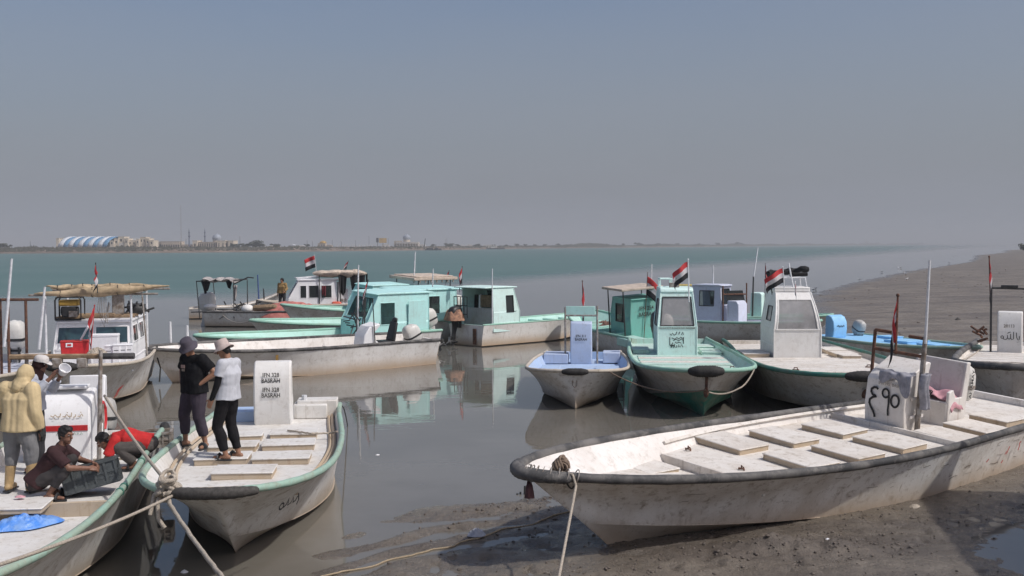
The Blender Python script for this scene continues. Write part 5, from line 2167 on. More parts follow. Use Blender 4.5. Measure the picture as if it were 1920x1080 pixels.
# roof gear
mb = MB()
mb.box((-.9, .48, zr + .38), (.22, .30, .76))
mb.build('roof_box', GREYPIPE, B_b.root, bevel=.02)
mb = MB()
for k in range(5):
    mb.tube([(-.2 - .35 * k, -1.0, zr + .05), (-.25 - .33 * k, 1.0, zr + .06 + .02 * (k % 2))], .035, 6)
mb.tube([(-.1, -.35, zr + .10), (-.15, .5, zr + .12)], .04, 6)
mb.build('roof_timber', WOOD, B_b.root)
mb = MB()
rr = random.Random(4)
for k in range(16):
    p = Vector((-1.0 + rr.uniform(-.2, .2), .95 + rr.uniform(-.25, .25), zr + .15 + rr.uniform(0, .3)))
    mb.tube([p, p + Vector((rr.uniform(-.2, .2), rr.uniform(-.25, .25), rr.uniform(-.15, .15)))], .03, 5)
mb.ell((-1.0, .95, zr + .22), (.18, .26, .16))
mb.build('roof_gear', DARKPIPE, B_b.root)
# graffiti-ish red scratches near the waterline, and the number box
mb = MB()
for k in range(5):
    G = B_b.g(.86, 1)
    C = Vector((G.x - .25, G.y * .72, .35))
    p = C.lerp(G, .12) + Vector((-.12 * k, .05 * 0, 0))
    mb.ribbon([(0, -.10), (.05, .05), (.12 + .02 * k, .14)], .022, p + Vector((.05, .10, 0)), (-1, .25, 0), (0, .35, 1), (.3, 1, -.3))
mb.build('red_paint_marks', REDPAINT, B_b.root, smooth=0)
outboard(B_b, -B_b.L / 2 - .02, 0, .9, 0, None, 1.0)

# ---- A : boat cut by the left edge
Ab = Boat('cabin_fishing_boat', 'white boat cut by the left edge with a rusty pipe frame and white engine', (-12.15, 22.9), (-14.4, 31.0), 2.7, (1.0, 1.0, 1.2), GREY_HULL, RAIL_TAN, DECK_LAV, deckz=.8, n=2.8, mexp=2.1, tw=.88, rake=1.0, zc=(.1, .42), rail_r=.05, inner=WHITE)
outboard(Ab, -Ab.L / 2 + .8, .35, 1.0, R(12), (ENG_WHITE, ENG_DARK), 1.3)
f0, f1 = Ab.lY(0, 562, 27.5), Ab.lY(72, 563, 27.5)
f1 = Vector((f1.x, f1.y, f0.z))
f2 = Ab.lY(48, 563, 27.5)
Ab.pipe([[f0, f1], [Vector((f0.x, f0.y, .8)), f0], [Vector((f2.x, f2.y, .8)), f2], [Vector((f0.x + .2, (f0.y + f2.y) / 2 - .1, .8)), Vector((f0.x + .2, (f0.y + f2.y) / 2 - .1, f0.z))]], .035, RUST)
Ab.pole(Ab.lY(8, 650, 27.3), Ab.lY(22, 485, 27.3), .035, WHITEPIPE)
console(Ab, -1.0, .0, .8, CON_ROUND, CABWHITE, z=.8)

# ---- E : long white open boat, broadside in the middle
E_ = Boat('open_fishing_boat', 'long low white boat with black rail lying broadside, black helm seat aft', (-10.75, 31.6), (-3.15, 37.75), 2.5, (.88, .90, 1.08), PALE_HULL, RAIL_BLACK, WHITE, heel=R(-3.5), deckz=.38, n=2.2, mexp=1.6, tw=.84, rake=1.0, zc=(.06, .45), cw=.86, rail_r=.055, inner=WHITE, flare=.10)
E_.crossbeams((.2, .35, .5, .65, .8), .28, .06, WHITE)
ze = .40
ecn = E_.lY(685, 640, 37.0)
exx, eyy = -E_.L / 2 + 2.35, .35
console(E_, exx, eyy, .62, [(.34, 0), (.42, .35), (.36, .75), (.16, 1.02), (-.22, 1.12), (-.24, 1.04), (-.05, .85), (-.02, .6), (-.20, .48), (-.04, .25), (-.16, 0)], CABWHITE, z=ze)
E_.pole((exx - .05, eyy + .36, ze), (exx + .12, eyy + .36, ze + 1.95), .02, DARKPIPE, 'canopy_post')
E_.pole((exx + .25, eyy - .36, ze), (exx + .3, eyy - .36, ze + 1.95), .02, DARKPIPE, 'canopy_post')
helm_seat(E_, exx - .62, eyy, ze - .05, 1, SEATBLACK)
outboard(E_, -E_.L / 2 + .55, .1, ze + .12, R(28), (ENG_WHITE, ENG_DARK), 1.05)
for px, py0, py1 in ((320, 640, 603), (352, 640, 610)):
    a_ = E_.lY(px, py0, 32.9)
    E_.pole(Vector((a_.x, a_.y, .9)), E_.lY(px - 1, py1, 32.9), .045, WHITEPIPE, 'mooring_post')
mb = MB()
mb.box((-.6, -E_.B / 2 * 0 + .1, ze + .1), (1.2, .9, .2))
mb.build('engine_cover', WHITE, E_.root, bevel=.02)
mb = MB()
G, uq = E_.g(.62, 1), .62
mb.ribbon([(0, -.36), (.02, -.1), (.05, .3)], .09, Vector((G.x, G.y - .05, .52)), (1, 0, 0), (0, .16, 1), (0, 1, -.15))
mb.build('rust_run', plain('ochre_stain', (.33, .20, .06), .8, .3), E_.root, smooth=0)

# ---- F, G : aqua cabin boats side by side behind E
F_ = Boat('cabin_fishing_boat', 'turquoise cabin boat just behind the long white boat, sliding window in its side', (-10.25, 35.0), (-3.25, 40.9), 2.3, (.95, .95, 1.16), PALE_HULL, RAIL_MINT, DECK_PALEGREEN, heel=R(-3), deckz=.40, n=2.2, mexp=1.6, tw=.86, rake=1.0, zc=(.06, .45), inner=DECK_PALEGREEN)
F_.crossbeams((.42, .53, .64, .75, .86), .26, .07, DECK_PALEGREEN)
cabin(F_, -4.1, -1.45, -.05, 1.72, 1.78, AQUA, z=.55, rake=.5, fwin=(.12, .15, .88, .88), swin=((.10 + .46, .40, .36 + .46, .84),), split=.45, back=False, roofover=(.12, .25, .05), glass=GLASS)
mb = MB()
for y_, sg in ((.90, 1),):
    mb.box((-3.55, y_ - .03, .55 + .82), (.8, .02, 1.45))
mb.build('side_door', AQUA, F_.root, bevel=.01)
outboard(F_, -F_.L / 2 + .15, .2, .85, R(25), (ENG_WHITE, ENG_DARK), 1.1)
a_ = F_.lY(672, 560, 37.6)
F_.pole(Vector((a_.x, a_.y, .6)), F_.lY(672, 497, 37.6), .03, WHITEPIPE)
mb = MB()
rr = random.Random(9)
for k in range(14):
    p = Vector((a_.x + rr.uniform(-.25, .25), a_.y + rr.uniform(-.25, .1), rr.uniform(1.2, 1.75)))
    mb.tube([p, p + Vector((rr.uniform(-.3, .3), rr.uniform(-.3, .3), rr.uniform(-.4, .5)))], .022, 5)
mb.tube([(a_.x - .3, a_.y, .6), (a_.x - .25, a_.y, 2.2)], .025, 6)
mb.tube([(a_.x + .1, a_.y + .25, .6), (a_.x - .15, a_.y + .25, 2.3)], .022, 6)
mb.build('winch_frame', DARKPIPE, F_.root)

G_ = Boat('cabin_fishing_boat', 'turquoise cabin boat with a tall dark window, bow pointing left behind its twin', (-9.75, 40.4), (-2.55, 46.6), 2.4, (.95, 1.0, 1.28), GREY_HULL, RAIL_MINT, DECK_PALEGREEN, heel=R(-3), deckz=.40, n=2.2, mexp=1.6, tw=.86, rake=1.1, zc=(.06, .45), inner=DECK_PALEGREEN)
G_.crossbeams((.55, .64, .73, .82, .9), .26, .07, DECK_PALEGREEN)
cabin(G_, -4.3, -1.2, -.1, 1.8, 1.68, AQUA, z=.55, rake=.5, fwin=(.12, .15, .88, .88), swin=((.28, .42, .60, .86),), split=.42, back=False, roofover=(.12, .50, .06), glass=GLASS_D)
outboard(G_, -G_.L / 2 - .02, .0, .95, R(22), (ENG_WHITE, ENG_DARK), 1.25)
a_ = G_.lY(811, 545, 44.5)
G_.pole(Vector((a_.x, a_.y, 2.4)), G_.lY(812, 504, 44.5), .025, WHITEPIPE)
for u in (.93,):
    mb = MB()
    G = G_.g(u, 1)
    coil(mb, (0, 0, 0), .14, .015, 2, 30, 1, 2)
mb = MB()
nn = Vector((.35, .9, -.3)).normalized()
oo = G_.g(.90, 1) + Vector((0, -.06, -.30)) + nn * .1
mb.ribbon(arc(0, 0, .12, .10, 20, 330), .03, oo, (-1, .35, 0), (0, .3, 1), nn)
mb.build('painted_ring', BLACK, G_.root, smooth=0)

# ---- H : green open boat with canopy, mostly hidden
H_b = Boat('canopied_boat', 'green railed boat behind the turquoise cabins with a flat tan canopy at its stern', (-10.25, 48.2), (-3.0, 54.4), 2.4, (1.0, 1.02, 1.45), GREY_HULL, RAIL_MINT, DECK_GREEN, heel=R(-3), deckz=.45, n=2.2, mexp=1.6, tw=.86, rake=1.1, zc=(.06, .45), inner=DECK_PALEGREEN)
H_b.crossbeams((.5, .6, .7, .8, .9), .26, .07, DECK_PALEGREEN)
for x_, y_ in ((-3.9, .9), (-3.9, -.9), (-2.0, .9), (-2.0, -.9)):
    H_b.pole((x_, y_, .6), (x_, y_, 2.42), .03, DARKPIPE, 'canopy_post')
mb = MB()
mb.box((-2.95, 0, 2.50), (2.6, 2.1, .14))
mb.box((-2.95, 0, 2.60), (2.2, 1.9, .05))
mb.build('canopy', CANVAS_BEIGE, H_b.root, bevel=.03)
mb = MB()
for k in range(7):
    mb.box((-4.0 + .33 * k, 1.0, 2.38), (.06, .05, .12))
mb.build('canopy_bracket', GREYPIPE, H_b.root)
H_b.pole(H_b.lY(776, 530, 52.5), H_b.lY(778.5, 472, 52.5), .035, WHITEPIPE)
cabin(H_b, -1.6, .8, 0, 1.6, 1.6, AQUA, z=.6, rake=.4, fwin=(.15, .2, .85, .85), swin=((.3, .45, .7, .85),), back=False, glass=GLASS_D)

# ---- I : white cabin boat, J : workboat with outboard and faded red tarp, Z : white hull behind
I_b = Boat('cabin_fishing_boat', 'white cabin boat in the far row with black cloths hanging from its rolled canopy', (-13.6, 58.2), (-7.9, 59.6), 2.4, (.9, .9, 1.15), PALE_HULL, RAIL_TAN, DECK_LAV, deckz=.6, n=2.4, mexp=1.8, tw=.88, rake=.9, zc=(.06, .45), inner=WHITE)
cabin(I_b, -1.2, 1.3, 0, 1.7, 1.6, CABWHITE, z=.6, rake=.55, fwin=(.1, .1, .9, .85), swin=((.10, .42, .32, .84), (.37, .42, .58, .84), (.63, .42, .76, .84)), split=.42, roofover=(.1, .3, .05), glass=GLASS_D)
mb = MB()
mb.tube([(.9, -.7, 2.35), (.9, .7, 2.35)], .03, 6)
for y_ in (-.7, .7):
    mb.tube([(.85, y_, 2.32), (-.4, y_, 2.40), (-1.2, y_, 2.40)], .03, 6)
mb.build('roof_rail', WHITEPIPE, I_b.root)
console(I_b, -1.65, .2, .7, [(.3, 0), (.36, .5), (.3, 1.0), (-.1, 1.15), (-.2, 1.1), (-.2, 0)], CABWHITE, z=.6)
text_obj('88', .28, 'painted_lettering', GREYPIPE, I_b.root, (-1.6, .565, 1.1), (-1, 0, 0), (0, 0, 1), (0, 1, 0), 1.2)
mb = MB()
mb.box((-1.5, .3, 1.75), (.4, .5, .7))
mb.build('instrument_box', CABWHITE, I_b.root, bevel=.03)
helm_seat(I_b, -2.25, .1, .55, 1, SEATBLACK)
outboard(I_b, -I_b.L / 2 + .1, .1, .85, R(25), (ENG_WHITE, ENG_DARK), 1.1)
for x_, y_ in ((-.3, .9), (-.3, -.9), (-2.7, .85), (-2.7, -.85), (-1.4, .92)):
    I_b.pole((x_, y_, .6), (x_, y_, 2.5), .03, DARKPIPE, 'canopy_post')
mb = MB()
N = 22
for y_, rr0 in ((.7, .20), (-.3, .17)):
    pts = [Vector((-.05 - 2.75 * i / N, y_ + .05 * math.sin(i), 2.56 + .02 * math.sin(i * .8))) for i in range(N + 1)]
    mb.tube(pts, [rr0 * (1 + .22 * mnoise.noise(Vector((i * .6, y_ * 7, 2)))) * min(1, .35 + min(i, N - i) * .2) for i in range(N + 1)], 9, sy=1.8)
mb.build('rolled_canvas', CANVAS_BEIGE, I_b.root, smooth=60)


def hang(b, x0, x1, y, z0, z1, mat, name='hanging_cloth', taper=.1, seed=0):
    mb = MB()
    n_, m_ = 14, 8
    vs = []
    for i in range(n_ + 1):
        for j in range(m_ + 1):
            s_, t_ = i / n_, j / m_
            x = x0 + (x1 - x0) * (s_ + (0.5 - s_) * taper * 2 * t_)
            vs.append((x, y + .05 * math.sin(s_ * 11 + seed) * (.4 + t_), z0 + (z1 - z0) * t_ * (1 - .12 * math.sin(s_ * 5 + seed))))
    mb.add(vs, [(i * (m_ + 1) + j, (i + 1) * (m_ + 1) + j, (i + 1) * (m_ + 1) + j + 1, i * (m_ + 1) + j + 1) for i in range(n_) for j in range(m_)])
    o = mb.build(name, mat, b.root, smooth=80)
    so = o.modifiers.new('thick', 'SOLIDIFY')
    so.thickness = .02
    return o


hang(I_b, -1.30, -1.75, .95, 2.5, 1.5, DARKCLOTH, seed=2, taper=.2)
hang(I_b, -1.9, -2.75, .9, 2.5, 1.75, DARKCLOTH, seed=4, taper=.15)
hang(I_b, -2.78, -2.88, .8, 2.55, 2.05, DARKCLOTH, seed=5)
hang(I_b, -.42, -.65, .95, 1.9, 1.4, plain('dark_red_cloth', (.13, .02, .03), .9, .2), seed=6)
mb = MB()
mb.box((-1.2, .95, .95), (.5, .35, .25))
mb.build('float', ORANGE, I_b.root, bevel=.08)

J_b = Boat('work_boat', 'grey workboat seen from astern at left with a frame awning and a tall tilted outboard', (-8.3, 54.6), (-15.35, 55.6), 2.1, (.75, .75, 1.0), GREY_HULL, RAIL_BLACK, DECK_GREY, deckz=.45, n=2.4, mexp=1.8, tw=.9, rake=.9, zc=(.06, .4), inner=DECK_GREY)
outboard(J_b, -J_b.L / 2 + .12, -.05, .62, R(10), (ENG_WHITE, ENG_WHITE), 1.45)
for x_, y_ in ((-3.9, -.9), (-3.8, .9), (-1.95, -.9), (-1.95, .9)):
    J_b.pole((x_ + .15 * (x_ < -3), y_, .45), (x_, y_, 2.3), .028, DARKPIPE, 'canopy_post')
J_b.pipe([[(-3.9, -.9, 2.3), (-1.95, -.9, 2.35), (-1.95, .9, 2.35), (-3.8, .9, 2.3), (-3.9, -.9, 2.3)], [(-1.95, -.9, 2.15), (-1.2, -.9, 2.5), (-.9, -.9, 2.47)], [(-4.2, -.9, .75), (-3.4, -.9, .78)]], .03, DARKPIPE)
mb = MB()
N = 16
pts = [Vector((-3.55 + 1.6 * i / N, -.6, 2.37 + .05 * math.sin(i * 1.1))) for i in range(N + 1)]
mb.tube(pts, [.09 * (1 + .3 * math.sin(i * 1.7)) for i in range(N + 1)], 8, sy=5)
mb.build('awning', CANVAS_GREY, J_b.root, smooth=60)
hang(J_b, -3.7, -3.15, -.85, 2.35, 1.75, DARKCLOTH, seed=3, taper=.35)
hang(J_b, -2.4, -2.0, -.85, 2.35, 1.95, DARKCLOTH, seed=7, taper=.3)
hang(J_b, -2.05, -1.8, -.8, 2.1, 1.4, CANVAS_GREY, seed=9, taper=.3)
mb = MB()
rr = random.Random(12)
for k in range(46):
    p = Vector((rr.uniform(-2.6, -.6), rr.uniform(-.9, .9), rr.uniform(.6, 1.15)))
    mb.tube([p, p + Vector((rr.uniform(-.4, .4), rr.uniform(-.3, .3), rr.uniform(-.25, .3)))], rr.uniform(.02, .05), 5)
mb.build('engine_gear', DARKPIPE, J_b.root)
mb = MB()
mb.ell((-1.3, -.75, .92), (.32, .3, .22))
mb.build('float', CREAM, J_b.root)
mb = MB()
mb.ell((-3.45, -.3, 1.0), (.35, .25, .14))
mb.build('float', CREAM, J_b.root)
mb = MB()
mb.tube([(-.9, -.7, .95), (.1, -.75, 1.0)], .16, 9, roundcap=True)
mb.build('fuel_can', WOOD, J_b.root)

Z_b = Boat('open_fishing_boat', 'white open hull rising to the right behind the workboat, poles standing in it', (-12.9, 63.0), (-18.2, 61.5), 2.1, (.55, .62, 1.62), WHITE_HULL, RAIL_TAN, WHITE, deckz=.45, n=2.2, mexp=1.7, tw=.9, rake=.8, zc=(.06, .4), inner=WHITE, rail_r=.03)
Z_b.crossbeams((.45, .6, .75), .3, .07, DECK_WORN)
mb = MB()
mb.box((-1.9, 0, .75), (.7, 1.5, .55))
mb.build('fish_box', CANVAS, Z_b.root, bevel=.03)
a_ = Z_b.lY(486, 565, 61.8)
Z_b.pole((a_.x, a_.y, .5), Z_b.lY(483, 515, 61.8), .04, plain('blue_pole', (.07, .11, .28), .5, .2), 'fishing_pole')
a_ = Z_b.lY(496, 560, 61.9)
Z_b.pole((a_.x, a_.y, .5), Z_b.lY(494, 541, 61.9), .04, DARKPIPE, 'fishing_pole')

# ---- K : pale mint cabin boat pointing right
K_b = Boat('cabin_fishing_boat', 'pale mint cabin boat pointing right into the river with a twin pane window', (4.15, 49.6), (-1.85, 43.8), 2.3, (.86, .86, 1.02), MINT_HULL, RAIL_MINT, DECK_PALEGREEN, deckz=.55, n=2.0, mexp=1.5, tw=.92, rake=1.1, zc=(.04, .45), cw=.9, inner=DECK_PALEGREEN, rail_r=.04)
K_b.crossbeams((.55, .65, .75, .86), .26, .07, DECK_PALEGREEN)
cabin(K_b, -K_b.L / 2 + .55, -K_b.L / 2 + 2.0, -.08, 1.9, 1.75, MINT, z=.56, rake=.30, fwin=(.1, .12, .9, .85), swin=((.44, .44, .60, .82), (.62, .44, .78, .82)), split=.46, back=False, roofover=(.22, .45, .04), glass=GLASS, swin_far=((.5, .44, .85, .82),))
mb = MB()
mb.panel([(-K_b.L / 2 + .62, .8, .56), (-K_b.L / 2 + .62, -.95, .56), (-K_b.L / 2 + .62, -.95, 1.5), (-K_b.L / 2 + .62, .8, 1.5)], th=.04)
mb.build('aft_bulkhead', DECK_GREY, K_b.root)
mb = MB()
mb.box((-K_b.L / 2 + 1.2, -.2, 1.75), (.4, .9, .5))
mb.build('instrument_box', WOOD, K_b.root, bevel=.02)
K_b.pipe([[(-K_b.L / 2 + .15, y_, 1.1), (-K_b.L / 2 + .15, y_, 1.95)] for y_ in (.1, .3, .5, .7, .9)] + [[(-K_b.L / 2 + .15, .1, z_), (-K_b.L / 2 + .15, .9, z_)] for z_ in (1.25, 1.6, 1.95)], .018, DARKPIPE, 'stern_rack')
ke = outboard(K_b, -K_b.L / 2 - .05, .35, .86, R(6), (ENG_DARK, ENG_DARK), 1.0)
mb = MB()
mb.box((-K_b.L / 2 - .045, -.55, .40), (.05, .16, .62))
mb.build('rudder_strap', RUST, K_b.root)
a_ = K_b.lY(893, 545, 43.4)
K_b.pole(Vector((-K_b.L / 2 + .5, -1.0, .6)), Vector((-K_b.L / 2 + .5, -1.02, 3.1)), .025, WHITEPIPE)
# green flash painted on the bow flare
mb = MB()
for k in range(5):
    pts = []
    for i in range(9):
        s_ = i / 8
        u = .66 + .28 * s_
        G = K_b.g(u, -1)
        t_ = max(0, (u - .45) / .55)
        C = Vector((G.x - .25 * t_, G.y * .80, .08 + .35 * t_ ** 2.2))
        p = G.lerp(C, .12 + (.62 - .10 * k) * s_ * (1.2 - .12 * k) + .02)
        pts.append(p + Vector((.0, -.045 - .02 * t_, -.01)))
    vs = []
    for i, p in enumerate(pts):
        wq = .055 * (1 - .8 * i / 8) + .006
        vs += [p + Vector((0, .2 * wq, wq)), p - Vector((0, .2 * wq, wq))]
    mb.add(vs, [(2 * i, 2 * i + 1, 2 * i + 3, 2 * i + 2) for i in range(8)])
mb.build('bow_flash', RAIL_MINT, K_b.root, smooth=0)

# ---- L : small blue punt bow-on
L_b = Boat('small_skiff', 'small light blue skiff bow on to the shore with a lettered blue console', (1.50, 26.25), (2.15, 32.9), 2.7, (.80, .84, .96), GREY_HULL, RAIL_TAN, DECK_BLUE, deckz=.58, n=5.0, mexp=2.6, tw=.84, rake=.35, draft=.2, zc=(.12, .28), cw=.74, cn=2.6, rail_r=.045, inner=DECK_BLUE, flare=.05)
L_b.fender(.9985, .085, RUBBER, off=.05)
zl = .60
lcx, lcy = -L_b.L / 2 + 1.35, -.02
lc = console(L_b, lcx, lcy, .62, [(.20, -.02), (.24, .3), (.22, .75), (.12, 1.16), (.02, 1.22), (-.10, 1.2), (-.12, .7), (-.22, .5), (-.24, -.02)], BLUE_CONSOLE, z=zl)
text_obj('IFN 311', .105, 'painted_lettering', BLACK, lc, (lcx + .238, lcy, zl + .80), (0, 1, 0), (0, 0, 1), (1, 0, 0), .9)
text_obj('BASRAH', .105, 'painted_lettering', BLACK, lc, (lcx + .245, lcy, zl + .70), (0, 1, 0), (0, 0, 1), (1, 0, 0), .9)
L_b.pipe([[(lcx + .1, lcy - .46, zl), (lcx + .02, lcy - .46, zl + 1.62)], [(lcx + .1, lcy + .46, zl), (lcx + .02, lcy + .46, zl + 1.66)], [(lcx + .03, lcy - .46, zl + 1.38), (lcx + .03, lcy + .46, zl + 1.38)]], .028, GREYPIPE)
mb = MB()
mb.box((lcx + .02, lcy - .02, zl + 1.52), (.04, .84, .26))
mb.build('name_board', DECK_PALEGREEN, L_b.root, bevel=.01)
for (x_, y_, lx, ly) in ((1.6, .35, .7, .8), (.6, -.6, .9, .7), (-.3, .75, .8, .6), (-.4, -.8, .7, .5), (1.5, -.7, .6, .6)):
    L_b.hatch(x_, y_, lx, ly, .07, zl - .02, DECK_BLUE, DECK_BLUE)
mb = MB()
mb.box((-2.2, -.75, zl + .14), (.9, .7, .28))
mb.build('stern_locker', BLUE_CONSOLE, L_b.root, bevel=.02)
mb = MB()
mb.box((-2.3, .85, zl + .16), (.8, .5, .30))
mb.build('stern_locker', BLUE_CONSOLE, L_b.root, bevel=.02)
outboard(L_b, -L_b.L / 2 + .05, -.1, .75, R(5), (BLUE_CONSOLE, ENG_DARK), .8)
mb = MB()
mb.ribbon([(-.05, .16), (-.05, 0), (0, -.05), (.05, 0), (.05, .16)], .014, (L_b.L / 2 - .055, 0.0, .62), (0, 1, 0), (-.35, 0, 1), (1, 0, .3))
mb.build('stem_shackle', RUST, L_b.root)

# ---- M : sea green boat, bow away to the left
M_b = Boat('cabin_fishing_boat', 'sea green boat pointing away left with a dark green cabin and a tan topped frame', (2.75, 45.9), (5.55, 38.2), 2.5, (.80, .85, 1.25), GREY_HULL, RAIL_MINT, DECK_GREEN, heel=R(-4), trim=R(-1.5), deckz=.60, n=2.3, mexp=1.7, tw=.86, rake=1.1, zc=(.06, .45), inner=DECK_PALEGREEN)
M_b.crossbeams((.35, .45, .55, .65, .75, .85), .22, .10, DECK_PALEGREEN)
cabin(M_b, -1.9, -.2, -.25, 1.3, 1.55, TEAL, z=.5, rake=.15, fwin=None, swin=((.35, .45, .75, .88),), split=.6, back=True, roofover=(.06, .06, .03), glass=GLASS_D)
text_obj('IFN 254', .20, 'painted_lettering', DARKPIPE, M_b.root, (-1.94, -.25, 1.72), (0, -1, 0), (0, 0, 1), (-1, 0, 0), .9)
text_obj('BASRAH', .20, 'painted_lettering', DARKPIPE, M_b.root, (-1.94, -.25, 1.50), (0, -1, 0), (0, 0, 1), (-1, 0, 0), .9)
for x_, y_ in ((-1.9, .65), (-1.9, -.75), (-.6, .65), (-.6, -.75)):
    M_b.pole((x_, y_, .5), (x_, y_, 2.42), .028, DARKPIPE, 'canopy_post')
mb = MB()
mb.box((-1.25, -.05, 2.47), (1.75, 1.7, .09))
mb.build('canopy', CANVAS_BEIGE, M_b.root, bevel=.02)
outboard(M_b, -M_b.L / 2 + .1, .45, .9, R(4), (ENG_DARK, ENG_DARK), 1.3)
M_b.pole(M_b.lY(1221, 540, 41), M_b.lY(1222, 495, 41), .025, WHITEPIPE)
mb = MB()
mb.box((-M_b.L / 2 + 1.1, .85, .68), (1.4, .7, .30))
mb.build('stern_locker', DECK_PALEGREEN, M_b.root, bevel=.03)

# ---- N : mint cabin boat bow-on with big flag
N_b = Boat('cabin_fishing_boat', 'mint cabin boat bow on, green painted bottom, black script below its dusty windscreen', (4.42, 24.75), (5.15, 36.2), 3.05, (.90, .92, 1.13), GREEN_HULL, RAIL_MINT, DECK_MINT, deckz=.74, n=4.2, mexp=2.5, tw=.86, rake=.75, draft=.2, zc=(.10, .30), cw=.80, cn=2.6, rail_r=.055, inner=DECK_MINT, flare=.07)
N_b.fender(.9975, .13, RUBBER, off=-.05)
zn = .74
pcn = N_b.ld(1270, 667, zn)
nx1, ny = pcn.x, pcn.y
ncab = cabin(N_b, nx1 - 1.7, nx1, ny, 1.14, 1.86, MINT, z=zn, rake=.28, fwin=(.07, .03, .93, .86), swin=((.22, .46, .72, .88),), split=.46, back=False, roofover=(.04, .15, .02), rooft=.12, glass=GLASS_P, topin=.10)
# script under the windscreen
mb = MB()
oo = (nx1 + .006, ny - .02, zn + .47)
for stt in ([(-.2, .18), (-.16, .13), (-.12, .2), (-.08, .14), (-.02, .16), (.0, .24)], [(.06, .16), (.09, .24)], [(.14, .15), (.18, .23), (.2, .15)],
            [(-.2, .08), (-.2, -.16), (-.14, -.2)], [(-.15, .06), (-.05, .02), (.0, .07), (.06, .03), (.12, .08), (.18, .04)], [(-.1, -.02), (-.02, .02), (.06, -.03), (.14, .03), (.19, -.02)],
            [(.2, .08), (.2, -.12)], [(-.16, -.12), (-.16, -.24)], [(-.12, -.08), (-.10, -.24)], [(-.06, -.12), (-.06, -.22), (0, -.22), (.0, -.16)], [(.05, -.22), (.05, -.14), (.10, -.22), (.14, -.14), (.19, -.22)], [(-.17, -.17), (-.05, -.17)], [(-.05, -.06), (.0, -.10), (.07, -.07), (.14, -.10)]):
    mb.ribbon(stt, .022, oo, (0, 1, 0), (0, 0, 1), (1, 0, 0))
mb.build('painted_script', BLACK, ncab, smooth=0)
mb = MB()
rr = random.Random(5)
for k in range(26):
    y_ = ny - .5 + k * .04
    mb.tube([(nx1 + .012, y_, zn + .80), (nx1 + .012, y_ + rr.uniform(-.01, .01), zn + .80 + rr.uniform(.03, .10))], .010, 4)
mb.build('torn_sealant', GREYPIPE, ncab)
# roof rack, lamp
zr_ = zn + 1.86 + .14
N_b.pipe([[(nx1 - .85, ny - .1, zr_ - .02), (nx1 - .85, ny - .1, zr_ + .24), (nx1 - .85, ny - .72 + .28, zr_ + .24), (nx1 - .85, ny - .44, zr_ - .02)], [(nx1 - 1.5, ny - .1, zr_ - .02), (nx1 - 1.5, ny - .1, zr_ + .24), (nx1 - 1.5, ny - .44, zr_ + .24), (nx1 - 1.5, ny - .44, zr_)], [(nx1 - .85, ny - .1, zr_ + .24), (nx1 - 1.5, ny - .1, zr_ + .24)], [(nx1 - .85, ny - .44, zr_ + .24), (nx1 - 1.5, ny - .44, zr_ + .24)]], .025, MINT, 'roof_rack')
N_b.pipe([[(nx1 - .8, ny + .0, zr_ + .06), (nx1 - .8, ny + .5, zr_ + .05)]], .03, plain('yellow_tube', (.55, .40, .14), .6, .2), 'roof_bar')
mb = MB()
mb.box((nx1 - .52, ny - .05, zr_ + .06), (.12, .30, .16))
mb.build('search_lamp', GREYPIPE, N_b.root, bevel=.02)
for k in range(4):
    u = .72 + .05 * k
    p = N_b.dk(u)
    N_b.plank(p.x - .05, p.x + .05, -p.y, p.y, N_b.dz(u) + .005, N_b.dz(u) + .09, 'deck_beam', DECK_MINT)
    for y0_ in ():
        pass
for (x_, y_, lx, ly) in ((nx1 - .6, .95 + .05, 1.2, .55), (nx1 - 2.2, .95, 1.0, .6), (nx1 - 1.2, -1.05, 1.2, .5)):
    N_b.hatch(x_, y_, lx, ly, .09, zn, DECK_MINT, DECK_MINT)
# wide pale sole boards across the foredeck
for k in range(5):
    x_ = nx1 + .35 + .52 * k
    u = (x_ + N_b.L / 2) / N_b.L
    if u < .97:
        p = N_b.dk(u, .14)
        N_b.plank(x_ - .2, x_ + .2, -p.y * .93, p.y * .93, N_b.dz(u) + .005, N_b.dz(u) + .035, 'deck_board', DECK_WORN if k % 2 else DECK_MINT)
outboard(N_b, -N_b.L / 2 + .02, 0, .9, 0, (ENG_WHITE, ENG_DARK), 1.1)
mb = MB()
mb.ell((N_b.L / 2 - .17, .0, .62), (.03, .06, .12))
mb.tube([(N_b.L / 2 - .05, 0, 1.0), (N_b.L / 2 - .12, 0, .7)], .035, 6)
mb.build('towing_eye', RUST, N_b.root)

# ---- Q : off-white cabin boat bow-on, dark green rail
Q_b = Boat('cabin_fishing_boat', 'off white cabin boat with a rounded wide windscreen, dark green rail and worn bare foredeck', (7.85, 23.9), (8.35, 35.2), 3.75, (.92, .94, 1.10), GREY_HULL, RAIL_DKGREEN, DECK_WORN, deckz=.80, n=4.2, mexp=2.4, tw=.84, rake=.8, draft=.2, zc=(.10, .26), cw=.86, cn=3.2, rail_r=.055, inner=DECK_WORN, flare=.08)
Q_b.fender(.996, .12, RUBBER, off=.0)
zq = .82
pcn = Q_b.ld(1496, 672, zq)
qx, qy = pcn.x - .05, pcn.y
cabin(Q_b, qx - 2.0, qx, qy, 1.30, 1.82, CREAM, z=zq, rake=.62, fwin=(.06, 0, .94, .8), swin=((.34, .46, .66, .82),), split=.44, back=False, roofover=(-.10, .15, .02), rooft=.12, glass=GLASS_P, topin=.16, curve=1)
zr_ = zq + 1.82 + .10
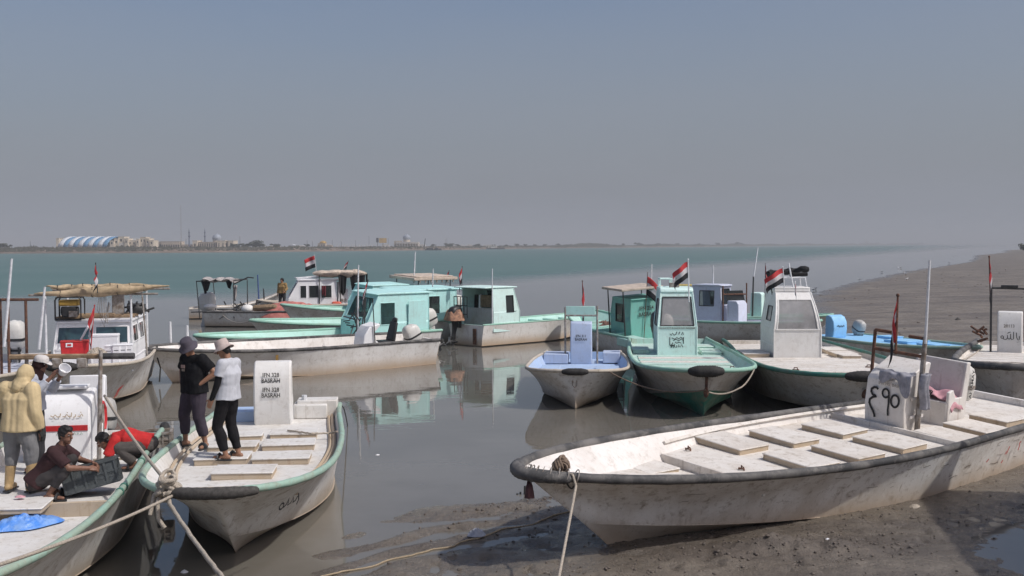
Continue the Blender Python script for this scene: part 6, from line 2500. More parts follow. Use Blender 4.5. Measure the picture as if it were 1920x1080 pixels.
Q_b.pipe([[(qx - .9, qy + y_, zr_), (qx - .95, qy + y_ * .9, zr_ + .30)] for y_ in (-.45, .45)] + [[(qx - 1.7, qy + y_, zr_), (qx - 1.65, qy + y_ * .9, zr_ + .30)] for y_ in (-.45, .45)] + [[(qx - .95, qy - .42, zr_ + .30), (qx - .95, qy + .42, zr_ + .30), (qx - 1.65, qy + .42, zr_ + .30), (qx - 1.65, qy - .42, zr_ + .30), (qx - .95, qy - .42, zr_ + .30)], [(qx - .8, qy + .05, zr_), (qx - 1.0, qy - .05, zr_ + .72)]], .022, WHITEPIPE, 'roof_rack')
mb = MB()
mb.tube([Vector((qx - 1.1 - .1 * math.sin(i), qy - .62 + 1.12 * i / 12, zr_ + .42 + .14 * (i / 12) + .02 * math.sin(i * 2))) for i in range(13)], [.06 * (1 + .3 * math.sin(i * 1.3)) + .02 for i in range(13)], 8)
mb.tube([(qx - 1.1, qy - .60, zr_ + .42), (qx - 1.1, qy - .50, zr_ + .1), (qx - 1.1, qy - .48, zr_ - .25)], [.07, .06, .02], 8)
mb.tube([(qx - 1.3, qy + .05, zr_ + .38), (qx - 1.3, qy + .55, zr_ + .40)], .06, 8)
mb.build('rolled_cloth', DARKCLOTH, Q_b.root, smooth=60)
for k in range(7):
    x_ = qx + .30 + .50 * k
    u = (x_ + Q_b.L / 2) / Q_b.L
    if u < .985:
        p = Q_b.dk(u, .14)
        if p.y > .3:
            Q_b.plank(x_ - .22, x_ + .22, -p.y * .95, p.y * .95, Q_b.dz(u) + .008, Q_b.dz(u) + .045, 'deck_board', DECK_WORN)
for (x_, y_, lx, ly) in ((qx - .6, 1.25, 1.0, .6), (qx - 1.8, 1.25, .9, .6), (qx - .8, -1.25, 1.3, .7), (qx + .1, 1.25, .5, .5)):
    Q_b.hatch(x_, y_, lx, ly, .10, zq - .01, DECK_WORN)
outboard(Q_b, -Q_b.L / 2 + .02, 0, .9, 0, (ENG_WHITE, ENG_DARK), 1.1)
mb = MB()
mb.ell((Q_b.L / 2 - .2, .05, .66), (.09, .18, .16))
mb.tube([(Q_b.L / 2 - .03, 0, 1.0), (Q_b.L / 2 - .16, 0, .6)], .045, 6)
mb.build('towing_eye', RUST, Q_b.root)

for b_, rows_ in ((Q_b, ((1.6, 1.1), (2.3, -.9), (3.2, .5), (3.9, -1.0), (4.3, .9))), (N_b, ((2.2, 1.05), (3.2, -.95), (4.1, .7)))):
    for x_, y_ in rows_:
        mb = MB()
        zz = b_.dz((x_ + b_.L / 2) / b_.L) + .04
        mb.box((x_, y_, zz + .012), (.10, .16, .03))
        mb.tube([(x_, y_ - .05, zz + .02), (x_, y_ - .04, zz + .07), (x_, y_ + .04, zz + .07), (x_, y_ + .05, zz + .02)], .014, 6)
        mb.build('deck_cleat', RUST, b_.root)

# ---- O : pale lavender boat behind N and Q
O_b = Boat('cabin_fishing_boat', 'pale lavender boat with a narrow upright cabin beside two rusty pipe posts', (12.0, 42.4), (6.2, 46.8), 2.5, (.86, .88, 1.02), GREY_HULL, RAIL_MINT, DECK_LAV, deckz=.70, n=2.8, mexp=2.0, tw=.88, rake=.8, zc=(.06, .4), inner=DECK_LAV)
oc = O_b.lY(1341, 612, 44.9)
cabin(O_b, oc.x - .85, oc.x + .45, oc.y + .1, 1.0, 1.62, LAVENDER, z=.70, rake=.05, fwin=(.12, .1, .88, .85), swin=((.25, .50, .75, .88),), split=.5, back=False, roofover=(.1, .08, .05), glass=GLASS)
O_b.pipe([[(oc.x + .62, oc.y - .55, .7), (oc.x + .62, oc.y - .55, 2.35)], [(oc.x + 1.25, oc.y + .3, .7), (oc.x + 1.25, oc.y + .3, 2.45)], [(oc.x + .62, oc.y - .55, 2.0), (oc.x + 1.25, oc.y + .3, 2.0)]], .03, RUST)
console(O_b, oc.x + .98, oc.y - .1, .8, [(.3, 0), (.3, .9), (.2, 1.05), (-.2, 1.05), (-.25, 0)], LAVENDER, z=.7)
mb = MB()
mb.panel([(oc.x + .75, oc.y - .45, 1.72), (oc.x + 1.2, oc.y + .25, 1.72), (oc.x + 1.1, oc.y + .25, 2.15), (oc.x + .7, oc.y - .4, 2.15)], th=.02)
mb.build('windshield', GLASS_D, O_b.root)
O_b.pole(O_b.lY(1337, 540, 44.9), O_b.lY(1337.5, 497, 44.9), .028, WHITEPIPE)
O_b.hatch(oc.x + 2.2, .1, 1.0, .9, .14, .7, DECK_LAV, DECK_LAV)
O_b.hatch(oc.x + 3.4, .1, .9, .8, .14, .72, DECK_LAV, DECK_LAV)

# ---- P : mint skiff in the far row
P_b = Boat('small_skiff', 'mint skiff with a black outboard, half hidden behind the off white rounded cabin', (13.9, 47.2), (9.2, 49.5), 2.0, (.8, .8, .95), GREY_HULL, RAIL_MINT, DECK_PALEGREEN, deckz=.6, n=2.4, mexp=1.8, tw=.88, rake=.8, zc=(.06, .4), inner=DECK_PALEGREEN)
pcx = P_b.lY(1419, 592, 48.6)
console(P_b, pcx.x, 0, .62, [(.28, 0), (.28, 1.2), (.2, 1.28), (-.2, 1.28), (-.28, 0)], MINT, z=.6)
outboard(P_b, -P_b.L / 2 + .05, .1, .85, 0, (ENG_DARK, ENG_DARK), 1.1)
P_b.pole((pcx.x - .1, -.5, .6), Vector((pcx.x - .05, -.5, 2.6)), .04, DARKPIPE, 'pole_socket')
P_b.pole((pcx.x - .05, -.5, 2.5), P_b.lY(1421, 465, 48.6), .028, WHITEPIPE)

# ---- R : bright blue skiff on the mud edge
R_b = Boat('small_skiff', 'bright blue skiff with green rail beached behind the cream cabin boat, rounded blue console', (13.75, 32.1), (11.25, 38.6), 2.4, (.80, .80, .93), GREY_HULL, RAIL_GREEN, SKY_BLUE, deckz=.82, n=2.1, mexp=1.6, tw=.88, rake=.9, zc=(.06, .4), inner=SKY_BLUE, lift=.0)
rc = R_b.lY(1566, 640, 37.3)
rcon = console(R_b, rc.x, rc.y, .56, [(.22, 0), (.28, .3), (.26, .55), (.14, .72), (-.04, .78), (-.16, .72), (-.2, 0)], SKY_BLUE, z=.82)
mb = MB()
mb.ribbon([(-.14, .02), (-.08, .05), (-.03, .0), (.02, .04), (.07, .0), (.12, .05), (.15, .01)], .03, (rc.x + .285, rc.y, 1.20), (0, 1, 0), (0, 0, 1), (1, 0, 0))
mb.build('painted_script', BLACK, rcon, smooth=0)
outboard(R_b, -R_b.L / 2 + .9, .55, .72, R(30), (ENG_GREY, ENG_DARK), .82)
for (x_, y_, lx, ly) in ((.3, .1, 1.1, .9), (1.6, 0, .8, .6), (-1.2, .7, .7, .5)):
    R_b.hatch(x_, y_, lx, ly, .07, .82, SKY_BLUE, SKY_BLUE)

# ---- S : white boat cut by the right edge
S_b = Boat('open_fishing_boat', 'white boat with a thick black rail and black script on its console, right edge', (11.45, 24.9), (15.75, 33.7), 3.0, (.95, .97, 1.16), GREY_HULL, RAIL_BLACK, DECK_WORN, deckz=.84, n=3.6, mexp=2.3, tw=.86, rake=.55, zc=(.1, .28), cw=.84, cn=3.0, rail_r=.085, inner=DECK_WORN, flare=.06)
zs_ = .84
scp = S_b.ld(1893, 662, zs_)
scx, scy = scp.x, scp.y
scon = console(S_b, scx - .2, scy, .66, [(.22, -.02), (.24, .5), (.22, .95), (.1, 1.18), (-.15, 1.2), (-.2, .6), (-.22, -.02)], CREAM, z=zs_)
text_obj('28113', .13, 'painted_lettering', GREYPIPE, scon, (scx + .035, scy - .02, zs_ + .78), (0, 1, 0), (0, 0, 1), (1, 0, 0), .9)
mb = MB()
oo = (scx + .042, scy, zs_ + .44)
for stt in (arc(-.20, .02, .035, .035, 0, 360), [(-.165, .02), (-.16, -.04), (-.10, -.05), (-.06, .0), (-.06, .08)], [(-.06, .0), (-.02, -.04), (.02, .0), (.02, .12)], [(.02, .0), (.05, -.05), (.10, -.02), (.10, .18)], [(.17, .16), (.18, .02), (.22, -.06), (.25, -.03), (.25, .06)], [(-.06, .13), (-.02, .16), (.02, .17)], [(.19, -.12), (.20, -.11)], [(.235, -.11), (.245, -.10)]):
    mb.ribbon(stt, .02, oo, (0, 1, 0), (0, 0, 1), (1, 0, 0))
mb.build('painted_script', BLACK, scon, smooth=0)
S_b.pipe([[(scx + .1, scy - .50, zs_), (scx + .1, scy - .50, zs_ + 2.05)], [(scx + .1, scy + .50, zs_), (scx + .1, scy + .50, zs_ + 1.95)], [(scx + .1, scy - .5, zs_ + 1.88), (scx + .1, scy + .5, zs_ + 1.86)]], .03, DARKPIPE)
mb = MB()
mb.tube([(scx + .1, scy + .50, zs_ + .7), (scx + .1, scy + .50, zs_ + 1.97)], .042, 8)
mb.build('red_sleeve', REDPAINT, S_b.root)
mb = MB()
mb.box((scx + .1, scy - .02, zs_ + 1.93), (.12, .45, .07))
mb.build('lamp_bar', DARKPIPE, S_b.root, bevel=.01)
mb = MB()
rr = random.Random(8)
for k in range(10):
    p = Vector((scx + .1 + rr.uniform(-.2, .1), scy - .62 + rr.uniform(-.25, .05), zs_ + .45 + rr.uniform(-.1, .35)))
    mb.tube([p, p + Vector((rr.uniform(-.1, .1), rr.uniform(-.25, .1), rr.uniform(-.2, .2)))], .035, 5)
mb.build('winch', RUST, S_b.root)
for k in range(5):
    x_ = scx + .55 + .55 * k
    u = (x_ + S_b.L / 2) / S_b.L
    if u < .97:
        p = S_b.dk(u, .14)
        S_b.plank(x_ - .24, x_ + .24, -p.y * .95, p.y * .95, S_b.dz(u) + .008, S_b.dz(u) + .04, 'deck_board', DECK_WORN)

# ---- U : unseen stand-in boat added past the right edge so its awning shades the mud
U_b = Boat('cabin_fishing_boat', 'stand-in white boat with a flat awning, added out of view to shade the mud', (8.55, 10.4), (9.9, 17.2), 2.3, (.9, .9, 1.1), GREY_HULL, RAIL_BLACK, DECK_WORN, deckz=.6, n=2.6, mexp=2., rake=1., zc=(.06, .4), inner=WHITE, group='stand-in boats added outside the view')
for x_, y_ in ((2.4, .8), (2.4, -.8), (-2.2, .8), (-2.2, -.8)):
    U_b.pole((x_, y_, .6), (x_, y_, 2.75), .03, GREYPIPE, 'canopy_post')
mb = MB()
mb.prism([(-2.6, -1.15), (2.3, -1.15), (2.75, -.9), (3.0, 0), (2.75, .9), (2.3, 1.15), (-2.6, 1.15)], 'z', 2.75, 2.83)
mb.build('awning', CANVAS_BEIGE, U_b.root)
console(U_b, .2, 0, .8, CON_ROUND, CREAM, z=.6)
# ================================================================== PEOPLE
def remesh(mb, name, mats, parent, voxel=.012, smooth=2, fold=0., seed=0, fscale=7.):
    me = mb.mesh('tmp', mats, 0)
    o = bpy.data.objects.new('tmp', me)
    COL.objects.link(o)
    r_ = o.modifiers.new('r', 'REMESH')
    r_.mode = 'VOXEL'
    r_.voxel_size = voxel
    r_.use_smooth_shade = True
    if smooth:
        s_ = o.modifiers.new('s', 'SMOOTH')
        s_.factor = .5
        s_.iterations = smooth
    bpy.context.view_layer.update()
    dg = bpy.context.evaluated_depsgraph_get()
    m2 = bpy.data.meshes.new_from_object(o.evaluated_get(dg))
    COL.objects.unlink(o)
    bpy.data.objects.remove(o)
    bpy.data.meshes.remove(me)
    m2.name = name
    if fold:
        n = len(m2.vertices)
        co = np.empty(n * 3, np.float32)
        no = np.empty(n * 3, np.float32)
        m2.vertices.foreach_get('co', co)
        m2.vertices.foreach_get('normal', no)
        co, no = co.reshape(-1, 3), no.reshape(-1, 3)
        q = co * fscale + seed * 5.3
        d = (vnoise(q[:, 0] + q[:, 2] * .35, q[:, 1] * 1.0 + q[:, 2] * .8, 3 + seed) - .5) + .6 * (vnoise(q[:, 0] * 2.3 + q[:, 1], q[:, 2] * 2.1, 8 + seed) - .5)
        co = co + no * (d * fold)[:, None]
        m2.vertices.foreach_set('co', co.ravel().astype(np.float32))
    m2.polygons.foreach_set('use_smooth', np.ones(len(m2.polygons), dtype=bool))
    for mt in (mats if isinstance(mats, (list, tuple)) else [mats]):
        if mt.name not in [x.name for x in m2.materials if x]:
            m2.materials.append(mt)
    m2.update()
    return link_mesh(name, m2, parent)


def V(*a):
    return Vector(a)


def basis(fwd, up):
    f = fwd.normalized()
    u = (up - f * up.dot(f)).normalized()
    r_ = f.cross(u)
    return Matrix((r_, f, u)).transposed()   # columns: right, forward, up


def limb(mb, pts, rad, seg=12):
    for a, b, ra, rb in zip(pts[:-1], pts[1:], rad[:-1], rad[1:]):
        mb.tube([a, a.lerp(b, .33), a.lerp(b, .66), b], [ra, ra * .67 + rb * .33, ra * .33 + rb * .67, rb], seg, roundcap=True)


def hand(mb, wr, d, palm, side, curl=.5, k=1.0):
    """five fingered hand: d = pointing direction, palm = palm normal, side = +1 thumb on palm x d"""
    d = d.normalized()
    palm = (palm - d * palm.dot(d)).normalized()
    lat = d.cross(palm) * side
    M = Matrix((lat, d, palm)).transposed()
    mb.box(wr + d * .045 * k, (.078 * k, .092 * k, .030 * k), M)
    mb.ell(wr + d * .045 * k, (.040 * k, .052 * k, .019 * k), M, 10, 7)
    for i, (off, ln) in enumerate(((.030, .070), (.010, .078), (-.010, .073), (-.030, .058))):
        a = wr + d * .085 * k + lat * off * k
        pts = [a]
        ang = 0.
        cur = d.copy()
        for j in range(3):
            ang += curl * (.45 + .1 * i * .3)
            cur = d * math.cos(ang) + palm * math.sin(ang) + lat * off * 1.2
            pts.append(pts[-1] + cur.normalized() * ln * k * (.45, .32, .23)[j])
        mb.tube(pts, [.0095 * k, .009 * k, .0082 * k, .0072 * k], 7, roundcap=True)
    a = wr + d * .025 * k + lat * .036 * k
    t1 = a + (d * .6 + lat * .75 + palm * .25).normalized() * .04 * k
    t2 = t1 + (d * .85 + lat * .25 + palm * .45).normalized() * .032 * k
    mb.tube([a, t1, t2], [.0125 * k, .011 * k, .009 * k], 7, roundcap=True)


def person(name, label, base, yaw, J, hd_f, hd_u, skin=None, build=1.0, shirt=None, sleeve=.5, trousers=None, leg_end=.98, hair=True, shoes=None, curl=(.5, .5), palms=None, hdirs=None, bare_toes=False,
           torso_w=.09, trouser_r=1.0, long_under=None, shirt_len=0., hood=None, boots=None, belly=0., shirt_fold=.016, loose=0.):
    skin = skin or SKIN
    root = empty('person', base, yaw)
    tag(root, label, 'person', 'people at work on the boats')
    g_ = {k: Vector(v) for k, v in J.items()}
    shv = (g_['shR'] - g_['shL']).normalized()
    hpv = (g_['hipR'] - g_['hipL']).normalized()
    b = MB()
    tw = torso_w * build
    up_t = (g_['neck'] - g_['pelvis']).normalized()
    # torso
    for q in (-1, 0, 1):
        limb(b, [g_['pelvis'] + hpv * q * tw * .9, g_['pelvis'].lerp(g_['chest'], .5) + (hpv + shv).normalized() * q * tw * .75, g_['chest'] + shv * q * tw * .95], [.105 * build, .098 * build, .108 * build])
    limb(b, [g_['shL'] - shv * -.03, g_['chest'].lerp(g_['neck'], .55), g_['shR'] - shv * .03], [.058, .085, .058])
    hc = g_['head']
    f, u = Vector(hd_f).normalized(), Vector(hd_u).normalized()
    HB = basis(f, u)
    limb(b, [g_['neck'], hc - HB.col[2] * .06 - HB.col[1] * .02], [.058, .052])
    b.ell(hc + HB.col[2] * .012 - HB.col[1] * .008, (.073, .092, .098), HB, 18, 12)
    b.ell(hc - HB.col[2] * .055 + HB.col[1] * .028, (.055, .062, .062), HB, 14, 10)
    b.ell(hc - HB.col[2] * .098 + HB.col[1] * .068, (.024, .022, .018), HB, 10, 7)
    b.tube([hc + HB.col[1] * .086 + HB.col[2] * .018, hc + HB.col[1] * .106 - HB.col[2] * .024], [.009, .015], 8, roundcap=True)
    b.tube([hc + HB.col[1] * .088 + HB.col[2] * .03 - HB.col[0] * .04, hc + HB.col[1] * .092 + HB.col[2] * .028, hc + HB.col[1] * .088 + HB.col[2] * .03 + HB.col[0] * .04], .009, 7, roundcap=True)
    b.tube([hc + HB.col[1] * .083 - HB.col[2] * .060 - HB.col[0] * .02, hc + HB.col[1] * .09 - HB.col[2] * .060, hc + HB.col[1] * .083 - HB.col[2] * .060 + HB.col[0] * .02], .008, 7, roundcap=True)
    for q in (-1, 1):
        b.ell(hc + HB.col[0] * q * .075 - HB.col[1] * .008 - HB.col[2] * .008, (.010, .022, .032), HB, 8, 6)
    for s_, q in (('L', -1), ('R', 1)):
        limb(b, [g_['sh' + s_], g_['el' + s_], g_['wr' + s_]], [.052 * build, .041 * build, .029])
        fd = g_['wr' + s_] - g_['el' + s_]
        hdv = Vector((hdirs or {}).get(s_, fd))
        pn = Vector((palms or {}).get(s_, (-q, 0, 0)))
        hand(b, g_['wr' + s_], hdv, pn, q, curl[0 if s_ == 'L' else 1])
        kn, an, to = g_['kn' + s_], g_['an' + s_], g_['to' + s_]
        limb(b, [g_['hip' + s_], kn], [.088 * build, .060])
        limb(b, [kn, kn.lerp(an, .35), an], [.056, .055, .037])
        heel = an + (an - to).normalized() * .045
        heel.z = min(an.z, to.z + .012) if abs(to.z - an.z) < .12 else an.z - .03
        limb(b, [heel, heel.lerp(to, .55), to], [.036, .036, .026])
        limb(b, [an, heel.lerp(to, .35)], [.036, .036])
    body = remesh(b, 'body', [skin], root, .0075, 2)
    # eyes
    for q in (-1, 1):
        m2 = MB()
        m2.ell(hc + HB.col[0] * q * .031 + HB.col[1] * .079 + HB.col[2] * .012, (.0125, .010, .008), HB, 10, 6)
        m2.ell(hc + HB.col[0] * q * .031 + HB.col[1] * .0862 + HB.col[2] * .012, (.0055, .004, .0055), HB, 8, 5, 1)
        m2.build('eye', [EYEW, HAIR], body)
    if hair:
        h = MB()
        h.ell(hc + HB.col[2] * .034 - HB.col[1] * .024, (.088, .096, .096), HB, 16, 10)
        h.ell(hc + HB.col[2] * .080 + HB.col[1] * .012, (.070, .068, .045), HB, 14, 8)
        h.ell(hc - HB.col[2] * .030 - HB.col[1] * .055, (.074, .050, .065), HB, 14, 8)
        for q in (-1, 1):
            h.ell(hc + HB.col[0] * q * .068 + HB.col[2] * .025 - HB.col[1] * .03, (.022, .055, .060), HB, 10, 7)
        remesh(h, 'hair', [HAIR], root, .010, 1, .016, 3, 30)
    if shirt:
        t_ = MB()
        e = .020 + loose
        pe = g_['pelvis'] - up_t * shirt_len
        for q in (-1, 0, 1):
            t_.tube([pe + hpv * q * tw * .95 - up_t * .03, g_['pelvis'].lerp(g_['chest'], .5) + (hpv + shv).normalized() * q * tw * .8 + (hpv.cross(up_t)) * 0, g_['chest'] + shv * q * tw, g_['chest'].lerp(g_['neck'], .45) + shv * q * tw * .8],
                    [.112 * build + e + .012, .104 * build + e + belly, .112 * build + e, .085 * build + e * .5], 14)
        limb(t_, [g_['shL'], g_['chest'].lerp(g_['neck'], .62), g_['shR']], [.062 + e * .6, .085, .062 + e * .6])
        t_.tube([g_['chest'].lerp(g_['neck'], .4), g_['neck'] + up_t * .012], [.10, .068], 12)
        for s_ in 'LR':
            a, m_, c = g_['sh' + s_], g_['el' + s_], g_['wr' + s_]
            if sleeve <= 1:
                en = a.lerp(m_, sleeve)
                t_.tube([a, a.lerp(en, .5), en], [.060 * build + e, .056 * build + e, .054 * build + e * 1.2], 12, roundcap=False)
                t_.ell(a, (.060 * build + e,) * 3)
            else:
                en = m_.lerp(c, sleeve - 1)
                limb(t_, [a, m_], [.060 * build + e, .050 + e])
                t_.tube([m_, m_.lerp(en, .5), en], [.050 + e, .046 + e, .036 + e * .8], 12)
                t_.ell(m_, (.050 + e,) * 3)
        remesh(t_, 'shirt', [shirt], root, .0115, 2, shirt_fold, 1)
    if long_under:
        for s_ in long_under[1]:
            t_ = MB()
            limb(t_, [g_['sh' + s_].lerp(g_['el' + s_], .35), g_['el' + s_], g_['wr' + s_].lerp(g_['el' + s_], .04)], [.056, .049, .037])
            remesh(t_, 'under_sleeve', [long_under[0]], root, .0105, 1, .012, 2)
    if trousers:
        t_ = MB()
        e = .020
        for q in (-1, 0, 1):
            limb(t_, [g_['pelvis'] + hpv * q * tw * .7 - up_t * .02, g_['pelvis'] + hpv * q * tw * .85 + up_t * .06], [.112 * build, .112 * build + .006])
        for s_ in 'LR':
            hp, kn, an = g_['hip' + s_], g_['kn' + s_], g_['an' + s_]
            limb(t_, [hp, kn], [.096 * build * trouser_r + e * .7, .072 * trouser_r + e * .6])
            en = kn.lerp(an, leg_end)
            t_.tube([kn, kn.lerp(en, .4), en], [.066 * trouser_r + e * .7, .062 * trouser_r + e * .7, .046 * min(1.15, trouser_r) + e * .7], 12)
            t_.ell(kn, (.066 * trouser_r + e * .7,) * 3)
        remesh(t_, 'trousers', [trousers], root, .0115, 2, .022, 4)
    if boots:
        for s_ in 'LR':
            t_ = MB()
            kn, an, to = g_['kn' + s_], g_['an' + s_], g_['to' + s_]
            t_.tube([kn.lerp(an, .12), kn.lerp(an, .5), an], [.074, .070, .058], 14)
            heel = an + (an - to).normalized() * .05
            heel.z = to.z + .012
            limb(t_, [an, heel.lerp(to, .3)], [.056, .050])
            limb(t_, [heel, to], [.048, .042])
            bo = remesh(t_, 'boot', [boots], root, .011, 2, .006, 2)
            sl = MB()
            d_ = (to - heel)
            d_.z = 0
            d_.normalize()
            M = Matrix((Vector((d_.y, -d_.x, 0)), d_, Vector((0, 0, 1)))).transposed()
            c_ = heel.lerp(to, .5)
            sl.box((c_.x, c_.y, to.z - .034), (.10, (to - heel).length + .10, .026), M)
            sl.build('sole', SEATBLACK, bo, bevel=.01)
    if shoes:
        for s_ in 'LR':
            an, to = g_['an' + s_], g_['to' + s_]
            heel = an + (an - to).normalized() * .055
            heel.z = to.z if abs(to.z - an.z) < .12 else an.z - .04
            dd_ = (to - heel).normalized()
            up_ = Vector((0, 0, 1)) - dd_ * dd_.z
            up_.normalize()
            M = Matrix((dd_.cross(up_), dd_, up_)).transposed()
            c_ = heel.lerp(to, .53)
            t_ = MB()
            t_.rings([[c_ - up_ * (.040 - h_) + dd_.cross(up_) * math.cos(a) * .050 * k_ + dd_ * math.sin(a) * ((to - heel).length / 2 + .052) * k_ for a in [2 * math.pi * j / 20 for j in range(20)]] for h_, k_ in ((0, .96), (.004, 1), (.022, 1), (.026, .95))])
            so = t_.build('sandal', shoes, root)
            t_ = MB()
            st = heel.lerp(to, .68)
            t_.tube([st + M @ V(.048 * math.cos(a), .0, -.012 + .050 * math.sin(a)) for a in [math.pi * j / 10 for j in range(11)]], .018, 8, sy=2.2)
            t_.build('strap', shoes, so)
    return root, g_, HB, hc


STAND = dict(pelvis=(0, 0, .95), chest=(0, .01, 1.26), neck=(0, 0, 1.45), head=(0, .03, 1.60), shL=(-.185, 0, 1.40), shR=(.185, 0, 1.40), elL=(-.23, -.03, 1.12), elR=(.23, -.03, 1.12), wrL=(-.24, .04, .87), wrR=(.24, .04, .87),
             hipL=(-.09, 0, .90), hipR=(.09, 0, .90), knL=(-.11, .03, .49), knR=(.11, .03, .49), anL=(-.12, -.02, .085), anR=(.12, -.02, .085), toL=(-.14, .15, .035), toR=(.14, .15, .035))


def pose(base, **k):
    d = dict(base)
    d.update(k)
    return d


def yaw_to(dx, dy):
    """rotation that turns local +Y to world direction"""
    return math.atan2(-dx, dy)


def bucket_hat(root, HB, hc, mat, brim=.150, down=.03, crown=.105):
    mb = MB()
    c0 = hc + HB.col[2] * .065 - HB.col[1] * .012
    rg = []
    for (r_, z_) in ((brim * .98, -.075 - down * .0), (brim, -.068), (.104, -.018), (.100, .0), (.094, .06), (.086, .078), (.05, .086), (.004, .087)):
        rg.append([c0 + HB @ V(r_ * math.cos(a) * (.93), r_ * math.sin(a) * 1.05, z_ + (.010 * math.sin(3 * a + 1) if r_ > .12 else 0)) for a in [2 * math.pi * j / 28 for j in range(28)]])
    mb.rings(rg, cap0=False)
    o = mb.build('hat', mat, root, smooth=60)
    so = o.modifiers.new('thick', 'SOLIDIFY')
    so.thickness = .005
    return o


# 1 man in black T-shirt, hands on hips, on boat D
p = at(366, 838, .885)
yw = yaw_to(-.55, -.85)
r1, g1, HB1, hc1 = person('person', 'standing man in black T-shirt, purple bucket hat and rolled dark trousers, hands on hips', p, yw,
                          pose(STAND, pelvis=(0, 0, .93), chest=(.01, -.01, 1.24), neck=(.015, .03, 1.43), head=(.015, .10, 1.565), elL=(-.36, -.10, 1.17), wrL=(-.20, .07, 1.0), elR=(.37, -.08, 1.17), wrR=(.20, .08, 1.0), shL=(-.20, 0, 1.385), shR=(.20, 0, 1.385),
                               knL=(-.15, .05, .49), knR=(.17, .06, .50), anL=(-.20, -.03, .085), anR=(.22, .0, .085), toL=(-.27, .13, .03), toR=(.26, .17, .03)),
                          (-.25, .85, -.55), (-.1, .5, .85), skin=SKIN, build=1.14, shirt=cloth('black_tshirt', (.012, .012, .014), .3), sleeve=.72, trousers=cloth('dusky_purple_trousers', (.055, .045, .060)), leg_end=.72, shoes=SEATBLACK, trouser_r=1.18, belly=.018,
                          hdirs={'L': (.75, .35, -.4), 'R': (-.75, .35, -.4)}, palms={'L': (.2, -.9, 0), 'R': (-.2, -.9, 0)}, curl=(.9, .9), shirt_len=.05)
bucket_hat(r1, HB1, hc1, cloth('purple_grey_hat', (.085, .075, .095)), .155)
mb = MB()
mb.box((.045, .178, 1.275), (.085, .006, .05))
mb.build('chest_print', plain('faded_print', (.36, .25, .22), .9, .4, 60), r1)
mb = MB()
mb.box((.045, .176, 1.22), (.06, .006, .035))
mb.build('chest_print', GREYPIPE, r1)

# 2 man in white T-shirt over black sleeves
p = at(427, 860, .885)
yw = yaw_to(-.93, .25)
r2, g2, HB2, hc2 = person('person', 'standing man in white T-shirt over black sleeves, pale bucket hat and black trousers', p, yw,
           pose(STAND, pelvis=(0, -.02, .955), chest=(0, -.05, 1.27), neck=(0, -.02, 1.47), head=(0, .05, 1.615), shL=(-.17, -.03, 1.415), shR=(.18, -.06, 1.41), elL=(-.22, .03, 1.13), wrL=(-.21, .13, .90), elR=(.23, -.02, 1.12), wrR=(.2, .12, .93),
                hipL=(-.085, 0, .91), hipR=(.085, -.02, .91), knL=(-.10, .10, .49), knR=(.10, .0, .49), anL=(-.09, -.02, .085), anR=(.10, -.12, .085), toL=(-.10, .16, .03), toR=(.12, .06, .03)),
           (-.1, .9, -.42), (0, .4, .9), skin=SKIN, build=.98, shirt=cloth('white_tshirt', (.50, .51, .55), .10), sleeve=.62, trousers=cloth('black_trousers', (.014, .013, .015), .3), leg_end=.86, shoes=SEATBLACK,
           long_under=(cloth('black_undersleeve', (.013, .013, .015), .3), 'LR'), trouser_r=1.05, curl=(.5, .6), shirt_len=.04)
bucket_hat(r2, HB2, hc2, cloth('pale_pink_hat', (.50, .41, .38)), .15)

# 3 man in yellow hoodie, back to the camera, on boat C
p = at(40, 921, .665)
yw = yaw_to(.16, .98)
r3, g3, HB3, hc3 = person('person', 'standing person in yellow hoodie seen from behind, grey trousers in tan rubber boots', p, yw,
                          pose(STAND, pelvis=(0, 0, .96), chest=(0, .02, 1.27), neck=(0, .03, 1.46), head=(.06, .08, 1.60), shL=(-.20, 0, 1.41), shR=(.20, 0, 1.41), elL=(-.30, .05, 1.16), wrL=(-.33, .28, 1.10), elR=(.25, -.03, 1.10), wrR=(.27, .04, .84),
                               knL=(-.14, .02, .50), knR=(.15, .02, .50), anL=(-.165, -.03, .09), anR=(.18, -.03, .09), toL=(-.20, .14, .05), toR=(.22, .14, .05)),
                          (.2, .95, -.2), (0, .2, .97), skin=SKIN_D, build=1.08, shirt=cloth('yellow_hoodie', (.60, .475, .28), .14, 7), sleeve=1.9, trousers=cloth('grey_sweatpants', (.20, .20, .205), .15), leg_end=.35, hair=False, boots=plain('tan_rubber_boot', (.42, .29, .145), .55, .2), trouser_r=1.25, shirt_len=.10, curl=(.5, .5), loose=.024, shirt_fold=.009)
mb = MB()
mb.ell(hc3 + HB3.col[2] * .015 - HB3.col[1] * .02, (.108, .125, .130), HB3, 16, 12)
limb(mb, [hc3 - HB3.col[2] * .06 - HB3.col[1] * .03, V(0, .0, 1.44)], [.10, .11])
limb(mb, [V(-.10, .0, 1.44), V(.10, 0, 1.44)], [.08, .08])
remesh(mb, 'hood', [cloth('yellow_hoodie', (.60, .475, .28), .14, 7)], r3, .011, 2, .02, 6)
mb = MB()
hand(mb, g3['wrR'] + V(0, 0, .01), V(.02, .04, -.1), V(-1, 0, 0), 1, .5, 1.18)
remesh(mb, 'glove', [cloth('dark_glove', (.045, .047, .045))], r3, .008, 1)

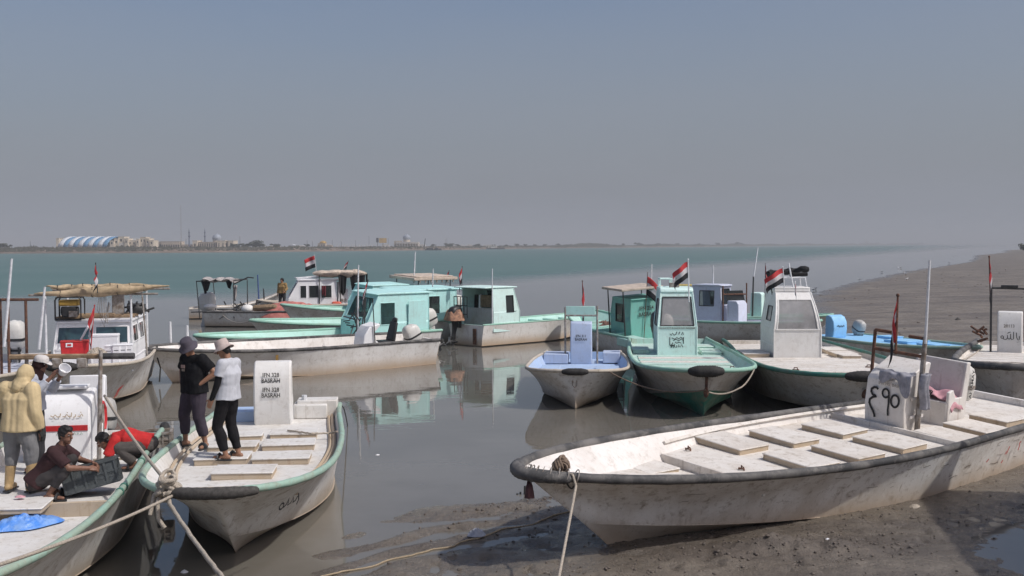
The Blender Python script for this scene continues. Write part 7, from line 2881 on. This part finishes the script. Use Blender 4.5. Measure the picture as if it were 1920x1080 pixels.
# 4 person with white cap behind the hoodie, drinking from a white tub
p = at(66, 884, .665)
yw = yaw_to(.97, -.1)
r4, g4, HB4, hc4 = person('person', 'standing person in white cap and dark head scarf, raising a white tub', p, yw,
                          pose(STAND, neck=(0, .05, 1.47), head=(0, .12, 1.61), chest=(0, .02, 1.28), elR=(.24, .16, 1.22), wrR=(.12, .36, 1.44), elL=(-.22, .18, 1.22), wrL=(-.05, .40, 1.42)),
                          (.0, .97, -.15), (0, .15, .98), skin=SKIN_D, build=.98, shirt=cloth('pale_lavender_shirt', (.42, .44, .50), .12), sleeve=1.7, trousers=cloth('dark_trousers', (.04, .04, .045)), leg_end=.95, hair=False, shoes=SEATBLACK, curl=(1.0, 1.0),
                          hdirs={'L': (.2, .4, .6), 'R': (-.2, .4, .6)}, palms={'L': (.6, .5, 0), 'R': (-.6, .5, 0)})
mb = MB()
mb.ell(hc4 - HB4.col[1] * .022 + HB4.col[2] * .0, (.092, .098, .112), HB4, 16, 12)
limb(mb, [hc4 - HB4.col[2] * .06 - HB4.col[1] * .045, V(0, -.02, 1.42)], [.085, .11])
limb(mb, [V(-.08, .0, 1.42), V(.08, .0, 1.42)], [.075, .075])
limb(mb, [hc4 - HB4.col[2] * .085 + HB4.col[1] * .02, V(0, .08, 1.40)], [.062, .07])
remesh(mb, 'head_scarf', [cloth('dark_brown_scarf', (.045, .022, .020))], r4, .011, 2, .02, 5)
mb = MB()
c0 = hc4 + HB4.col[2] * .045
mb.rings([[c0 + HB4 @ V(r_ * math.cos(a), r_ * 1.05 * math.sin(a) + .006, z_) for a in [2 * math.pi * j / 24 for j in range(24)]] for r_, z_ in ((.102, .0), (.103, .03), (.092, .068), (.06, .09), (.01, .097))])
cap_ = mb.build('cap', cloth('white_cap', (.58, .55, .53), .1), r4, smooth=60)
mb = MB()
mb.rings([[c0 + HB4 @ V(w_ * math.cos(a), .075 + l_ * max(0, math.sin(a)) + .02 * min(0, math.sin(a)), z_ - .035 * (max(0, math.sin(a))) ** 2) for a in [2 * math.pi * j / 24 for j in range(24)]] for w_, l_, z_ in ((.082, .095, -.002), (.084, .10, .003), (.082, .095, .008))])
mb.build('cap_peak', cloth('white_cap', (.58, .55, .53), .1), cap_, smooth=60)
mb = MB()
mb.box(c0 + HB4 @ V(0, .100, .040), (.06, .012, .02), HB4)
mb.build('cap_logo', BLACK, cap_)
tub = MB()
tub.rings([[V(r_ * math.cos(a), r_ * math.sin(a), z_) for a in [2 * math.pi * j / 20 for j in range(20)]] for r_, z_ in ((.055, 0), (.06, .005), (.082, .12), (.088, .122), (.088, .130), (.080, .130), (.055, .015))], cap1=True)
ob = tub.build('plastic_tub', FOAM, None)
W4 = world_matrix(r4)
ob.location = W4 @ (g4['wrR'].lerp(g4['wrL'], .5) + V(0, .10, .05))
ob.rotation_euler = (R(-35), R(35), yw)
tag(ob, 'white plastic tub raised in the hands of the person in the white cap', 'tub')

# 5 squatting man in dark brown T-shirt
SQ = dict(pelvis=(0, -.14, .24), chest=(0, .10, .53), neck=(0, .19, .70), head=(0, .25, .845), shL=(-.185, .13, .655), shR=(.185, .13, .655), elL=(-.24, .36, .46), elR=(.22, .34, .44), wrL=(-.10, .56, .44), wrR=(.06, .56, .40),
          hipL=(-.09, -.12, .25), hipR=(.09, -.12, .25), knL=(-.20, .27, .50), knR=(.17, .30, .44), anL=(-.15, .03, .10), anR=(.15, .06, .09), toL=(-.19, .20, .03), toR=(.17, .24, .03))
p = at(90, 934, .665)
yw = yaw_to(.98, .10)
r5, g5, HB5, hc5 = person('person', 'squatting man in dark brown T-shirt and dark trousers holding the tilted crate', p, yw, SQ, (.45, .85, -.15), (0, .15, .98), skin=SKIN_D, build=1.06, shirt=cloth('dark_maroon_tshirt', (.050, .026, .028), .2), sleeve=.85,
                          trousers=cloth('charcoal_trousers', (.055, .05, .05)), leg_end=.72, shoes=SEATBLACK, curl=(.8, .8), trouser_r=1.1, hdirs={'L': (.5, .8, -.2), 'R': (-.5, .8, -.2)}, palms={'L': (.5, -.3, -.7), 'R': (-.5, -.3, -.7)})

# 6 bent man in red shirt
BN = dict(pelvis=(0, -.20, .36), chest=(0, .13, .47), neck=(0, .32, .47), head=(0, .46, .42), shL=(-.19, .26, .45), shR=(.19, .26, .45), elL=(-.25, .36, .22), elR=(.24, .36, .22), wrL=(-.11, .47, .06), wrR=(.10, .47, .06),
          hipL=(-.09, -.18, .35), hipR=(.09, -.18, .35), knL=(-.20, .22, .34), knR=(.19, .20, .26), anL=(-.17, -.02, .09), anR=(.16, -.17, .11), toL=(-.20, .15, .03), toR=(.18, -.01, .03))
p = at(254, 876, .665)
yw = yaw_to(-.96, -.18)
r6, g6, HB6, hc6 = person('person', 'crouching man in red shirt bent forward beside the green rail', p, yw, BN, (0, .75, -.66), (0, .66, .75), skin=SKIN_D, build=1.04, shirt=cloth('red_shirt', (.52, .035, .035), .16), sleeve=.95, trousers=cloth('grey_brown_trousers', (.095, .085, .08)), leg_end=.9, shoes=SEATBLACK, trouser_r=1.15)

# 7 distant standing person by the white cabin
p = TWI = I_b.M @ Vector((1.62, .55, .63))
r7, g7, HB7, hc7 = person('person', 'standing person in tan jacket and dark trousers in front of the far white cabin', p, yaw_to(-.2, -1), pose(STAND, elL=(-.26, .03, 1.15), wrL=(-.22, .2, 1.02)), (.3, .9, -.2), (0, .2, .97), shirt=cloth('tan_jacket', (.30, .20, .09)), sleeve=1.85, trousers=cloth('dark_trousers', (.04, .04, .045)), shoes=SEATBLACK)
# ================================================================== THINGS ON THE BOATS
def place(o, b, p, rz=0., rot=None):
    o.location = b.M @ Vector(p)
    o.rotation_euler = rot or (0, 0, b.a + rz)


# ---- plastic fish crate propped on the deck of boat C
def fish_crate(name, label, L_=.68, W_=.44, H_=.34, mat=CRATE):
    root = empty(name)
    tag(root, label, 'crate')
    mb = MB()
    mb.box((0, 0, .012), (L_ - .02, W_ - .02, .022))
    mb.build('base', mat, root)
    for sgn, ax in ((1, 'y'), (-1, 'y'), (1, 'x'), (-1, 'x')):
        ln = L_ if ax == 'y' else W_
        off = (W_ if ax == 'y' else L_) / 2
        w_ = MB()
        nb = 5 if ax == 'y' else 3

        def bx(c, d):
            # c: along, out, up
            if ax == 'y':
                w_.box((c[0], sgn * (off + c[1]), c[2]), (d[0], d[1], d[2]))
            else:
                w_.box((sgn * (off + c[1]), c[0], c[2]), (d[1], d[0], d[2]))
        bx((0, 0, .025), (ln, .026, .05))
        bx((0, .004, H_ - .02), (ln + .03, .040, .04))
        bx((0, .002, H_ * .5), (ln, .024, .022))
        for i in range(nb + 1):
            bx((-ln / 2 + ln * i / nb, .003, H_ / 2), (.030, .030, H_ - .02))
        for i in range(nb):
            x0 = -ln / 2 + ln * (i + .5) / nb
            if ax == 'x' and i == 1:
                bx((x0, -.004, H_ * .26), (ln / nb, .012, H_ * .40))
                bx((x0, -.004, H_ * .62), (ln / nb, .012, H_ * .18))
            else:
                bx((x0, -.004, H_ * .5), (ln / nb, .012, H_ - .04))
                for k in range(3):
                    bx((x0, .004, H_ * (.16 + .13 * k)), (ln / nb * .8, .010, .010))
        w_.build('side', mat, root)
    return root


cr = fish_crate('fish_crate', 'dark grey plastic fish crate tilted up on the deck beside the squatting man')
pcr = at(178, 903, .82)
cr.location = (pcr.x, pcr.y, .745)
ca_ = math.atan2(.40, .95)
M = Matrix.Rotation(R(16), 3, 'Z') @ Matrix.Rotation(R(-13), 3, 'Y') @ Matrix.Rotation(R(-7), 3, 'X')
cr.rotation_euler = M.to_euler()
# basket behind the red shirted man
bk = fish_crate('fish_crate', 'grey open crate behind the man in the red shirt', .56, .40, .26, GREYPIPE)
pb = at(268, 838, .75)
bk.location = (pb.x, pb.y + .55, .665)
bk.rotation_euler = (0, 0, R(12))

lump('blue_sheet', 'crumpled blue plastic sheet on the bow deck of the crew boat', at(50, 985, .50) + Vector((0, 0, .0)), (.44, .26, .17), BLUETARP, R(38), 4, 'sheet', fold=.28, wrink=7)
lump('fish_scrap', 'small pinkish scrap lying on the hatch by the tan boots', at(38, 932, .755), (.07, .05, .03), PINKCLOTH, 0, 6, 'scrap', n=10)

# ---- red cool box with its white lid ajar, on boat B
zb1 = .86
cooler = empty('cool_box')
tag(cooler, 'red cool box with its white lid standing open on the white cabin boat', 'cool box')
pcool = B_b.lY(141, 668, 26.9)
place(cooler, B_b, (pcool.x, pcool.y, pcool.z), R(8))
mb = MB()
mb.box((0, 0, .19), (.40, .62, .36), taper=1.06)
mb.build('body', REDP, cooler, bevel=.03)
mb = MB()
mb.box((0, 0, .375), (.44, .67, .03))
mb.build('rim', REDPAINT, cooler, bevel=.01)
mb = MB()
mb.box((-.10, .22, .56), (.42, .05, .40), Matrix.Rotation(R(-28), 3, 'X'))
mb.build('lid', FOAM, cooler, bevel=.02)
mb = MB()
mb.box((.222, -.12, .30), (.012, .16, .10))
mb.build('logo_plate', FOAM, cooler)
mb = MB()
mb.box((.232, -.12, .30), (.008, .09, .05))
mb.build('logo', REDP, cooler)
# the stand it sits on : foredeck locker of B
mb = MB()
hq = max(.1, pcool.z - zb1)
mb.box((pcool.x, pcool.y, zb1 + hq / 2 - .005), (.55, .75, hq - .01))
mb.build('deck_locker', CABWHITE, B_b.root, bevel=.02)

# ---- foam boxes
for i, (px, py, lx, ly, h_, Yq, lab) in enumerate(((196, 652, .40, .70, .42, 28.2, 'largest white foam box, right of the red cool box'), (206, 660, .30, .19, .24, 27.6, 'white foam box in front of the largest one'), (219, 659, .30, .18, .25, 27.6, 'white foam box in the middle of the low row'),
                                                  (232, 658, .30, .17, .24, 27.7, 'white foam box second from the right of the low row'), (243, 657, .30, .15, .23, 27.8, 'white foam box at the right end of the low row'))):
    o = empty('foam_box')
    tag(o, lab, 'box', 'white foam boxes on the foredeck')
    q = B_b.lY(px, py, Yq)
    place(o, B_b, (q.x, q.y, max(zb1 + .0, q.z - .06)), R(rnd.uniform(-4, 4)))
    mb = MB()
    mb.box((0, 0, h_ * .42), (lx, ly, h_ * .84))
    mb.build('body', FOAM, o, bevel=.012)
    mb = MB()
    mb.box((0, 0, h_ * .92), (lx + .02, ly + .02, h_ * .15))
    mb.build('lid', FOAM, o, bevel=.012)
    if i == 0:
        mb = MB()
        mb.box((q.x, q.y, (zb1 + max(zb1, q.z - .06)) / 2 - .005), (.5, .7, max(.02, q.z - .06 - zb1) - .01))
        mb.build('deck_locker', CABWHITE, B_b.root, bevel=.01)
    else:
        mb = MB()
        mb.box((lx / 2 + .004, 0, h_ * .40), (.008, ly * .6, .012))
        mb.build('strap', ENG_DARK, o)
        if q.z - .06 > zb1 + .03:
            mb = MB()
            mb.box((q.x, q.y, (zb1 + q.z - .06) / 2 - .004), (.30, .16, q.z - .06 - zb1 - .008))
            mb.build('deck_plinth', CABWHITE, B_b.root)
lump('net_heap', 'heap of pale brown rope and netting beside the red cool box', B_b.M @ (B_b.lY(182, 668, 26.6)), (.38, .28, .22), ROPE, B_b.a, 8, 'net', fold=.35, wrink=12)

# ---- generator on the roof of B
gen = empty('generator')
tag(gen, 'portable generator in a black tube frame on the white cabin roof', 'generator')
place(gen, B_b, (-.1, -.62, zb0 + 1.16 + .085), 0)
mb = MB()
mb.box((0, 0, .20), (.42, .34, .26))
mb.tube([(0, -.22, .22), (0, .22, .22)], .12, 10)
mb.build('engine', ENG_DARK, gen, bevel=.02)
mb = MB()
mb.box((0, 0, .44), (.44, .50, .16))
mb.build('fuel_tank', plain('yellow_tank', (.40, .25, .05), .5, .3), gen, bevel=.04)
mb = MB()
mb.box((.24, .12, .15), (.03, .22, .16))
mb.build('control_panel', GREYPIPE, gen, bevel=.01)
for sgn in (-1, 1):
    mb = MB()
    x_ = sgn * .27
    mb.tube([(x_, -.32, 0), (x_, -.32, .52), (x_, -.26, .60), (x_, .26, .60), (x_, .32, .52), (x_, .32, 0), (x_, -.32, 0)], .022, 7)
    mb.build('tube_frame', SEATBLACK, gen)
for y_ in (-.30, .30):
    mb = MB()
    mb.tube([(-.27, y_, .58), (.27, y_, .58)], .02, 6)
    mb.tube([(-.27, y_, .02), (.27, y_, .02)], .02, 6)
    mb.build('cross_tube', SEATBLACK, gen)

# ---- faded red sheet over gear on the workboat J
lump('red_sheet', 'faded red sheet spread over the bow of the grey workboat', J_b.M @ Vector((.8, -.1, .50)), (2.1, .98, 1.05), PINKTARP, J_b.a, 2, 'sheet', fold=.10, n=44, power=3.0)

# ---- brown cloth over the outboard of K
lump('brown_cloth', 'orange brown striped cloth over the outboard of the pale mint boat', K_b.M @ Vector((-K_b.L / 2 - .25, .42, 1.02)), (.42, .50, .62), BROWNCLOTH, K_b.a, 5, 'cloth', fold=.14, wrink=7, power=5.)

# ---- nets and gear heaps seen in the green boat M
lump('net_heap', 'heap of brown netting in the bow of the sea green boat', M_b.M @ Vector((1.9, -.3, .52)), (.75, .5, .42), plain('brown_net', (.20, .11, .085), .95, .5, 14, bump=.6), M_b.a, 3, 'net', fold=.3, wrink=10)
lump('net_heap', 'dark netting heaped over the bow of the pale mint boat', K_b.M @ Vector((2.6, .1, .66)), (.55, .45, .36), plain('dark_net', (.07, .06, .055), .95, .5, 14, bump=.6), K_b.a, 9, 'net', fold=.3, wrink=10)

# ================================================================== FLAGS


def flag_px(b, px0, py0, px1, py1, Y, wd, ht, lab, **k):
    a, c = atY(px0, py0, Y), atY(px1, py1, Y)
    return flag(a, c, wd, ht, lab, **k)


D0 = lambda b, p: (b.M @ Vector(p))
flag_px(B_b, 183, 548, 179.5, 495, 28.2, .36, .42, 'limp faded flag standing on the rolled tan canvas', wind=(.3, -1), droop=.8, furl=.45, polem=DARKPIPE)
flag_px(B_b, 170, 655, 177, 575, 26.8, .36, .60, 'narrow red flag furled round its pole before the cabin windows', wind=(-.5, -1), droop=1.2, furl=.6, polem=REDPAINT)
flag_px(I_b, 594, 520, 590, 479, 58.3, .62, .62, 'small clear flag flying above the far white cabin roof', wind=(-1, -.1), droop=.35, polem=WHITEPIPE)
flag_px(I_b, 647, 511, 653, 490, 58.8, .42, .38, 'tiny drooping flag on the rolled canopy of the far white cabin boat', wind=(-1, -.2), droop=.8, furl=.3, polem=DARKPIPE)
flag_px(F_, 678, 590, 690, 527, 37.7, .34, .55, 'crumpled flag tied to the dark winch frame of the turquoise boat', wind=(-.8, -.6), droop=1.3, furl=.6, polem=DARKPIPE)
flag_px(H_b, 840, 530, 842, 508, 53.6, .32, .36, 'tiny faded flag at the right end of the flat tan canopy', wind=(-1, -.2), droop=1.2, furl=.4, polem=DARKPIPE)
flag_px(K_b, 866, 545, 866.5, 501, 45.2, .42, .62, 'limp dark hemmed flag standing at the aft edge of the pale mint cabin', wind=(-.5, -.5), droop=1.1, furl=.45, polem=DARKPIPE)
flag_px(L_b, 1094, 600, 1092, 529, 32.2, .26, .85, 'thin red flag furled on a bent stick above the small blue skiff', wind=(.3, -.6), droop=2., furl=.85)
flag_px(M_b, 1206, 660, 1214, 516, 40.2, .72, .70, 'faded sagging flag on a leaning rusty pole beside the sea green cabin', wind=(1, -.2), droop=.75, furl=.1)
flag_px(N_b, 1292, 565, 1290, 489, 31.0, .56, .46, 'largest flag, flying clear above the mint cabin with its black stripe dipping', wind=(-1, -.35), droop=.62, polem=WHITEPIPE, script=True, amp=.16, pr=.02)
flag_px(Q_b, 1471, 545, 1468, 502, 30.4, .62, .40, 'flag swept sideways above the black rolled cloth on the off white cabin', wind=(-1, -.25), droop=.5, amp=.14, polem=WHITEPIPE)
flag_px(Q_b, 1491, 552, 1491, 529, 30.2, .10, .34, 'very small furled red flag at the corner of the roof rack', wind=(1, -.2), droop=2., furl=.8, polem=WHITEPIPE)
flag_px(P_b, 1434, 560, 1435, 496, 48.6, .30, .50, 'dark furled flag on a thin mast beyond the off white cabin', wind=(.5, -.5), droop=1.8, furl=.7, polem=DARKPIPE)
flag_px(D, 536, 740, 538, 679, 20.3, .28, .36, 'small red pennant furled behind the lettered console', wind=(-.3, -1), droop=1.8, furl=.75)
pt = TW((cx + .05, cy - .05, zt + HF - .35))
flag(pt, pt + Vector((.03, 0, .98)), .42, .55, 'dark red flag twisted round a rusty stick on the pipe frame', wind=(-1, -.3), droop=1.6, furl=.72, pr=.022)
p_ = S_b.M @ Vector((scx + .1, scy - .52, zs_ + 1.6))
flag(p_, p_ + Vector((-.05, 0, 1.15)), .24, .80, 'red flag furled tight on the pole of the right edge boat', wind=(.4, -1), droop=2., furl=.85, pr=.022)

# ================================================================== ROPES
bowD = D.M @ (D.g(.972, -1, .02)) + Vector((0, 0, .06))
bowD2 = D.M @ (D.g(.985, -1, -.06)) + Vector((0, 0, -.02))
pe = at(420, 1085, .05)
rope('mooring_rope', 'thick pale mooring rope running from the bow knot down to the bottom edge', [bowD, atY(318, 945, 12.2), atY(425, 1092, 9.8)], .024, .03, ROPE, 30, 'ropes between the boats', wob=.004)
mb = MB()
rr = random.Random(21)
for k in range(9):
    Mx = Matrix.Rotation(rr.uniform(0, 3), 3, 'X') @ Matrix.Rotation(rr.uniform(0, 3), 3, 'Z')
    coil(mb, (rr.uniform(-.10, .10), rr.uniform(-.10, .10), rr.uniform(-.08, .10)), rr.uniform(.06, .12), .026, 1, 20, .7, k, Mx)
mb.tube([(0, 0, 0), (-.05, -.10, -.16), (-.02, -.18, -.34), (.06, -.2, -.44)], .026, 7)
mb.tube([(0, 0, .05), (-.10, -.06, -.10), (-.12, -.16, -.30)], .024, 7)
o = mb.build('rope_knot', ROPE, None, smooth=60)
o.location = bowD + Vector((-.02, -.05, .02))
tag(o, 'big knot of pale rope on the bow rail of the boat with two men', 'rope')
tC = Cb.M @ (Cb.lY(195, 742, 18.2))
rope('mooring_rope', 'taut pale rope from the white seat back down to the rope knot', [atY(196, 742, 17.4), bowD + Vector((0, 0, .04))], .022, .05, ROPE, 40, 'ropes between the boats')
rope('mooring_rope', 'slack pale rope from the rope knot towards the lower left corner', [bowD2, atY(-30, 1068, 8.6)], .018, .04, ROPE, 40, 'ropes between the boats')
bt = TW(T.g(.975, 1, .12)) + Vector((0, 0, .04))
rope('mooring_rope', 'thin pale rope hanging from the bow of the beached boat to the bottom edge', [bt, TW(T.g(.968, 1, -.03)) + Vector((0, 0, .06)), TW(T.g(.966, 1, -.085)) + Vector((0, 0, -.06)), atY(1046, 1092, 11.0)], .017, .0, ROPE, 24, 'ropes between the boats')
mb = MB()
for k in range(5):
    coil(mb, (0, .01 * k, .02 * k), .085 + .01 * k, .020, 1, 24, .8, k, Matrix.Rotation(R(50 + 12 * k), 3, 'X') @ Matrix.Rotation(R(20 * k), 3, 'Y'))
o = mb.build('rope_coil', plain('brown_rope', (.22, .16, .12), .9, .4, 40, bump=.6), None, smooth=60)
o.location = bt + Vector((-.02, .06, .02))
tag(o, 'small coil of brown rope inside the bow of the beached boat', 'rope')
mb = MB()
coil(mb, (0, 0, 0), .075, .012, 1, 30, .9, 2, Matrix.Rotation(R(70), 3, 'X'))
o = mb.build('mooring_ring', DARKPIPE, T.root)
q = T.g(.962, 1, .16)
o.location = (q.x, q.y - .05, q.z - .12)
# lashings round T's bow rail
mb = MB()
for k in range(9):
    u = .9995 - .0022 * k * k * .25
    a_, b_ = T.g(u, 1, .03), T.g(u - .001, 1, .03)
    d = (b_ - a_).normalized()
    c_ = a_ + Vector((0, 0, .015))
    sidev = d.cross(Vector((0, 0, 1)))
    mb.tube([c_ + (sidev * math.cos(t) + Vector((0, 0, 1)) * math.sin(t)) * .096 + d * .03 * math.sin(t) for t in [2 * math.pi * i / 14 for i in range(15)]], .007, 4)
mb.build('rail_lashing', GREYPIPE, T.root)
lump('rag', 'dark red rag hanging under the bow of the beached boat', TW(T.g(.998, 1, -.02)) + Vector((.02, .05, -.30)), (.06, .06, .22), plain('dark_red_rag', (.11, .05, .05), .95, .4, 12), 0, 3, 'cloth', n=12, fold=.5)
g0 = [at(600, 1087), at(780, 1040), at(900, 1012), at(1075, 962)]
for p in g0:
    p.z = .03
pts = []
for a_, b_ in zip(g0[:-1], g0[1:]):
    for i in range(14):
        q = a_.lerp(b_, i / 14)
        q += Vector((.03 * math.sin(i * 1.1), .03 * math.sin(i * .7), 0))
        q.z = max(0., float(mud_height(np.array([q.x]), np.array([q.y]))[0])) + .010
        pts.append(q)
pts.append(g0[-1] + Vector((.05, .05, .05)))
rope('mud_rope', 'straw coloured rope lying across the mud under the beached bow', pts, .012, 0, ROPE_YELLOW, 2)
NB_ = N_b.M
rope('mooring_rope', 'looped rope hanging on the bow of the mint cabin boat', [NB_ @ (N_b.g(.93, 1, -.06)), NB_ @ (N_b.g(.97, 1, .10)) + Vector((0, -.02, -.42)), NB_ @ Vector((N_b.L / 2 - .1, .06, .64))], .02, .08, ROPE, 20, 'ropes between the boats')
rope('mooring_rope', 'thin brown rope strung from the small blue skiff to the mint boat', [L_b.M @ L_b.g(.97, 1, -.03), N_b.M @ Vector((N_b.L / 2 - .06, -.02, .70))], .016, .22, plain('brown_rope', (.22, .16, .12), .9, .4, 40, bump=.6), 30, 'ropes between the boats')
QB = Q_b.M
rope('mooring_rope', 'pale rope from the off white boat stem down behind the beached boat', [QB @ Vector((Q_b.L / 2 - .16, .05, .62)), at(1430, 785, .1)], .022, .05, ROPE, 24, 'ropes between the boats', wob=.004)
rope('mooring_rope', 'short pale rope tail under the off white boat stem', [QB @ Vector((Q_b.L / 2 - .16, .08, .62)), QB @ Vector((Q_b.L / 2 + .1, .3, .25))], .02, .0, ROPE, 12, 'ropes between the boats', wob=.006)
BB = B_b.M
rope('hanging_cable', 'black cable hanging from the stern of the white cabin boat into the water', [atY(295, 648, 31.9), atY(293, 664, 31.8), atY(301, 690, 31.7), atY(299, 716, 31.6)], .022, 0, BLACKCABLE, 10)
rope('mooring_rope', 'thin rope from the long white bow across to the white cabin boat', [E_.M @ E_.g(.998, 1, .0), atY(268, 655, 31.5)], .018, .1, ROPE, 20, 'ropes between the boats')
rope('mooring_rope', 'sagging rope from the workboat stern to the turquoise bow', [J_b.M @ Vector((-2.5, -.95, .6)), G_.M @ G_.g(.999, 1, 0)], .02, .2, ROPE, 24, 'ropes between the boats')
rope('stern_line', 'thin dark line drooping from the stern of the boat with two men into the water', [D.M @ D.g(.005, 1, 0), at(652, 797, 0.0) + Vector((0, 0, -.05))], .012, -.12, DARKPIPE, 20)
rope('mooring_rope', 'rope lying on the foredeck hatches of the boat with two men', [D.M @ Vector((-1.55, .35, .93)), D.M @ Vector((-1.2, .75, .93)), D.M @ Vector((-1.35, 1.05, .90)), D.M @ Vector((-1.1, 1.18, .97))], .016, 0, ROPE, 12, 'ropes between the boats', wob=.012)
rope('mooring_rope', 'thin rope from the bright blue skiff bow to the right edge boat', [R_b.M @ R_b.g(.99, 1, 0), S_b.M @ S_b.g(.8, -1, 0)], .014, .08, ROPE, 20, 'ropes between the boats')

# ================================================================== MUD LITTER


def on_mud(px, py):
    p = at(px, py, .05)
    p.z = float(mud_height(np.array([p.x]), np.array([p.y]))[0])
    return p


lump('plastic_bag', 'pale blue plastic bag lying in the shadow under the beached bow', on_mud(893, 1003), (.14, .10, .09), plain('pale_plastic', (.36, .38, .44), .5, .2), .3, 1, 'bag', n=16, fold=.7, wrink=9)
lump('litter', 'white scrap on the lit mud right of the beached bow', on_mud(1552, 1020), (.05, .04, .04), FOAM, .3, 2, 'litter', n=8)
lump('litter', 'pale rope scraps under the side of the beached boat', on_mud(1715, 948), (.12, .07, .04), ROPE, .8, 3, 'litter', n=14, fold=.8, wrink=14)
lump('litter', 'small white scrap floating near the left mooring rope', at(346, 1073, .0) + Vector((0, 0, -.01)), (.05, .05, .05), FOAM, .1, 4, 'litter', n=8)
lump('litter', 'white scrap floating on the open water', at(708, 853, 0) + Vector((0, 0, -.01)), (.05, .04, .03), FOAM, .1, 5, 'litter', n=8)
mb = MB()
for (dx, dy, h_) in ((0, 0, .16), (.06, .02, .05), (-.07, .01, .06), (-.12, -.01, .04)):
    mb.tube([(dx, dy, -.05), (dx + .01, dy, h_)], .018, 6)
o = mb.build('broken_stake', DARKPIPE, None)
o.location = on_mud(983, 921)
tag(o, 'black broken stake sticking out of the mud left of the beached bow', 'stake')

# ================================================================== BIRDS ON THE MUD
mb = MB()
mb.rings([[(math.cos(a) * r_ * .8, y_, z_ + math.sin(a) * r_) for a in [2 * math.pi * j / 10 for j in range(10)]] for y_, z_, r_ in ((-.24, .20, .010), (-.16, .20, .03), (-.05, .20, .065), (.06, .22, .068), (.13, .26, .04), (.17, .31, .036), (.21, .33, .034), (.235, .33, .012), (.275, .32, .004))])
GB = mb.mesh('gull_body', [plain('gull_white', (.66, .66, .66), .8, .1)], 60)
mb = MB()
for sgn in (-1, 1):
    mb.rings([[(sgn * (.052 + .012 * math.cos(a)), y_, z_ + math.sin(a) * r_) for a in [2 * math.pi * j / 8 for j in range(8)]] for y_, z_, r_ in ((-.30, .205, .004), (-.18, .21, .022), (0, .225, .040), (.08, .235, .02))])
GW = mb.mesh('gull_wings', [plain('gull_grey', (.22, .23, .25), .8, .1)], 60)
mb = MB()
for sgn in (-1, 1):
    mb.tube([(sgn * .025, 0, .15), (sgn * .025, .01, .0)], .007, 5)
    mb.box((sgn * .025, .03, .004), (.03, .06, .008))
GL = mb.mesh('gull_legs', [plain('gull_leg', (.30, .16, .05), .7, .1)], 0)
for i, (px, py, k, lab) in enumerate(((1525, 546, 1.3, 'nearest grey and white gull at the water edge behind the off white cabin'), (1530, 543, 1.2, None), (1684, 505, 1.5, None), (1689, 504, 1.5, None), (1654, 512, 1.4, None), (1698, 517, 1.5, None), (1886, 509, 1.4, None), (1700, 527, 1.4, None), (1611, 526, 1.3, None), (1780, 494, 1.6, None))):
    o = empty('gull')
    p = at(px, py, .2)
    p.z = float(mud_height(np.array([p.x]), np.array([p.y]))[0])
    p = at(px, py, p.z)
    p.z = max(-.05, float(mud_height(np.array([p.x]), np.array([p.y]))[0]))
    o.location = p
    o.rotation_euler = (0, 0, i * 2.4 + 1)
    o.scale = (k * .72,) * 3
    tag(o, lab or 'small gull standing on the distant mud near the water', 'gull', 'gulls on the mud bank')
    link_mesh('body', GB, o)
    link_mesh('wings', GW, o)
    link_mesh('legs', GL, o)
lump('stone', 'lone dark stone on the open mud left of the right edge console', on_mud(1796, 606), (.16, .14, .13), plain('dark_stone', (.08, .075, .07), .9, .3), 0, 7, 'stone', n=10)
for i, (px, py) in enumerate(((1780, 492), (1845, 486), (1920, 455), (1664, 531))):
    pass
